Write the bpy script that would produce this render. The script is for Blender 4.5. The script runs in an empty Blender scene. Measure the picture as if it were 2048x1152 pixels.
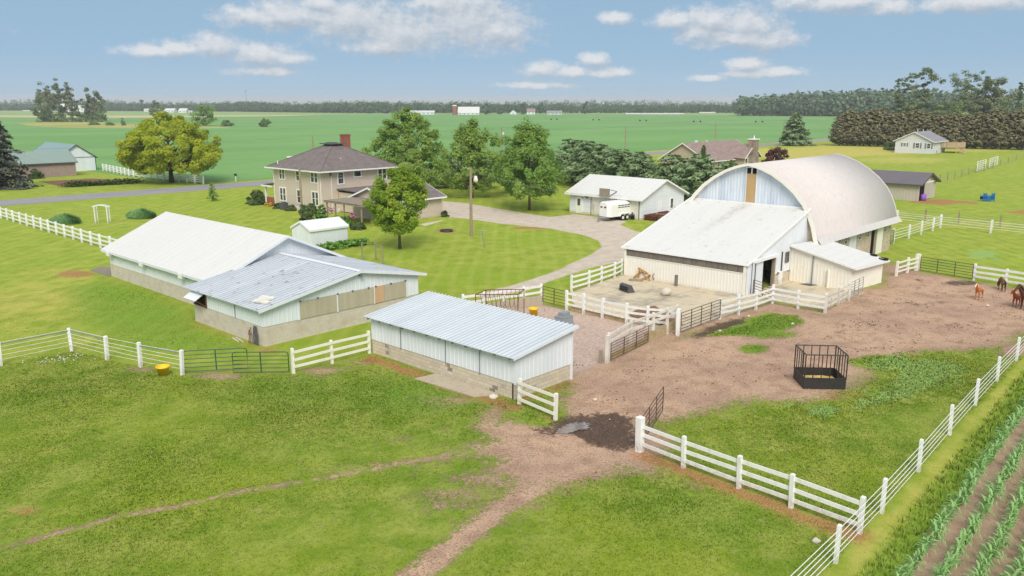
import bpy, math, random
import numpy as np
from mathutils import Vector, Matrix
sc = bpy.context.scene
COL = sc.collection
R = math.radians
rnd = random.Random(7)

# ---------------------------------------------------------------- camera, sky, sun, exposure
FPX, HORIZ, CAMH = 1640.0, 207.0, 14.5            # focal length in photo pixels, horizon row, drone height (m)
PITCH = math.atan((576 - HORIZ) / FPX)
AZ = R(43.2)                                       # world X runs away to the right (along the road), Y away to the left
cam = bpy.data.cameras.new('camera')
cam.sensor_width = 36.0
cam.lens = 36.0 * FPX / 2048.0
cam.clip_start = 0.5
cam.clip_end = 12000
camo = bpy.data.objects.new('camera', cam)
COL.objects.link(camo)
camo.location = (0, 0, CAMH)
camo.rotation_euler = (R(90) - PITCH, 0, AZ - R(90))
sc.camera = camo

FW = np.array([math.cos(AZ), math.sin(AZ), 0.0])
RT = np.array([math.sin(AZ), -math.cos(AZ), 0.0])
UPV = np.array([0, 0, 1.0])
DV = FW * math.cos(PITCH) - UPV * math.sin(PITCH)
UV = FW * math.sin(PITCH) + UPV * math.cos(PITCH)


def ray(x, y):
    return DV * FPX + RT * (x - 1024) - UV * (y - 576)


def at(x, y, z=0.0):                               # photo pixel -> point of the level z
    v = ray(x, y)
    p = np.array([0, 0, CAMH]) + v * ((z - CAMH) / v[2])
    return (float(p[0]), float(p[1]), z)


def depth(p):
    return float((np.array(p) - np.array([0, 0, CAMH])) @ DV)


def hgt(p, dpx):                                   # size in metres of dpx photo pixels at ground point p
    return dpx * depth(p) / FPX


SUN_EL, SUN_AZ = R(43), R(43.2 + 180 + 4)         # direction the sun stands in (world azimuth from +X)
sun = bpy.data.lights.new('sun', 'SUN')
sun.energy = 2.3
sun.angle = R(28)
sun.color = (1.0, 0.935, 0.85)
suno = bpy.data.objects.new('sun', sun)
COL.objects.link(suno)
sdir = Vector((math.cos(SUN_EL) * math.cos(SUN_AZ), math.cos(SUN_EL) * math.sin(SUN_AZ), math.sin(SUN_EL)))
suno.rotation_euler = sdir.to_track_quat('Z', 'Y').to_euler()
suno.location = (0, 0, 80)

sc.view_settings.view_transform = 'Standard'
sc.view_settings.look = 'None'
sc.view_settings.exposure = 0.36
sc.view_settings.gamma = 1
sc.cycles.max_bounces = 9
sc.cycles.diffuse_bounces = 6
sc.cycles.glossy_bounces = 2
sc.cycles.transmission_bounces = 8
sc.cycles.transparent_max_bounces = 8
sc.cycles.volume_bounces = 0
sc.cycles.use_denoising = True
sc.cycles.denoising_prefilter = 'NONE'
sc.cycles.denoising_input_passes = 'RGB_ALBEDO_NORMAL'

world = bpy.data.worlds.new('World')
sc.world = world
world.use_nodes = True
wn = world.node_tree
wn.nodes.clear()


class NT:
    """small helper to chain shader nodes"""
    def __init__(s, nt):
        s.nt = nt

    def n(s, t, **k):
        nd = s.nt.nodes.new(t)
        for a, v in k.items():
            setattr(nd, a, v)
        return nd

    def put(s, sock, v):
        if hasattr(v, 'is_output') or hasattr(v, 'links'):
            s.nt.links.new(v, sock)
        else:
            if sock.type == 'RGBA' and len(v) == 3:
                v = (*v, 1)
            sock.default_value = v

    def m(s, op, a, b=None, c=None, clamp=False):
        nd = s.n('ShaderNodeMath', operation=op, use_clamp=clamp)
        s.put(nd.inputs[0], a)
        if b is not None:
            s.put(nd.inputs[1], b)
        if c is not None:
            s.put(nd.inputs[2], c)
        return nd.outputs[0]

    def v(s, op, a, b=None):
        nd = s.n('ShaderNodeVectorMath', operation=op)
        s.put(nd.inputs[0], a)
        if b is not None:
            s.put(nd.inputs[1], b)
        return nd.outputs['Value'] if op in ('DOT_PRODUCT', 'LENGTH') else nd.outputs[0]

    def mix(s, f, a, b, mode='MIX'):
        nd = s.n('ShaderNodeMix', data_type='RGBA', blend_type=mode)
        nd.clamp_factor = True
        s.put(nd.inputs[0], f)
        s.put(nd.inputs[6], a)
        s.put(nd.inputs[7], b)
        return nd.outputs[2]

    def noise(s, vec, scale, detail=3, rough=.55, dim='3D'):
        nd = s.n('ShaderNodeTexNoise', noise_dimensions=dim)
        if vec is not None:
            s.put(nd.inputs['Vector'], vec)
        nd.inputs['Scale'].default_value = scale
        nd.inputs['Detail'].default_value = detail
        nd.inputs['Roughness'].default_value = rough
        return nd.outputs[0]

    def ss(s, x, a, b):
        nd = s.n('ShaderNodeMapRange', interpolation_type='SMOOTHSTEP')
        s.put(nd.inputs[0], x)
        s.put(nd.inputs[1], a)
        s.put(nd.inputs[2], b)
        return nd.outputs[0]

    def xyz(s, vec):
        nd = s.n('ShaderNodeSeparateXYZ')
        s.put(nd.inputs[0], vec)
        return nd.outputs

    def vec(s, x, y, z):
        nd = s.n('ShaderNodeCombineXYZ')
        for i, q in enumerate((x, y, z)):
            s.put(nd.inputs[i], q)
        return nd.outputs[0]


# --- sky: Nishita, looked up above its hazy rim, with fair-weather clouds set by azimuth and elevation
W = NT(wn)
gen = W.n('ShaderNodeTexCoord').outputs['Generated']
gx_, gy_, gz_ = W.xyz(gen)[:3]
lift = W.m('ADD', W.m('MULTIPLY', W.m('MAXIMUM', gz_, 0.0), 1.9), 0.16)
svec = W.v('NORMALIZE', W.vec(gx_, gy_, lift))
sky = W.n('ShaderNodeTexSky', sky_type='NISHITA')
sky.sun_disc = False
sky.sun_elevation = SUN_EL
sky.sun_rotation = R(90) - SUN_AZ
sky.air_density = 1.0
sky.dust_density = 0.6
sky.ozone_density = 1.3
W.put(sky.inputs['Vector'], svec)
skyc = sky.outputs[0]
# degrees right of the view axis / above the horizon, in units of 1/28.62 degree
ca = W.m('MULTIPLY', W.m('ARCTAN2', W.v('DOT_PRODUCT', gen, tuple(RT)), W.v('DOT_PRODUCT', gen, tuple(FW))), 1640.0)
ce = W.m('MULTIPLY', W.m('ARCSINE', gz_), 1640.0)
CL = [(495, 32, 75, 22), (590, 30, 110, 34), (700, 38, 130, 50), (805, 62, 150, 48), (930, 40, 135, 60), (1000, 60, 85, 46), (775, 92, 110, 22), (640, 5, 60, 25), (900, 5, 120, 25),
      (305, 101, 62, 13), (360, 98, 60, 17), (430, 94, 62, 24), (515, 108, 85, 24), (580, 116, 50, 15), (530, 142, 70, 11),
      (1352, 42, 55, 20), (1420, 42, 75, 30), (1490, 48, 85, 36), (1545, 82, 62, 24), (1460, 75, 110, 22), (1395, 65, 60, 20),
      (1495, 128, 52, 17), (1550, 143, 52, 10), (1420, 156, 45, 8), (1500, 148, 80, 8),
      (1085, 140, 52, 18), (1150, 143, 60, 12), (1210, 145, 62, 12), (1185, 118, 40, 15), (1235, 36, 36, 13),
      (1680, 2, 150, 20), (1780, 14, 60, 18), (1960, 0, 120, 20), (1075, 170, 90, 8),
      (-250, 20, 150, 40), (2350, 60, 170, 45), (2650, 20, 200, 50), (-600, 70, 180, 40)]


def cl_ae(x, y):
    v = ray(x, y)
    v = v / np.linalg.norm(v)
    return math.atan2(v @ RT, v @ FW) * 1640, math.asin(v[2]) * 1640


def cloud_d(da, de):
    p = W.vec(W.m('ADD', ca, da), W.m('ADD', ce, de), 0.0)
    n1 = W.noise(W.v('MULTIPLY', p, (1, 1.5, 1)), 0.019, 9, .64)
    out = None
    for (x, y, rx, ry) in CL:
        a, e = cl_ae(x, y)
        q = W.v('MULTIPLY', W.v('SUBTRACT', p, (a, e, 0)), (1 / (rx * 1.1), 1 / (ry * 1.18), 0))
        d = W.m('SUBTRACT', 1.0, W.v('LENGTH', q))
        out = d if out is None else W.m('SMOOTH_MAX', out, d, .12)
    n3 = W.noise(W.v('MULTIPLY', p, (1, 1.3, 1)), 0.055, 5, .6)
    return W.m('ADD', W.m('ADD', out, W.m('MULTIPLY', W.m('SUBTRACT', n1, .5), 1.6)), W.m('MULTIPLY', W.m('SUBTRACT', n3, .5), .7)), n1


d1, n1 = cloud_d(0, 0)
d2, n2 = cloud_d(-7, 16)
alpha = W.ss(d1, -.06, .72)
alpha = W.m('MULTIPLY', alpha, .86)
lite = W.m('ADD', .46, W.m('MULTIPLY', W.m('SUBTRACT', d1, d2), .85), clamp=True)
cloudc = W.mix(lite, (0.50, 0.57, 0.65), (0.92, 0.93, 0.95))
# thin veil and high cloud overhead (outside the picture) that whitens the light
veil = W.m('MULTIPLY', W.ss(gz_, .14, .42), W.ss(W.noise(gen, 2.2, 5, .6), .36, .56))
rim = W.m('MULTIPLY', W.m('SUBTRACT', 1.0, W.ss(ce, 0.0, 110.0)), .35)
rim2 = W.m('MULTIPLY', W.m('SUBTRACT', 1.0, W.ss(ce, 2.0, 20.0)), .7)
skyc = W.mix(.82, skyc, tuple(7.14 * v for v in (.25, .378, .492)))
bg = W.n('ShaderNodeBackground')
bg.inputs[1].default_value = 0.14
KSKY = 1 / 0.14
cs = W.v('SCALE', cloudc, None)
cs.node.inputs[3].default_value = KSKY * .68
rimc = W.mix(rim2, W.mix(rim, skyc, tuple(KSKY * v for v in (.42, .49, .53))), tuple(KSKY * v for v in (.50, .50, .48)))
veilc = W.mix(W.m('MULTIPLY', veil, .85), rimc, tuple(KSKY * .66 * v for v in (1, .99, .97)))
W.put(bg.inputs[0], W.mix(alpha, veilc, cs))
W.put(W.n('ShaderNodeOutputWorld').inputs[0], bg.outputs[0])


# ---------------------------------------------------------------- helpers
def C(r, g, b):
    f = lambda u: (u / 12.92 if u <= .04045 else ((u + .055) / 1.055) ** 2.4)
    return (f(r / 255), f(g / 255), f(b / 255))


def tag(o, label, cat, group=None, kind=None):
    o['label'] = label
    o['category'] = cat
    if group:
        o['group'] = group
    if kind:
        o['kind'] = kind
    return o


def setting(o, kind='structure'):
    o['kind'] = kind
    return o


def thing(name, label, cat, loc=(0, 0, 0), group=None, rz=0.0):
    o = bpy.data.objects.new(name, None)
    o.empty_display_size = .2
    o.location = loc
    o.rotation_euler = (0, 0, rz)
    COL.objects.link(o)
    o['_o'] = [float(v) for v in loc]
    return tag(o, label, cat, group)


def origin(p):
    while p is not None:
        if '_o' in p:
            return np.array(p['_o'])
        p = p.parent
    return np.zeros(3)


class MB:
    """collects boxes, quads, tubes; build() links them as ONE mesh object"""
    def __init__(s):
        s.v, s.f = [], []

    def add(s, vs, fs):
        k = len(s.v)
        s.v += [tuple(map(float, q)) for q in vs]
        s.f += [tuple(k + i for i in f) for f in fs]
        return s

    def bx(s, x0, x1, y0, y1, z0, z1):
        return s.add([(x0, y0, z0), (x1, y0, z0), (x1, y1, z0), (x0, y1, z0), (x0, y0, z1), (x1, y0, z1), (x1, y1, z1), (x0, y1, z1)],
                     [(3, 2, 1, 0), (4, 5, 6, 7), (0, 1, 5, 4), (1, 2, 6, 5), (2, 3, 7, 6), (3, 0, 4, 7)])

    def ob(s, c, size, rz=0.0, bev=0.0, ry=0.0):          # box about its centre, turned by rz
        hx, hy, hz = (q / 2 for q in size)
        ca_, sa_ = math.cos(rz), math.sin(rz)
        cb, sb = math.cos(ry), math.sin(ry)
        vs = []
        for dz in (-hz, hz):
            for dx, dy in ((-hx, -hy), (hx, -hy), (hx, hy), (-hx, hy)):
                x, z = dx * cb + dz * sb, -dx * sb + dz * cb
                vs.append((c[0] + x * ca_ - dy * sa_, c[1] + x * sa_ + dy * ca_, c[2] + z))
        return s.add(vs, [(3, 2, 1, 0), (4, 5, 6, 7), (0, 1, 5, 4), (1, 2, 6, 5), (2, 3, 7, 6), (3, 0, 4, 7)])

    def bar(s, a, b, w, h=None):                          # rectangular bar between two points (w across, h high)
        a, b = np.array(a, float), np.array(b, float)
        h = h or w
        d = b - a
        d = d / (np.linalg.norm(d) + 1e-9)
        up = np.array([0, 0, 1.0]) if abs(d[2]) < .95 else np.array([1.0, 0, 0])
        sd = np.cross(d, up)
        sd /= np.linalg.norm(sd)
        u2 = np.cross(sd, d)
        vs = [p + sd * i * w / 2 + u2 * j * h / 2 for p in (a, b) for i, j in ((-1, -1), (1, -1), (1, 1), (-1, 1))]
        return s.add(vs, [(3, 2, 1, 0), (4, 5, 6, 7), (0, 1, 5, 4), (1, 2, 6, 5), (2, 3, 7, 6), (3, 0, 4, 7)])

    def tube(s, pts, rad, n=6, caps=True):
        pts = [np.array(p, float) for p in pts]
        rad = rad if isinstance(rad, (list, tuple)) else [rad] * len(pts)
        vs, fs = [], []
        for i, p in enumerate(pts):
            d = pts[min(i + 1, len(pts) - 1)] - pts[max(i - 1, 0)]
            d = d / (np.linalg.norm(d) + 1e-9)
            up = np.array([0, 0, 1.0]) if abs(d[2]) < .9 else np.array([1.0, 0, 0])
            a = np.cross(d, up)
            a /= np.linalg.norm(a)
            b = np.cross(d, a)
            for k in range(n):
                t = 2 * math.pi * k / n
                vs.append(p + (a * math.cos(t) + b * math.sin(t)) * rad[i])
        for i in range(len(pts) - 1):
            for k in range(n):
                k2 = (k + 1) % n
                fs.append((i * n + k, i * n + k2, (i + 1) * n + k2, (i + 1) * n + k))
        if caps:
            fs.append(tuple(range(n))[::-1])
            fs.append(tuple((len(pts) - 1) * n + k for k in range(n)))
        return s.add(vs, fs)

    def lathe(s, prof, c, n=16):                          # profile [(r, z)] turned about the vertical through c
        vs, fs = [], []
        for r, z in prof:
            for k in range(n):
                t = 2 * math.pi * k / n
                vs.append((c[0] + r * math.cos(t), c[1] + r * math.sin(t), c[2] + z))
        for i in range(len(prof) - 1):
            for k in range(n):
                k2 = (k + 1) % n
                fs.append((i * n + k, i * n + k2, (i + 1) * n + k2, (i + 1) * n + k))
        return s.add(vs, fs)

    def poly(s, pts):
        return s.add(pts, [tuple(range(len(pts)))])

    def slab(s, pts, t):                                  # convex outline pts (ordered), thickened by t along its normal
        p = [np.array(q, float) for q in pts]
        n = np.cross(p[1] - p[0], p[2] - p[0])
        n /= np.linalg.norm(n)
        k = len(p)
        vs = p + [q - n * t for q in p]
        fs = [tuple(range(k)), tuple(range(2 * k - 1, k - 1, -1))]
        fs += [(i, k + i, k + (i + 1) % k, (i + 1) % k) for i in range(k)]
        return s.add(vs, fs)

    def ribbed(s, a, b, c, d, sp=.3, h=.025, t=.05):      # sheet a-b (one edge) to d-c (other edge); ribs run from a to d
        a, b, c, d = (np.array(q, float) for q in (a, b, c, d))
        L = np.linalg.norm(b - a)
        nrm = np.cross(b - a, d - a)
        nrm /= np.linalg.norm(nrm)
        us = [(0, 0)]
        k = max(2, int(round(L / sp)))
        for i in range(k):
            m = (i + .5) / k
            w = .16 / k
            us += [(m - w, 0), (m - w * .55, h), (m + w * .55, h), (m + w, 0)]
        us.append((1, 0))
        vs, fs = [], []
        for u, z in us:
            vs += [a + (b - a) * u + nrm * z, d + (c - d) * u + nrm * z]
        n = len(us)
        for i in range(n - 1):
            fs.append((2 * i, 2 * i + 2, 2 * i + 3, 2 * i + 1))
        if t:
            o = len(vs)
            for u, z in us:
                vs += [a + (b - a) * u - nrm * t, d + (c - d) * u - nrm * t]
            for i in range(n - 1):
                fs.append((o + 2 * i, o + 2 * i + 1, o + 2 * i + 3, o + 2 * i + 2))
                fs.append((2 * i, o + 2 * i, o + 2 * i + 2, 2 * i + 2))
                fs.append((2 * i + 1, 2 * i + 3, o + 2 * i + 3, o + 2 * i + 1))
            fs.append((0, 1, o + 1, o))
            fs.append((2 * n - 2, o + 2 * n - 2, o + 2 * n - 1, 2 * n - 1))
        return s.add(vs, fs)

    def ribwall(s, p0, p1, zb, zt, sp=.23, h=.02):        # upright ribbed sheet; zt a number or a list of (t, z) break points; outside lies right of p0->p1
        p0, p1 = np.array(p0, float), np.array(p1, float)
        L = np.linalg.norm(p1 - p0)
        d = (p1 - p0) / L
        nrm = np.array([d[1], -d[0]])
        zt = [(0, zt), (1, zt)] if not isinstance(zt, list) else zt
        T, Z = [q[0] for q in zt], [q[1] for q in zt]
        us = [(0, 0)]
        k = max(1, int(round(L / sp)))
        for i in range(k):
            m = (i + .5) / k
            w = .15 / k
            us += [(m - w, 0), (m - w * .55, h), (m + w * .55, h), (m + w, 0)]
        us.append((1, 0))
        us += [(q, 0) for q in T[1:-1]]
        us.sort()
        vs, fs = [], []
        for u, z in us:
            q = p0 + (p1 - p0) * u + nrm * z
            vs += [(q[0], q[1], zb), (q[0], q[1], float(np.interp(u, T, Z)))]
        for i in range(len(us) - 1):
            fs.append((2 * i, 2 * i + 2, 2 * i + 3, 2 * i + 1))
        return s.add(vs, fs)

    def build(s, name, mat, parent=None, smooth=False, label=None, kind=None):
        o3 = origin(parent)
        me = bpy.data.meshes.new(name)
        vs = (np.array(s.v) - o3).tolist() if s.v else []
        me.from_pydata(vs, [], s.f)
        if smooth:
            me.polygons.foreach_set('use_smooth', [True] * len(me.polygons))
        me.materials.append(mat)
        o = bpy.data.objects.new(name, me)
        COL.objects.link(o)
        if parent is not None:
            o.parent = parent
        if label:
            o['label'] = label
        if kind:
            o['kind'] = kind
        return o


def box_part(name, mat, parent, *b):
    return MB().bx(*b).build(name, mat, parent)


def copy_tree(o, parent=None):
    c = o.copy()
    COL.objects.link(c)
    if parent is not None:
        c.parent = parent
    for ch in list(o.children):
        copy_tree(ch, c)
    return c


def place(root, loc, rz=0.0, label=None, s=1.0, group=None):
    c = copy_tree(root)
    c.location = loc
    c.rotation_euler = (0, 0, rz)
    c.scale = (s, s, s)
    if label:
        c['label'] = label
    if group:
        c['group'] = group
    return c


def cloud_mesh(name, ctr, nrm, size, tint, mat, parent=None, aspect=1.0, rng=None):
    """many leaf-sized diamond faces: centres ctr, facing nrm, half size `size`, one tint value per leaf"""
    N = len(ctr)
    rng = rng or np.random.default_rng(1)
    nrm = nrm / (np.linalg.norm(nrm, axis=1, keepdims=True) + 1e-9)
    r = rng.normal(size=(N, 3))
    a = np.cross(nrm, r)
    a /= (np.linalg.norm(a, axis=1, keepdims=True) + 1e-9)
    b = np.cross(nrm, a)
    sz = np.broadcast_to(np.asarray(size, float).reshape(-1, 1), (N, 1))
    v = np.empty((N, 4, 3))
    v[:, 0] = ctr - a * sz * aspect
    v[:, 1] = ctr - b * sz * .62 + nrm * sz * .12
    v[:, 2] = ctr + a * sz * aspect
    v[:, 3] = ctr + b * sz * .62 + nrm * sz * .12
    v = v.reshape(-1, 3) - origin(parent)
    me = bpy.data.meshes.new(name)
    me.vertices.add(4 * N)
    me.vertices.foreach_set('co', v.astype(np.float32).ravel())
    me.loops.add(4 * N)
    me.loops.foreach_set('vertex_index', np.arange(4 * N, dtype=np.int32))
    me.polygons.add(N)
    me.polygons.foreach_set('loop_start', np.arange(0, 4 * N, 4, dtype=np.int32))
    at_ = me.attributes.new('tint', 'FLOAT', 'FACE')
    at_.data.foreach_set('value', np.asarray(tint, np.float32))
    me.update(calc_edges=True)
    me.materials.append(mat)
    o = bpy.data.objects.new(name, me)
    COL.objects.link(o)
    if parent is not None:
        o.parent = parent
    return o
# ---------------------------------------------------------------- materials
MATS = {}


def newmat(name):
    m = bpy.data.materials.new(name)
    m.use_nodes = True
    nt = m.node_tree
    nt.nodes.clear()
    N = NT(nt)
    b = N.n('ShaderNodeBsdfPrincipled')
    out = N.n('ShaderNodeOutputMaterial')
    nt.links.new(b.outputs[0], out.inputs[0])
    MATS[name] = m
    return m, N, b


def pos(N):
    return N.n('ShaderNodeNewGeometry').outputs['Position']


def wallcoord(N):                                  # (along the wall, height) for walls along X or Y
    x, y, z = N.xyz(pos(N))[:3]
    return N.vec(N.m('ADD', x, y), z, 0.0), z


def bumpit(N, b, h, strength=.3, dist=.02):
    bp = N.n('ShaderNodeBump')
    bp.inputs['Strength'].default_value = strength
    bp.inputs['Distance'].default_value = dist
    N.put(bp.inputs['Height'], h)
    N.put(b.inputs['Normal'], bp.outputs[0])


def simple(name, col, rough=.6, var=.12, vs=2.0, metal=0.0, spec=.4, bump=.15, fine=25.0, dirt=None, dirtamt=.35):
    """base colour with two scales of unevenness, roughness variation and optional weather stains"""
    m, N, b = newmat(name)
    P = pos(N)
    n1 = N.noise(P, vs, 4)
    n2 = N.noise(P, fine, 3)
    f = N.m('ADD', N.m('MULTIPLY', N.m('SUBTRACT', n1, .5), var * 2.2), N.m('MULTIPLY', N.m('SUBTRACT', n2, .5), var * 1.4))
    sc_ = N.m('ADD', 1.0, f)
    vv = N.v('SCALE', col, None)
    N.put(vv.node.inputs[3], sc_)
    c = vv
    if dirt is not None:
        x, y, z = N.xyz(P)[:3]
        st = N.noise(N.vec(N.m('MULTIPLY', x, 3.0), N.m('MULTIPLY', y, 3.0), N.m('MULTIPLY', z, .5)), 1.0, 5, .65)
        c = N.mix(N.m('MULTIPLY', N.ss(st, .48, .75), dirtamt), c, dirt)
    N.put(b.inputs['Base Color'], c)
    N.put(b.inputs['Roughness'], N.m('ADD', rough - .08, N.m('MULTIPLY', n1, .16), clamp=True))
    b.inputs['Metallic'].default_value = metal
    b.inputs['Specular IOR Level'].default_value = spec
    if bump:
        bumpit(N, b, n2, bump, .01)
    return m


def sheetmetal(name, col, col2, rough=.4, metal=0.0, sheet=.9, amt=.5, rust=None, axis='x+y', rustamt=.5, groove=None, streak=None):
    """painted or galvanised sheets: each sheet its own tone, streaks and a few rust spots"""
    m, N, b = newmat(name)
    P = pos(N)
    x, y, z = N.xyz(P)[:3]
    u = {'x+y': N.m('ADD', x, y), 'x': x, 'y': y}[axis]
    cell = N.m('FLOOR', N.m('DIVIDE', u, sheet))
    wn_ = N.n('ShaderNodeTexWhiteNoise', noise_dimensions='1D')
    N.put(wn_.inputs['W'], cell)
    st = N.noise(N.vec(N.m('MULTIPLY', u, 5.0), N.m('MULTIPLY', N.m('SUBTRACT', x, y), .35), N.m('MULTIPLY', z, .5)), 1.0, 4, .6)
    st2 = N.noise(P, .8, 4)
    f = N.m('ADD', N.m('MULTIPLY', wn_.outputs['Value'], .45), N.m('MULTIPLY', N.ss(st, .3, .7), .4))
    f = N.m('ADD', f, N.m('MULTIPLY', N.m('SUBTRACT', st2, .5), .5), clamp=True)
    c = N.mix(N.m('MULTIPLY', f, amt), col, col2)
    if rust is not None:
        rs = N.noise(P, 1.7, 5, .7)
        c = N.mix(N.m('MULTIPLY', N.ss(rs, .58, .66), rustamt), c, rust)
    if groove:                                      # rib shading painted into the colour, faint sheet lines on white roofs: (edge the ribs start from, spacing)
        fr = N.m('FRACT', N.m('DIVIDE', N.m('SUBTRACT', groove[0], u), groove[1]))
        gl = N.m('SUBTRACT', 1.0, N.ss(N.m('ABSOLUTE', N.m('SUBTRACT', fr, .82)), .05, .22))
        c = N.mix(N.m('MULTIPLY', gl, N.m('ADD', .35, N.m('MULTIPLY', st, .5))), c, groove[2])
    if streak:                                      # run-off stain below the loft door
        dd = N.m('ABSOLUTE', N.m('SUBTRACT', y, N.m('ADD', streak[0], N.m('MULTIPLY', N.m('SUBTRACT', 68.0, x), streak[1]))))
        sm = N.m('MULTIPLY', N.m('SUBTRACT', 1.0, N.ss(dd, .1, .9)), N.ss(x, 58.5, 66.0))
        c = N.mix(N.m('MULTIPLY', sm, N.m('ADD', .15, N.m('MULTIPLY', N.ss(N.noise(P, 2.2, 5, .7), .4, .7), .5))), c, C(166, 158, 148))
    N.put(b.inputs['Base Color'], c)
    N.put(b.inputs['Roughness'], N.m('ADD', rough, N.m('MULTIPLY', N.m('SUBTRACT', st, .5), .25), clamp=True))
    b.inputs['Metallic'].default_value = metal
    b.inputs['Specular IOR Level'].default_value = .35
    return m


def blockwall(name, c1, c2, mort, bw=.4, bh=.2, stain=(.2, .16, .12), stamt=.4, bias=0.0, msize=.012, dark=None):
    m, N, b = newmat(name)
    v, z = wallcoord(N)
    br = N.n('ShaderNodeTexBrick')
    N.put(br.inputs['Vector'], v)
    br.inputs['Color1'].default_value = (*c1, 1)
    br.inputs['Color2'].default_value = (*c2, 1)
    br.inputs['Mortar'].default_value = (*mort, 1)
    br.inputs['Scale'].default_value = 1.0
    br.inputs['Mortar Size'].default_value = msize
    br.inputs['Mortar Smooth'].default_value = .3
    br.inputs['Bias'].default_value = bias
    br.inputs['Brick Width'].default_value = bw
    br.inputs['Row Height'].default_value = bh
    P = pos(N)
    n1 = N.noise(P, 1.3, 5, .65)
    n2 = N.noise(P, 30, 3)
    c = N.mix(N.m('MULTIPLY', N.ss(n1, .45, .75), stamt), br.outputs[0], stain)
    if dark is not None:                            # a few replaced or soaked blocks
        wn_ = N.n('ShaderNodeTexWhiteNoise', noise_dimensions='2D')
        row = N.m('FLOOR', N.m('DIVIDE', z, bh))
        uu = N.m('ADD', N.xyz(v)[0], N.m('MULTIPLY', N.m('MODULO', row, 2.0), bw * .5))
        N.put(wn_.inputs['Vector'], N.vec(N.m('FLOOR', N.m('DIVIDE', uu, bw)), row, 0.0))
        c = N.mix(N.m('MULTIPLY', N.m('GREATER_THAN', wn_.outputs['Value'], .93), N.ss(n1, .3, .6)), c, dark)
    c = N.mix(N.m('MULTIPLY', N.m('SUBTRACT', n2, .35), .25, clamp=True), c, (.1, .09, .08))
    N.put(b.inputs['Base Color'], c)
    b.inputs['Roughness'].default_value = .9
    b.inputs['Specular IOR Level'].default_value = .2
    bumpit(N, b, N.m('ADD', N.m('MULTIPLY', br.outputs['Fac'], -1.0), N.m('MULTIPLY', n2, .5)), .5, .012)
    return m


def lapsiding(name, col, step=.15, var=.06):
    m, N, b = newmat(name)
    v, z = wallcoord(N)
    P = pos(N)
    fr = N.m('FRACT', N.m('DIVIDE', z, step))
    gap = N.ss(fr, .0, .14)
    n1 = N.noise(P, 1.2, 4)
    row = N.n('ShaderNodeTexWhiteNoise', noise_dimensions='1D')
    N.put(row.inputs['W'], N.m('FLOOR', N.m('DIVIDE', z, step)))
    f = N.m('ADD', N.m('MULTIPLY', N.m('SUBTRACT', n1, .5), var * 2), N.m('MULTIPLY', N.m('SUBTRACT', row.outputs['Value'], .5), var))
    vv = N.v('SCALE', col, None)
    N.put(vv.node.inputs[3], N.m('ADD', 1.0, f))
    N.put(b.inputs['Base Color'], vv)
    b.inputs['Roughness'].default_value = .6
    bumpit(N, b, N.m('ADD', N.m('MULTIPLY', fr, -.6), gap), .9, .03)
    return m


def shingles(name, c1, c2, bw=.33, bh=.14):
    m, N, b = newmat(name)
    P = pos(N)
    x, y, z = N.xyz(P)[:3]
    br = N.n('ShaderNodeTexBrick')
    N.put(br.inputs['Vector'], N.vec(N.m('ADD', x, y), N.m('MULTIPLY', z, 1.0), 0.0))
    br.inputs['Color1'].default_value = (*c1, 1)
    br.inputs['Color2'].default_value = (*c2, 1)
    br.inputs['Mortar'].default_value = (*[v * .55 for v in c1], 1)
    br.inputs['Scale'].default_value = 1.0
    br.inputs['Mortar Size'].default_value = .006
    br.inputs['Brick Width'].default_value = bw
    br.inputs['Row Height'].default_value = bh
    n1 = N.noise(P, .9, 5, .65)
    n2 = N.noise(P, 14, 3)
    c = N.mix(N.m('MULTIPLY', N.ss(n1, .35, .7), .35), br.outputs[0], tuple(v * 1.35 for v in c2))
    c = N.mix(N.m('MULTIPLY', N.ss(n2, .5, .8), .3), c, tuple(v * .5 for v in c1))
    N.put(b.inputs['Base Color'], c)
    b.inputs['Roughness'].default_value = .92
    b.inputs['Specular IOR Level'].default_value = .2
    bumpit(N, b, n2, .4, .02)
    return m


def leafmat(name, ca_, cb_, cc_=None, trans=.25, rough=.6):
    """leaves: per-leaf tone from the mesh, a drift of tone through the crown, a little light let through"""
    m, N, b = newmat(name)
    t = N.n('ShaderNodeAttribute', attribute_name='tint').outputs['Fac']
    P = pos(N)
    n1 = N.noise(P, .55, 3)
    f = N.m('ADD', N.m('MULTIPLY', t, .75), N.m('MULTIPLY', N.m('SUBTRACT', n1, .3), .6), clamp=True)
    c = N.mix(f, ca_, cb_)
    if cc_ is not None:
        c = N.mix(N.m('MULTIPLY', N.ss(N.noise(P, .9, 3), .52, .68), N.ss(t, .3, .9)), c, cc_)
    N.put(b.inputs['Base Color'], c)
    b.inputs['Roughness'].default_value = rough
    b.inputs['Specular IOR Level'].default_value = .25
    tr = N.n('ShaderNodeBsdfTranslucent')
    N.put(tr.inputs[0], N.mix(.45, c, (.13, .25, .03)))
    ms = N.n('ShaderNodeMixShader')
    ms.inputs[0].default_value = trans
    N.nt.links.new(b.outputs[0], ms.inputs[1])
    N.nt.links.new(tr.outputs[0], ms.inputs[2])
    out = [n for n in N.nt.nodes if n.type == 'OUTPUT_MATERIAL'][0]
    N.nt.links.new(ms.outputs[0], out.inputs[0])
    return m


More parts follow.
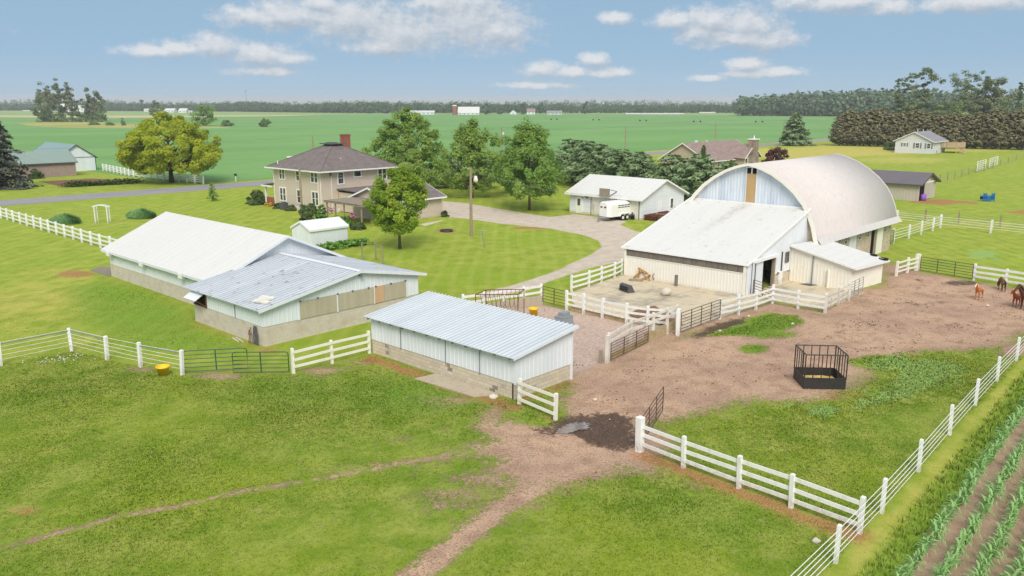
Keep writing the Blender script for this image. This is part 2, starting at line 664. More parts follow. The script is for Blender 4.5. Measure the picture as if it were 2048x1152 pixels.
white_paint = simple('white_paint', C(238, 238, 234), .55, .05, 1.5, dirt=C(170, 160, 140), dirtamt=.35)
white_vinyl = simple('white_vinyl', C(240, 240, 238), .45, .03, 1.5, dirt=C(190, 185, 170), dirtamt=.25)
old_white = simple('old_white_paint', C(226, 222, 212), .65, .08, 2.5, dirt=C(130, 118, 100), dirtamt=.6)
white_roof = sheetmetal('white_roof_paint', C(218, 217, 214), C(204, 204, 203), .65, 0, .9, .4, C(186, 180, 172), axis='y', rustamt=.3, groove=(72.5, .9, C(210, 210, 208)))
leanto_panel = sheetmetal('warm_white_panels', C(238, 235, 227), C(226, 221, 209), .5, 0, 1.1, .5, C(190, 160, 120), rustamt=.12)
for mt_name in ('white_paint', 'white_vinyl', 'old_white_paint'):      # mud splashed up on whatever stands in the ground
    m_ = MATS[mt_name]
    N2 = NT(m_.node_tree)
    bs_ = [q for q in m_.node_tree.nodes if q.type == 'BSDF_PRINCIPLED'][0]
    src_ = bs_.inputs['Base Color'].links[0].from_socket
    zq = N2.xyz(pos(N2))[2]
    sp_ = N2.m('MULTIPLY', N2.m('SUBTRACT', 1.0, N2.ss(zq, .05, .6)), N2.ss(N2.noise(pos(N2), 7, 4, .7), .34, .62))
    N2.put(bs_.inputs['Base Color'], N2.mix(N2.m('MULTIPLY', sp_, .55), src_, C(150, 130, 106)))
white_panel = sheetmetal('white_wall_panels', C(230, 234, 237), C(203, 211, 219), .45, 0, .92, .55)
cream_panel = sheetmetal('cream_wall_panels', C(242, 239, 228), C(230, 223, 204), .5, 0, 1.1, .6, C(150, 105, 60), rustamt=.12)
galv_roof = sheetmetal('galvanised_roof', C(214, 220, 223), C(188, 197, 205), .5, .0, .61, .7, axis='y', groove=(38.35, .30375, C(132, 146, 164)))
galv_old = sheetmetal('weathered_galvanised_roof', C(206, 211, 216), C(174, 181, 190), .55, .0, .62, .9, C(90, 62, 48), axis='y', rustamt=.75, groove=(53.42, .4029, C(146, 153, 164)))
galv_gable = sheetmetal('pale_galvanised_panels', C(226, 232, 240), C(168, 184, 206), .5, .0, .6, .95, axis='y')
leanto_roof = sheetmetal('white_sheet_roof', C(219, 218, 215), C(203, 203, 202), .6, 0, .75, .5, C(172, 166, 158), axis='y', rustamt=.4, streak=(34.9, .12))
block = blockwall('concrete_block', C(216, 204, 184), C(200, 188, 168), C(178, 168, 152), .4, .2, C(222, 204, 168), .5, dark=C(140, 131, 118))
block_smooth = blockwall('parged_block', C(212, 202, 188), C(204, 194, 179), C(194, 184, 170), .4, .2, C(176, 160, 136), .5, msize=.006)
barn_block = blockwall('tan_barn_block', C(205, 190, 168), C(188, 172, 150), C(170, 156, 138), .4, .2, C(222, 212, 196), .6)
lot_wall = blockwall('stained_wall', C(196, 176, 136), C(180, 160, 124), C(160, 144, 116), .4, .2, C(150, 126, 76), .6)
brick_tan = blockwall('pinkish_brick', C(176, 152, 144), C(150, 128, 122), C(168, 156, 148), .3, .1, C(140, 118, 110), .3)
brick_red = blockwall('red_brick', C(172, 88, 66), C(140, 64, 48), C(160, 130, 115), .22, .075, C(110, 55, 42), .3)
stone = blockwall('fieldstone', C(190, 172, 160), C(140, 122, 112), C(110, 98, 90), .34, .2, C(205, 192, 178), .6, msize=.03)
concrete = simple('concrete', C(186, 174, 154), .9, .12, .7, spec=.2, dirt=C(120, 110, 95), dirtamt=.4, bump=.3)
tan_siding = lapsiding('tan_lap_siding', C(206, 191, 175))
white_siding = lapsiding('white_lap_siding', C(226, 230, 234), .22)
ranch_siding = lapsiding('pale_lap_siding', C(214, 214, 218), .2)
taupe_siding = lapsiding('taupe_lap_siding', C(186, 168, 150))
greige_metal = sheetmetal('greige_panels', C(196, 186, 174), C(176, 166, 155), .5, 0, .9, .5)
brown_shingle = shingles('brown_shingles', C(112, 104, 103), C(128, 118, 116))
mauve_shingle = shingles('mauve_shingles', C(140, 120, 116), C(158, 138, 132))
grey_shingle = shingles('grey_shingles', C(136, 134, 142), C(152, 150, 158))
barn_shingle = simple('pale_pink_shingles', C(214, 206, 203), .9, .05, 1.0, spec=.2, bump=.6, fine=7, dirt=C(190, 181, 179), dirtamt=.45)
dark_metal_roof = sheetmetal('dark_metal_roof', C(112, 104, 110), C(96, 90, 98), .5, .0, .6, .5)
green_roof = sheetmetal('green_metal_roof', C(140, 158, 150), C(124, 146, 140), .5, .0, .9, .5)
green_roof2 = sheetmetal('grey_green_metal_roof', C(132, 158, 158), C(116, 144, 146), .5, .0, .9, .5)
fibreglass = sheetmetal('brown_fibreglass', C(188, 180, 158), C(164, 156, 134), .5, 0, .3, .8)
plywood = simple('plywood', C(204, 168, 132), .75, .12, 2, dirt=C(150, 105, 75), dirtamt=.4)
door_tan = simple('tan_barn_door', C(190, 158, 112), .8, .1, 1.5, dirt=C(165, 130, 90), dirtamt=.5)
greyboard = simple('weathered_board', C(122, 114, 105), .9, .3, 3, dirt=C(70, 62, 55), dirtamt=.7)
old_wood = simple('old_grey_wood', C(150, 138, 122), .9, .2, 3, dirt=C(96, 84, 70), dirtamt=.6)
new_wood = simple('pine_lumber', C(200, 176, 144), .8, .1, 3, dirt=C(160, 130, 100), dirtamt=.4)
black_steel = simple('black_steel', C(48, 46, 46), .55, .2, 4, spec=.5, dirt=C(80, 68, 58), dirtamt=.3)
brown_steel = simple('brown_gate_steel', C(92, 68, 58), .6, .2, 5, spec=.5, dirt=C(120, 84, 62), dirtamt=.5)
rust_steel = simple('rusty_steel', C(110, 66, 48), .8, .3, 6, spec=.3, dirt=C(70, 42, 32), dirtamt=.6)
green_steel = simple('green_gate_steel', C(34, 78, 62), .5, .1, 4, spec=.5, dirt=C(60, 84, 70), dirtamt=.4)
grey_steel = simple('grey_steel', C(140, 146, 150), .5, .15, 4, spec=.5, metal=.3)
yellow_plastic = simple('yellow_plastic', C(255, 206, 36), .45, .06, 3, spec=.5)
grey_plastic = simple('grey_plastic', C(140, 150, 154), .6, .08, 3)
dark_grey = simple('dark_grey', C(86, 86, 90), .6, .1, 3)
orange_paint = simple('faded_orange_paint', C(182, 138, 70), .6, .2, 5, dirt=C(120, 80, 45), dirtamt=.6)
red_paint = simple('red_paint', C(210, 62, 36), .45, .1, 3)
blue_paint = simple('blue_paint', C(30, 104, 170), .5, .1, 3, dirt=C(60, 100, 130), dirtamt=.3)
purple_paint = simple('purple_plastic', C(150, 90, 200), .5, .05, 3)
rubber = simple('black_rubber', C(34, 33, 33), .85, .1, 6, spec=.2)
straw = simple('hay', C(206, 176, 110), .95, .3, 5, spec=.1, bump=.8, fine=18, dirt=C(150, 118, 66), dirtamt=.6)
rockm = simple('pale_rock', C(214, 206, 190), .9, .12, 3, dirt=C(160, 148, 128), dirtamt=.5)
bark = simple('bark', C(112, 96, 80), .95, .25, 4, spec=.1, bump=.8, fine=14)
bark_dark = simple('dark_bark', C(84, 70, 58), .95, .25, 4, spec=.1, bump=.8, fine=14)
pole_wood = simple('pole_wood', C(158, 142, 122), .9, .15, 2, spec=.15, dirt=C(110, 96, 80), dirtamt=.4)
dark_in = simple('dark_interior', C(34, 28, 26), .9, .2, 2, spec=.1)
flower_pink = simple('pink_flowers', C(205, 130, 165), .7, .25, 8)
flower_yellow = simple('yellow_flowers', C(228, 190, 40), .7, .2, 8)
shutter = simple('grey_shutter', C(120, 122, 134), .6, .06, 3)
clearglass, N_, b_ = newmat('window_glass')
n_ = N_.noise(pos(N_), 1.3, 2)
N_.put(b_.inputs['Base Color'], N_.mix(N_.ss(n_, .35, .65), C(54, 54, 56), C(104, 100, 98)))
b_.inputs['Roughness'].default_value = .08
b_.inputs['Specular IOR Level'].default_value = .6
puddle_m, N_, b_ = newmat('muddy_water')
N_.put(b_.inputs['Base Color'], N_.mix(N_.ss(N_.noise(pos(N_), 1.6, 4), .4, .6), C(120, 104, 92), C(150, 140, 134)))
b_.inputs['Roughness'].default_value = .12
b_.inputs['Specular IOR Level'].default_value = .8
bumpit(N_, b_, N_.noise(pos(N_), 9, 2), .06, .01)
coat_sorrel = simple('sorrel_coat', C(184, 114, 68), .7, .15, 5)
coat_chestnut = simple('chestnut_coat', C(150, 82, 50), .7, .15, 5)
coat_dark = simple('dark_bay_coat', C(92, 52, 38), .7, .15, 5)
hair_flax = simple('flaxen_hair', C(226, 192, 140), .8, .15, 8)
hair_dark = simple('dark_hair', C(52, 34, 28), .8, .15, 8)

L_lawn = leafmat('leaves_bright_lawn_tree', C(126, 160, 52), C(190, 212, 80), C(230, 226, 80), .55)
L_maple = leafmat('leaves_mid_green', C(112, 152, 66), C(180, 210, 112), C(204, 222, 126), .55)
L_maple2 = leafmat('leaves_light_green', C(124, 162, 72), C(194, 216, 116), C(218, 230, 130), .55)
L_locust = leafmat('leaves_yellow_locust', C(166, 182, 54), C(216, 220, 72), C(234, 228, 66), .55)
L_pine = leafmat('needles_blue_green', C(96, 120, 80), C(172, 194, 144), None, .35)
L_spruce = leafmat('needles_grey_spruce', C(58, 62, 54), C(120, 128, 112), None, .15)
L_hedge = leafmat('needles_brownish_evergreen', C(124, 114, 90), C(176, 166, 130), C(150, 168, 106), .35)
L_tallpine = leafmat('needles_tall_pine', C(96, 110, 74), C(156, 168, 118), None, .35)
L_dark = leafmat('leaves_dark_green', C(82, 106, 62), C(138, 160, 98), None, .35)
L_grove = leafmat('leaves_grey_green', C(100, 110, 80), C(154, 162, 118), None, .3)
L_light = leafmat('leaves_pale_green', C(120, 146, 76), C(172, 192, 114), None, .3)
L_far = leafmat('leaves_far', C(66, 92, 64), C(104, 130, 90), None, .2)
L_wood = leafmat('leaves_near_wood', C(82, 104, 76), C(118, 140, 104), None, .25)
L_purple = leafmat('leaves_purple', C(66, 36, 40), C(112, 66, 66), None, .2)
L_shrub = leafmat('leaves_shrub', C(50, 70, 36), C(100, 120, 66), None, .2)
L_hosta = leafmat('leaves_hosta', C(70, 116, 46), C(140, 186, 80), None, .25)
L_blade = leafmat('leaves_ornamental_grass', C(98, 148, 90), C(166, 202, 136), None, .45)
L_corn = leafmat('leaves_corn', C(112, 164, 84), C(176, 212, 140), None, .3)
# ---------------------------------------------------------------- ground zones (all measured on the ground plane)
G = lambda *a: np.array([at(x, y)[:2] for x, y in a])


def sd_poly(P, poly):
    n = len(poly)
    d = np.full(len(P), 1e18)
    ins = np.zeros(len(P), bool)
    for i in range(n):
        a, b = poly[i], poly[(i + 1) % n]
        e = b - a
        w = P - a
        t = np.clip((w @ e) / (e @ e + 1e-12), 0, 1)
        q = w - t[:, None] * e
        d = np.minimum(d, (q * q).sum(1))
        c = ((a[1] > P[:, 1]) != (b[1] > P[:, 1]))
        with np.errstate(divide='ignore', invalid='ignore'):
            xx = a[0] + (P[:, 1] - a[1]) * (b[0] - a[0]) / (b[1] - a[1])
        ins ^= c & (P[:, 0] < xx)
    d = np.sqrt(d)
    return np.where(ins, -d, d)


def sd_line(P, pts):
    d = np.full(len(P), 1e18)
    for a, b in zip(pts[:-1], pts[1:]):
        e = b - a
        w = P - a
        t = np.clip((w @ e) / (e @ e + 1e-12), 0, 1)
        q = w - t[:, None] * e
        d = np.minimum(d, (q * q).sum(1))
    return np.sqrt(d)


def sd_ell(P, cx, cy, rx, ry):                     # ellipse seen in the photo, laid on the ground
    c = np.array(at(cx, cy)[:2])
    ax = (np.array(at(cx + rx, cy)[:2]) - np.array(at(cx - rx, cy)[:2])) / 2
    ay = (np.array(at(cx, cy + ry)[:2]) - np.array(at(cx, cy - ry)[:2])) / 2
    q = (P - c) @ np.linalg.inv(np.array([ax, ay]))
    return (np.linalg.norm(q, axis=1) - 1) * min(np.linalg.norm(ax), np.linalg.norm(ay))


def ramp(sd, w):
    return np.clip(.5 - sd / (2 * w), 0, 1)


Z_DIRT = [(1142, 757), (1150, 740), (1217, 726), (1357, 672), (1440, 640), (1545, 608), (1650, 628), (1727, 589),
          (1766, 567), (1765, 522), (1800, 530), (1836, 543), (1950, 563), (2060, 582), (2300, 620), (2400, 640), (2250, 660), (2080, 655), (2040, 668), (2020, 690), (1990, 694), (1940, 700), (1850, 700), (1770, 722), (1735, 745), (1712, 775),
          (1650, 798), (1570, 802), (1500, 798), (1430, 818), (1350, 838), (1315, 846), (1283, 870), (1282, 905), (1330, 935), (1300, 945), (1240, 945), (1160, 962),
          (1090, 985), (1030, 1022), (985, 1040), (950, 1045), (990, 1000), (1040, 950), (1030, 925), (975, 910), (930, 905), (900, 912), (940, 893), (985, 880), (960, 850), (985, 812), (1033, 806), (1117, 842), (1122, 800)]
Z_GRAV = [(884, 402), (930, 406), (1000, 418), (1060, 428), (1100, 434), (1150, 428), (1290, 447), (1345, 430), (1375, 408), (1420, 395), (1430, 430), (1300, 500), (1262, 512), (1248, 522), (1180, 536), (1100, 562), (1060, 580), (1010, 590), (960, 597), (955, 590), (1000, 575), (1060, 556),
          (1130, 532), (1180, 510), (1203, 494), (1198, 482), (1170, 471), (1100, 457), (1000, 447), (930, 437), (884, 433)]
Z_PAST = np.array([(-150, 51.3), (16.3, 51.6), (18.8, 42.4), (23.1, 38.3), (28.4, 38.1), (33, 26.5), (30, 20), (27.6, 18.5), (27, 8.9), (16, 8.4), (-150, 2)])
Z_CORRAL = np.array([(32.4, 26.9), (36.5, 26.9), (45.3, 27.8), (44.5, 36.2), (44.6, 38.8), (41.4, 39.6), (38.2, 40.5), (36, 41), (32.4, 40)])
Z_PADD = np.array([(27.6, 18.5), (44, 27), (66, 22.7), (75, 15), (110, 11), (60, 9.8), (27, 8.9)])


def zones(P):
    z = {}
    d = ramp(sd_poly(P, G(*Z_DIRT)), 2.6)
    d = np.maximum(d, ramp(sd_poly(P, Z_CORRAL), .8))
    d = np.maximum(d, ramp(sd_line(P, np.array([(32.8, 26.2), (36.5, 26.5), (45.3, 27.3), (49.8, 26.8), (56.2, 26.1), (56.2, 22.2), (64, 22.6)])) - .5, .6))
    z['pale'] = ramp(sd_poly(P, Z_CORRAL), .5)
    d = np.maximum(d, ramp(sd_line(P, G((-300, 1170), (0, 1095), (130, 1060), (250, 1030), (370, 1008), (480, 983), (640, 957), (800, 926), (930, 906))) - .20, .42) * .88)
    d = np.maximum(d, ramp(sd_line(P, G((800, 1180), (850, 1135), (930, 1070), (1010, 1012), (1080, 975))) - .50, .8))
    for e in ((440, 752, 60, 9, .8), (285, 739, 42, 8, .7), (650, 741, 50, 9, .8), (985, 958, 110, 22, .72), (720, 725, 60, 12, .55), (880, 1010, 110, 26, .60),
              (760, 935, 130, 18, .6), (700, 905, 120, 14, .45), (1180, 880, 160, 50, 1), (1100, 930, 130, 40, .85), (1380, 965, 90, 25, .5), (1600, 700, 60, 20, 1), (2035, 700, 50, 16, .7),
              (935, 745, 60, 14, .62), (880, 860, 80, 14, .5), (1720, 590, 60, 14, 1), (1080, 1085, 30, 8, .5), (1440, 1040, 50, 8, .5), (1250, 1075, 70, 10, .52),
              (640, 800, 40, 8, .5), (900, 800, 100, 22, .52), (980, 850, 60, 26, .62), (800, 880, 110, 16, .5), (600, 960, 80, 12, .5), (900, 985, 120, 26, .6), (1000, 975, 60, 16, .68), (1060, 1050, 60, 14, .5), (1330, 1080, 80, 12, .45), (840, 790, 50, 10, .55), (620, 755, 60, 8, .6), (210, 700, 12, 3, .7), (145, 702, 10, 3, .7), (1385, 690, 60, 14, 1)):
        d = np.maximum(d, ramp(sd_ell(P, *e[:4]), 1.2) * e[4])
    g = np.zeros(len(P))                           # grass standing inside the dirt
    g = np.maximum(g, ramp(sd_poly(P, G((1428, 669), (1490, 643), (1545, 628), (1590, 632), (1610, 645), (1570, 660), (1500, 672))), .8))
    for e in ((1510, 697, 36, 11, .8), (1750, 722, 40, 9, .7), (1545, 668, 70, 12, .62), (1060, 830, 42, 16, .62)):
        g = np.maximum(g, ramp(sd_ell(P, *e[:4]), .9) * e[4])
    z['dirt'] = np.clip(d - g, 0, 1)
    z['green'] = g
    gr = ramp(sd_poly(P, G(*Z_GRAV)), .7)
    gr = gr - ramp(sd_poly(P, G((1240, 449), (1262, 440), (1330, 446), (1300, 468), (1270, 462))), .7)
    gr = gr - .55 * ramp(sd_line(P, G((1140, 535), (1080, 552), (1010, 572))) - .2, .7)
    z['gravel'] = np.clip(gr, 0, 1)
    z['walk'] = ramp(sd_poly(P, G((840, 448), (905, 437), (960, 443), (900, 437), (850, 452))), .3)
    z['lawn'] = 1 - np.maximum(ramp(sd_poly(P, Z_PAST), .8), ramp(sd_poly(P, Z_PADD), .8))
    m = ramp(sd_poly(P, G((1105, 838), (1140, 827), (1200, 820), (1275, 832), (1283, 888), (1250, 900), (1210, 898), (1160, 876), (1110, 868), (1060, 862))), .8)
    m = np.maximum(m, ramp(sd_poly(P, G((1372, 672), (1440, 643), (1490, 632), (1500, 645), (1440, 662), (1400, 677))), .6))
    for e in ((1925, 565, 40, 6, .75), (1838, 558, 12, 3, .8), (1873, 583, 10, 3, .8), (1270, 605, 40, 5, .6), (1800, 610, 14, 3, .6), (45, 1020, 20, 6, .35), (1633, 1056, 10, 4, .9), (1612, 1085, 7, 4, .8), (1845, 605, 60, 9, .45), (1950, 650, 90, 9, .45), (1690, 660, 60, 9, .42)):
        m = np.maximum(m, ramp(sd_ell(P, *e[:4]), .5) * e[4])
    z['mud'] = m * .9
    s = ramp(sd_line(P, G((741, 716), (830, 748), (930, 783), (1030, 815))) - .55, .9)
    s = np.maximum(s, ramp(sd_line(P, G((1283, 908), (1367, 942), (1477, 982), (1579, 1022), (1719, 1074))) - .5, .75))
    s = np.maximum(s, ramp(sd_line(P, G((600, 752), (665, 735), (741, 716))) - .1, .5) * .8)
    s = np.maximum(s, ramp(sd_line(P, G((1033, 808), (1112, 842))) - .1, .5))
    s = np.maximum(s, ramp(sd_line(P, G((1142, 762), (1040, 803))) - .3, .7))
    s = np.maximum(s, ramp(sd_line(P, G((222, 558), (300, 585), (388, 612))) - .05, .45) * .8)
    s = np.maximum(s, ramp(sd_line(P, G((388, 645), (450, 668), (527, 700))) - .2, .4) * .8)
    for e in ((150, 548, 45, 9, .7), (50, 1021, 30, 9, .95), (120, 1008, 14, 4, .6), (1225, 620, 80, 10, .8), (1690, 790, 60, 10, .6), (1725, 1075, 30, 14, .7), (1600, 745, 26, 24, .5), (893, 462, 22, 5, .9), (530, 700, 40, 10, .6),
              (1890, 404, 80, 5, .95), (1060, 456, 50, 3, .8), (2040, 424, 30, 5, .8), (1545, 930, 60, 14, .4)):
        s = np.maximum(s, ramp(sd_ell(P, *e[:4]), .6) * e[4])
    z['straw'] = s
    w = ramp(sd_poly(P, G((1715, 722), (1760, 703), (1810, 697), (1830, 715), (1890, 715), (1945, 735), (1935, 765), (1870, 785), (1800, 810), (1740, 822), (1690, 828), (1700, 800), (1760, 770), (1780, 745), (1730, 740))), 1.2) * .8
    for e in ((1645, 822, 42, 15, .95), (1590, 812, 30, 12, .7), (1965, 508, 40, 12, .75), (1990, 520, 30, 8, .6), (560, 830, 60, 14, .35), (300, 920, 80, 20, .4), (1160, 330, 200, 10, .3), (1890, 655, 120, 8, .15)):
        w = np.maximum(w, ramp(sd_ell(P, *e[:4]), 1.0) * e[4])
    z['weed'] = w
    # field of young corn in its bare soil, and the tall grass along it
    soil = np.array([(20, 6.75), (24, 6.95), (45, 7.75), (60, 8.4), (95, 9.8), (95, -60), (20, -60)])
    z['soil'] = ramp(sd_poly(P, soil), .5)
    lush = 1.25 * ramp(np.abs(P[:, 1] - (7.2 + .04 * (P[:, 0] - 26))) - .5, .6) * (P[:, 0] > 15) * (P[:, 0] < 90)
    for e in ((590, 780, 150, 40, .55), (820, 790, 140, 40, .8), (900, 870, 120, 26, .5), (300, 930, 120, 50, .5), (620, 890, 160, 40, .4), (1000, 1010, 60, 20, .5), (1330, 1010, 110, 30, .7), (1150, 1010, 90, 26, .5), (1450, 1060, 90, 40, .6),
              (60, 800, 120, 26, .5), (250, 600, 120, 40, .55), (330, 640, 90, 30, .6), (560, 620, 60, 16, .5), (1850, 530, 120, 14, .6), (1420, 850, 60, 14, .45)):
        lush = np.maximum(lush, ramp(sd_ell(P, *e[:4]), 2.2) * e[4])
    # deeper green strip beside the long barns
    lush = np.maximum(lush, .7 * ramp(sd_poly(P, np.array([(24.7, 52), (26.8, 58), (26.8, 73), (22, 70), (19, 60), (18, 50), (22, 44), (24.6, 44)])), 2.0))
    z['lush'] = np.maximum(lush, g)
    y = np.zeros(len(P))
    for e in ((60, 600, 130, 60, .5), (100, 560, 120, 30, .4), (180, 680, 120, 20, .4), (1900, 860, 40, 30, .3), (60, 900, 120, 30, .25)):
        y = np.maximum(y, ramp(sd_ell(P, *e[:4]), 3) * e[4])
    y = np.maximum(y, ramp(np.abs(P[:, 1] - (8.35 + .035 * (P[:, 0] - 26))) - .25, .5) * (P[:, 0] > 20) * (P[:, 0] < 60) * .7)
    for e in ((1720, 300, 160, 10, .8), (1600, 305, 160, 12, .8), (1800, 320, 120, 8, .6), (1960, 300, 120, 4, .7), (820, 460, 200, 16, .25), (1840, 450, 260, 4, .8), (1700, 292, 70, 3, .9), (1370, 305, 220, 6, .7)):
        y = np.maximum(y, ramp(sd_ell(P, *e[:4]), 6) * e[4])
    z['dry'] = y
    return z


def lines(lo, hi, f0, f1, step, grow):
    a = list(np.arange(f0, f1, step))
    s, x = step, f1
    while x < hi:
        a.append(x)
        s *= grow
        x += s
    a.append(hi)
    s, x = step, f0
    while x > lo:
        s *= grow
        x -= s
        a.insert(0, max(x, lo))
    return np.array(a)


gxs = lines(-1200, 4600, 4, 92, .3, 1.10)
gys = lines(-1200, 4600, 1, 92, .3, 1.10)
GX, GY = np.meshgrid(gxs, gys, indexing='ij')
GP = np.stack([GX.ravel(), GY.ravel()], 1)
ZN = zones(GP)
nx, ny = len(gxs), len(gys)
gz = np.zeros(len(GP))
near = (GP[:, 0] < 95) & (GP[:, 1] < 95)
gz -= .03 * ZN['dirt'] * near                      # worn hollow
gz -= .05 * ZN['mud'] * near
gz += near * (1 - ZN['gravel']) * .02 * np.sin(GP[:, 0] * .9 + 2 * np.sin(GP[:, 1] * .31)) * np.sin(GP[:, 1] * .8 + 1.3 * np.sin(GP[:, 0] * .43))
idx = np.arange(nx * ny, dtype=np.int32).reshape(nx, ny)
quads = np.stack([idx[:-1, :-1], idx[1:, :-1], idx[1:, 1:], idx[:-1, 1:]], -1).reshape(-1, 4)
me = bpy.data.meshes.new('ground')
me.vertices.add(nx * ny)
me.vertices.foreach_set('co', np.column_stack([GP, gz]).astype(np.float32).ravel())
me.loops.add(quads.size)
me.loops.foreach_set('vertex_index', quads.ravel())
me.polygons.add(len(quads))
me.polygons.foreach_set('loop_start', np.arange(0, quads.size, 4, dtype=np.int32))
me.update(calc_edges=True)
LAY = {'zone_a': ('dirt', 'gravel', 'lawn', 'mud'), 'zone_b': ('straw', 'weed', 'soil', 'lush'), 'zone_c': ('dry', 'walk', 'green', 'pale')}


def put_zones(me_, Zd, dom='POINT'):
    for ln, ks in LAY.items():
        a = me_.attributes.new(ln, 'FLOAT_COLOR', dom)
        a.data.foreach_set('color', np.stack([Zd[k] for k in ks], 1).astype(np.float32).ravel())


put_zones(me, ZN)
me.polygons.foreach_set('use_smooth', np.ones(len(quads), bool))
ground = bpy.data.objects.new('ground', me)
COL.objects.link(ground)
setting(ground)


def grass_colour(N, P, za, zb, zc):
    """turf colour from the zone layers and drifting noise"""
    fa, fb, fc = (N.n('ShaderNodeSeparateColor') for _ in range(3))
    for nd, src in ((fa, za), (fb, zb), (fc, zc)):
        N.nt.links.new(src.outputs['Color'], nd.inputs[0])
    lawn, weed, dry, lush = fa.outputs[2], fb.outputs[1], fc.outputs[0], zb.outputs['Alpha']
    big = N.noise(P, .11, 4, .6)
    mid = N.noise(P, .55, 5, .65)
    sml = N.noise(P, 4.2, 6, .78)
    past = N.mix(N.ss(mid, .36, .66), C(120, 148, 40), C(160, 171, 76))
    past = N.mix(N.m('MULTIPLY', N.ss(big, .42, .7), .55), past, C(152, 168, 44))
    past = N.mix(N.m('MULTIPLY', N.ss(sml, .48, .64), .48), past, C(86, 116, 32))
    past = N.mix(N.m('MULTIPLY', N.ss(N.noise(P, 1.5, 5, .7), .56, .7), .4), past, C(184, 172, 118))
    x, y, z = N.xyz(P)[:3]
    stripe = N.m('SINE', N.m('ADD', N.m('MULTIPLY', N.m('SUBTRACT', N.m('MULTIPLY', x, float(RT[0])), N.m('MULTIPLY', y, float(-RT[1]))), 4.3), N.m('MULTIPLY', big, 7.0)))
    lw = N.mix(N.ss(mid, .3, .7), C(138, 160, 48), C(172, 182, 74))
    lw = N.mix(N.m('MULTIPLY', N.ss(big, .45, .65), .6), lw, C(142, 170, 48))
    lw = N.mix(N.m('MULTIPLY', N.ss(stripe, -.2, 1.0), .14), lw, C(204, 202, 118))
    lw = N.mix(N.m('MULTIPLY', N.ss(sml, .52, .75), .3), lw, C(126, 148, 54))
    c = N.mix(N.ss(lawn, .3, .7), past, lw)
    c = N.mix(N.m('MULTIPLY', N.ss(N.m('ADD', lush, N.m('MULTIPLY', N.m('SUBTRACT', mid, .5), .9)), .2, .8), .52), c, C(102, 150, 42))
    c = N.mix(N.m('MULTIPLY', N.ss(N.m('ADD', dry, N.m('MULTIPLY', N.m('SUBTRACT', mid, .5), .8)), .2, .8), .75), c, C(206, 190, 104))
    c = N.mix(N.m('MULTIPLY', N.ss(N.m('ADD', weed, N.m('MULTIPLY', N.m('SUBTRACT', N.noise(P, 1.5, 5, .75), .5), 1.5)), .50, .66), .8), c, C(150, 186, 104))
    return c, fa, fb, fc


m, N, b = newmat('ground')
P = pos(N)
za, zb, zc = (N.n('ShaderNodeAttribute', attribute_name=k) for k in ('zone_a', 'zone_b', 'zone_c'))
c, fa, fb, fc = grass_colour(N, P, za, zb, zc)
dirt, grav, mud = fa.outputs[0], fa.outputs[1], za.outputs['Alpha']
strw, soil = fb.outputs[0], fb.outputs[2]
n_a = N.noise(P, .9, 6, .68)
n_b = N.noise(P, 4.5, 5, .72)
n_c = N.noise(P, 17, 4, .7)
n_d = N.noise(P, 55, 2, .6)
edge = N.m('ADD', N.m('MULTIPLY', N.m('SUBTRACT', n_a, .5), .75), N.m('ADD', N.m('MULTIPLY', N.m('SUBTRACT', n_b, .5), .85), N.m('MULTIPLY', N.m('SUBTRACT', n_c, .5), .6)))
fd = N.ss(N.m('ADD', dirt, edge), .38, .60)
xx, yy, zz = N.xyz(P)[:3]
pebb = N.noise(N.vec(N.m('MULTIPLY', xx, 1.0), N.m('MULTIPLY', yy, 1.7), 0.0), 9, 4, .7)
dc = N.mix(N.ss(N.noise(P, .22, 4), .36, .64), C(192, 160, 138), C(212, 178, 150))
dc = N.mix(N.m('MULTIPLY', N.ss(n_a, .44, .66), .55), dc, C(156, 124, 104))
dc = N.mix(N.m('MULTIPLY', N.ss(pebb, .50, .63), .8), dc, C(128, 98, 80))
dc = N.mix(N.m('MULTIPLY', N.ss(n_c, .6, .74), .55), dc, C(220, 200, 182))
dc = N.mix(N.m('MULTIPLY', zc.outputs['Alpha'], .62), dc, N.mix(N.ss(n_b, .4, .66), C(224, 206, 196), C(184, 160, 148)))
c = N.mix(fd, c, dc)
fs = N.ss(N.m('ADD', strw, N.m('MULTIPLY', edge, 1.25)), .36, .72)
sc_c = N.mix(N.ss(n_c, .35, .68), C(142, 92, 62), C(212, 158, 112))
c = N.mix(N.m('MULTIPLY', fs, .85), c, sc_c)
fm = N.ss(N.m('ADD', mud, N.m('MULTIPLY', edge, 1.5)), .40, .66)
mc = N.mix(N.ss(n_c, .42, .62), C(40, 28, 22), C(112, 84, 68))
c = N.mix(N.m('MULTIPLY', fm, .9), c, mc)
fg = N.ss(N.m('ADD', grav, N.m('MULTIPLY', edge, .55)), .42, .6)
gc = N.mix(N.ss(n_a, .35, .68), C(220, 206, 190), C(202, 187, 170))
gc = N.mix(N.m('MULTIPLY', N.ss(n_c, .5, .72), .35), gc, C(166, 154, 143))
c = N.mix(fg, c, gc)
c = N.mix(N.ss(fc.outputs[1], .3, .7), c, C(214, 204, 184))
fo = N.ss(N.m('ADD', soil, N.m('MULTIPLY', edge, .5)), .42, .6)
litter = N.noise(N.vec(N.m('MULTIPLY', xx, 1.0), N.m('MULTIPLY', yy, 2.6), 0.0), 13, 4, .75)
so = N.mix(N.ss(n_a, .35, .65), C(178, 149, 126), C(196, 167, 142))
so = N.mix(N.m('MULTIPLY', N.ss(litter, .56, .66), .7), so, C(226, 206, 176))
so = N.mix(N.m('MULTIPLY', N.ss(n_b, .56, .7), .6), so, C(146, 116, 96))
c = N.mix(fo, c, so)
c = N.mix(N.m('MULTIPLY', N.m('SUBTRACT', n_d, .40), 1.0, clamp=True), c, (.02, .025, .008))
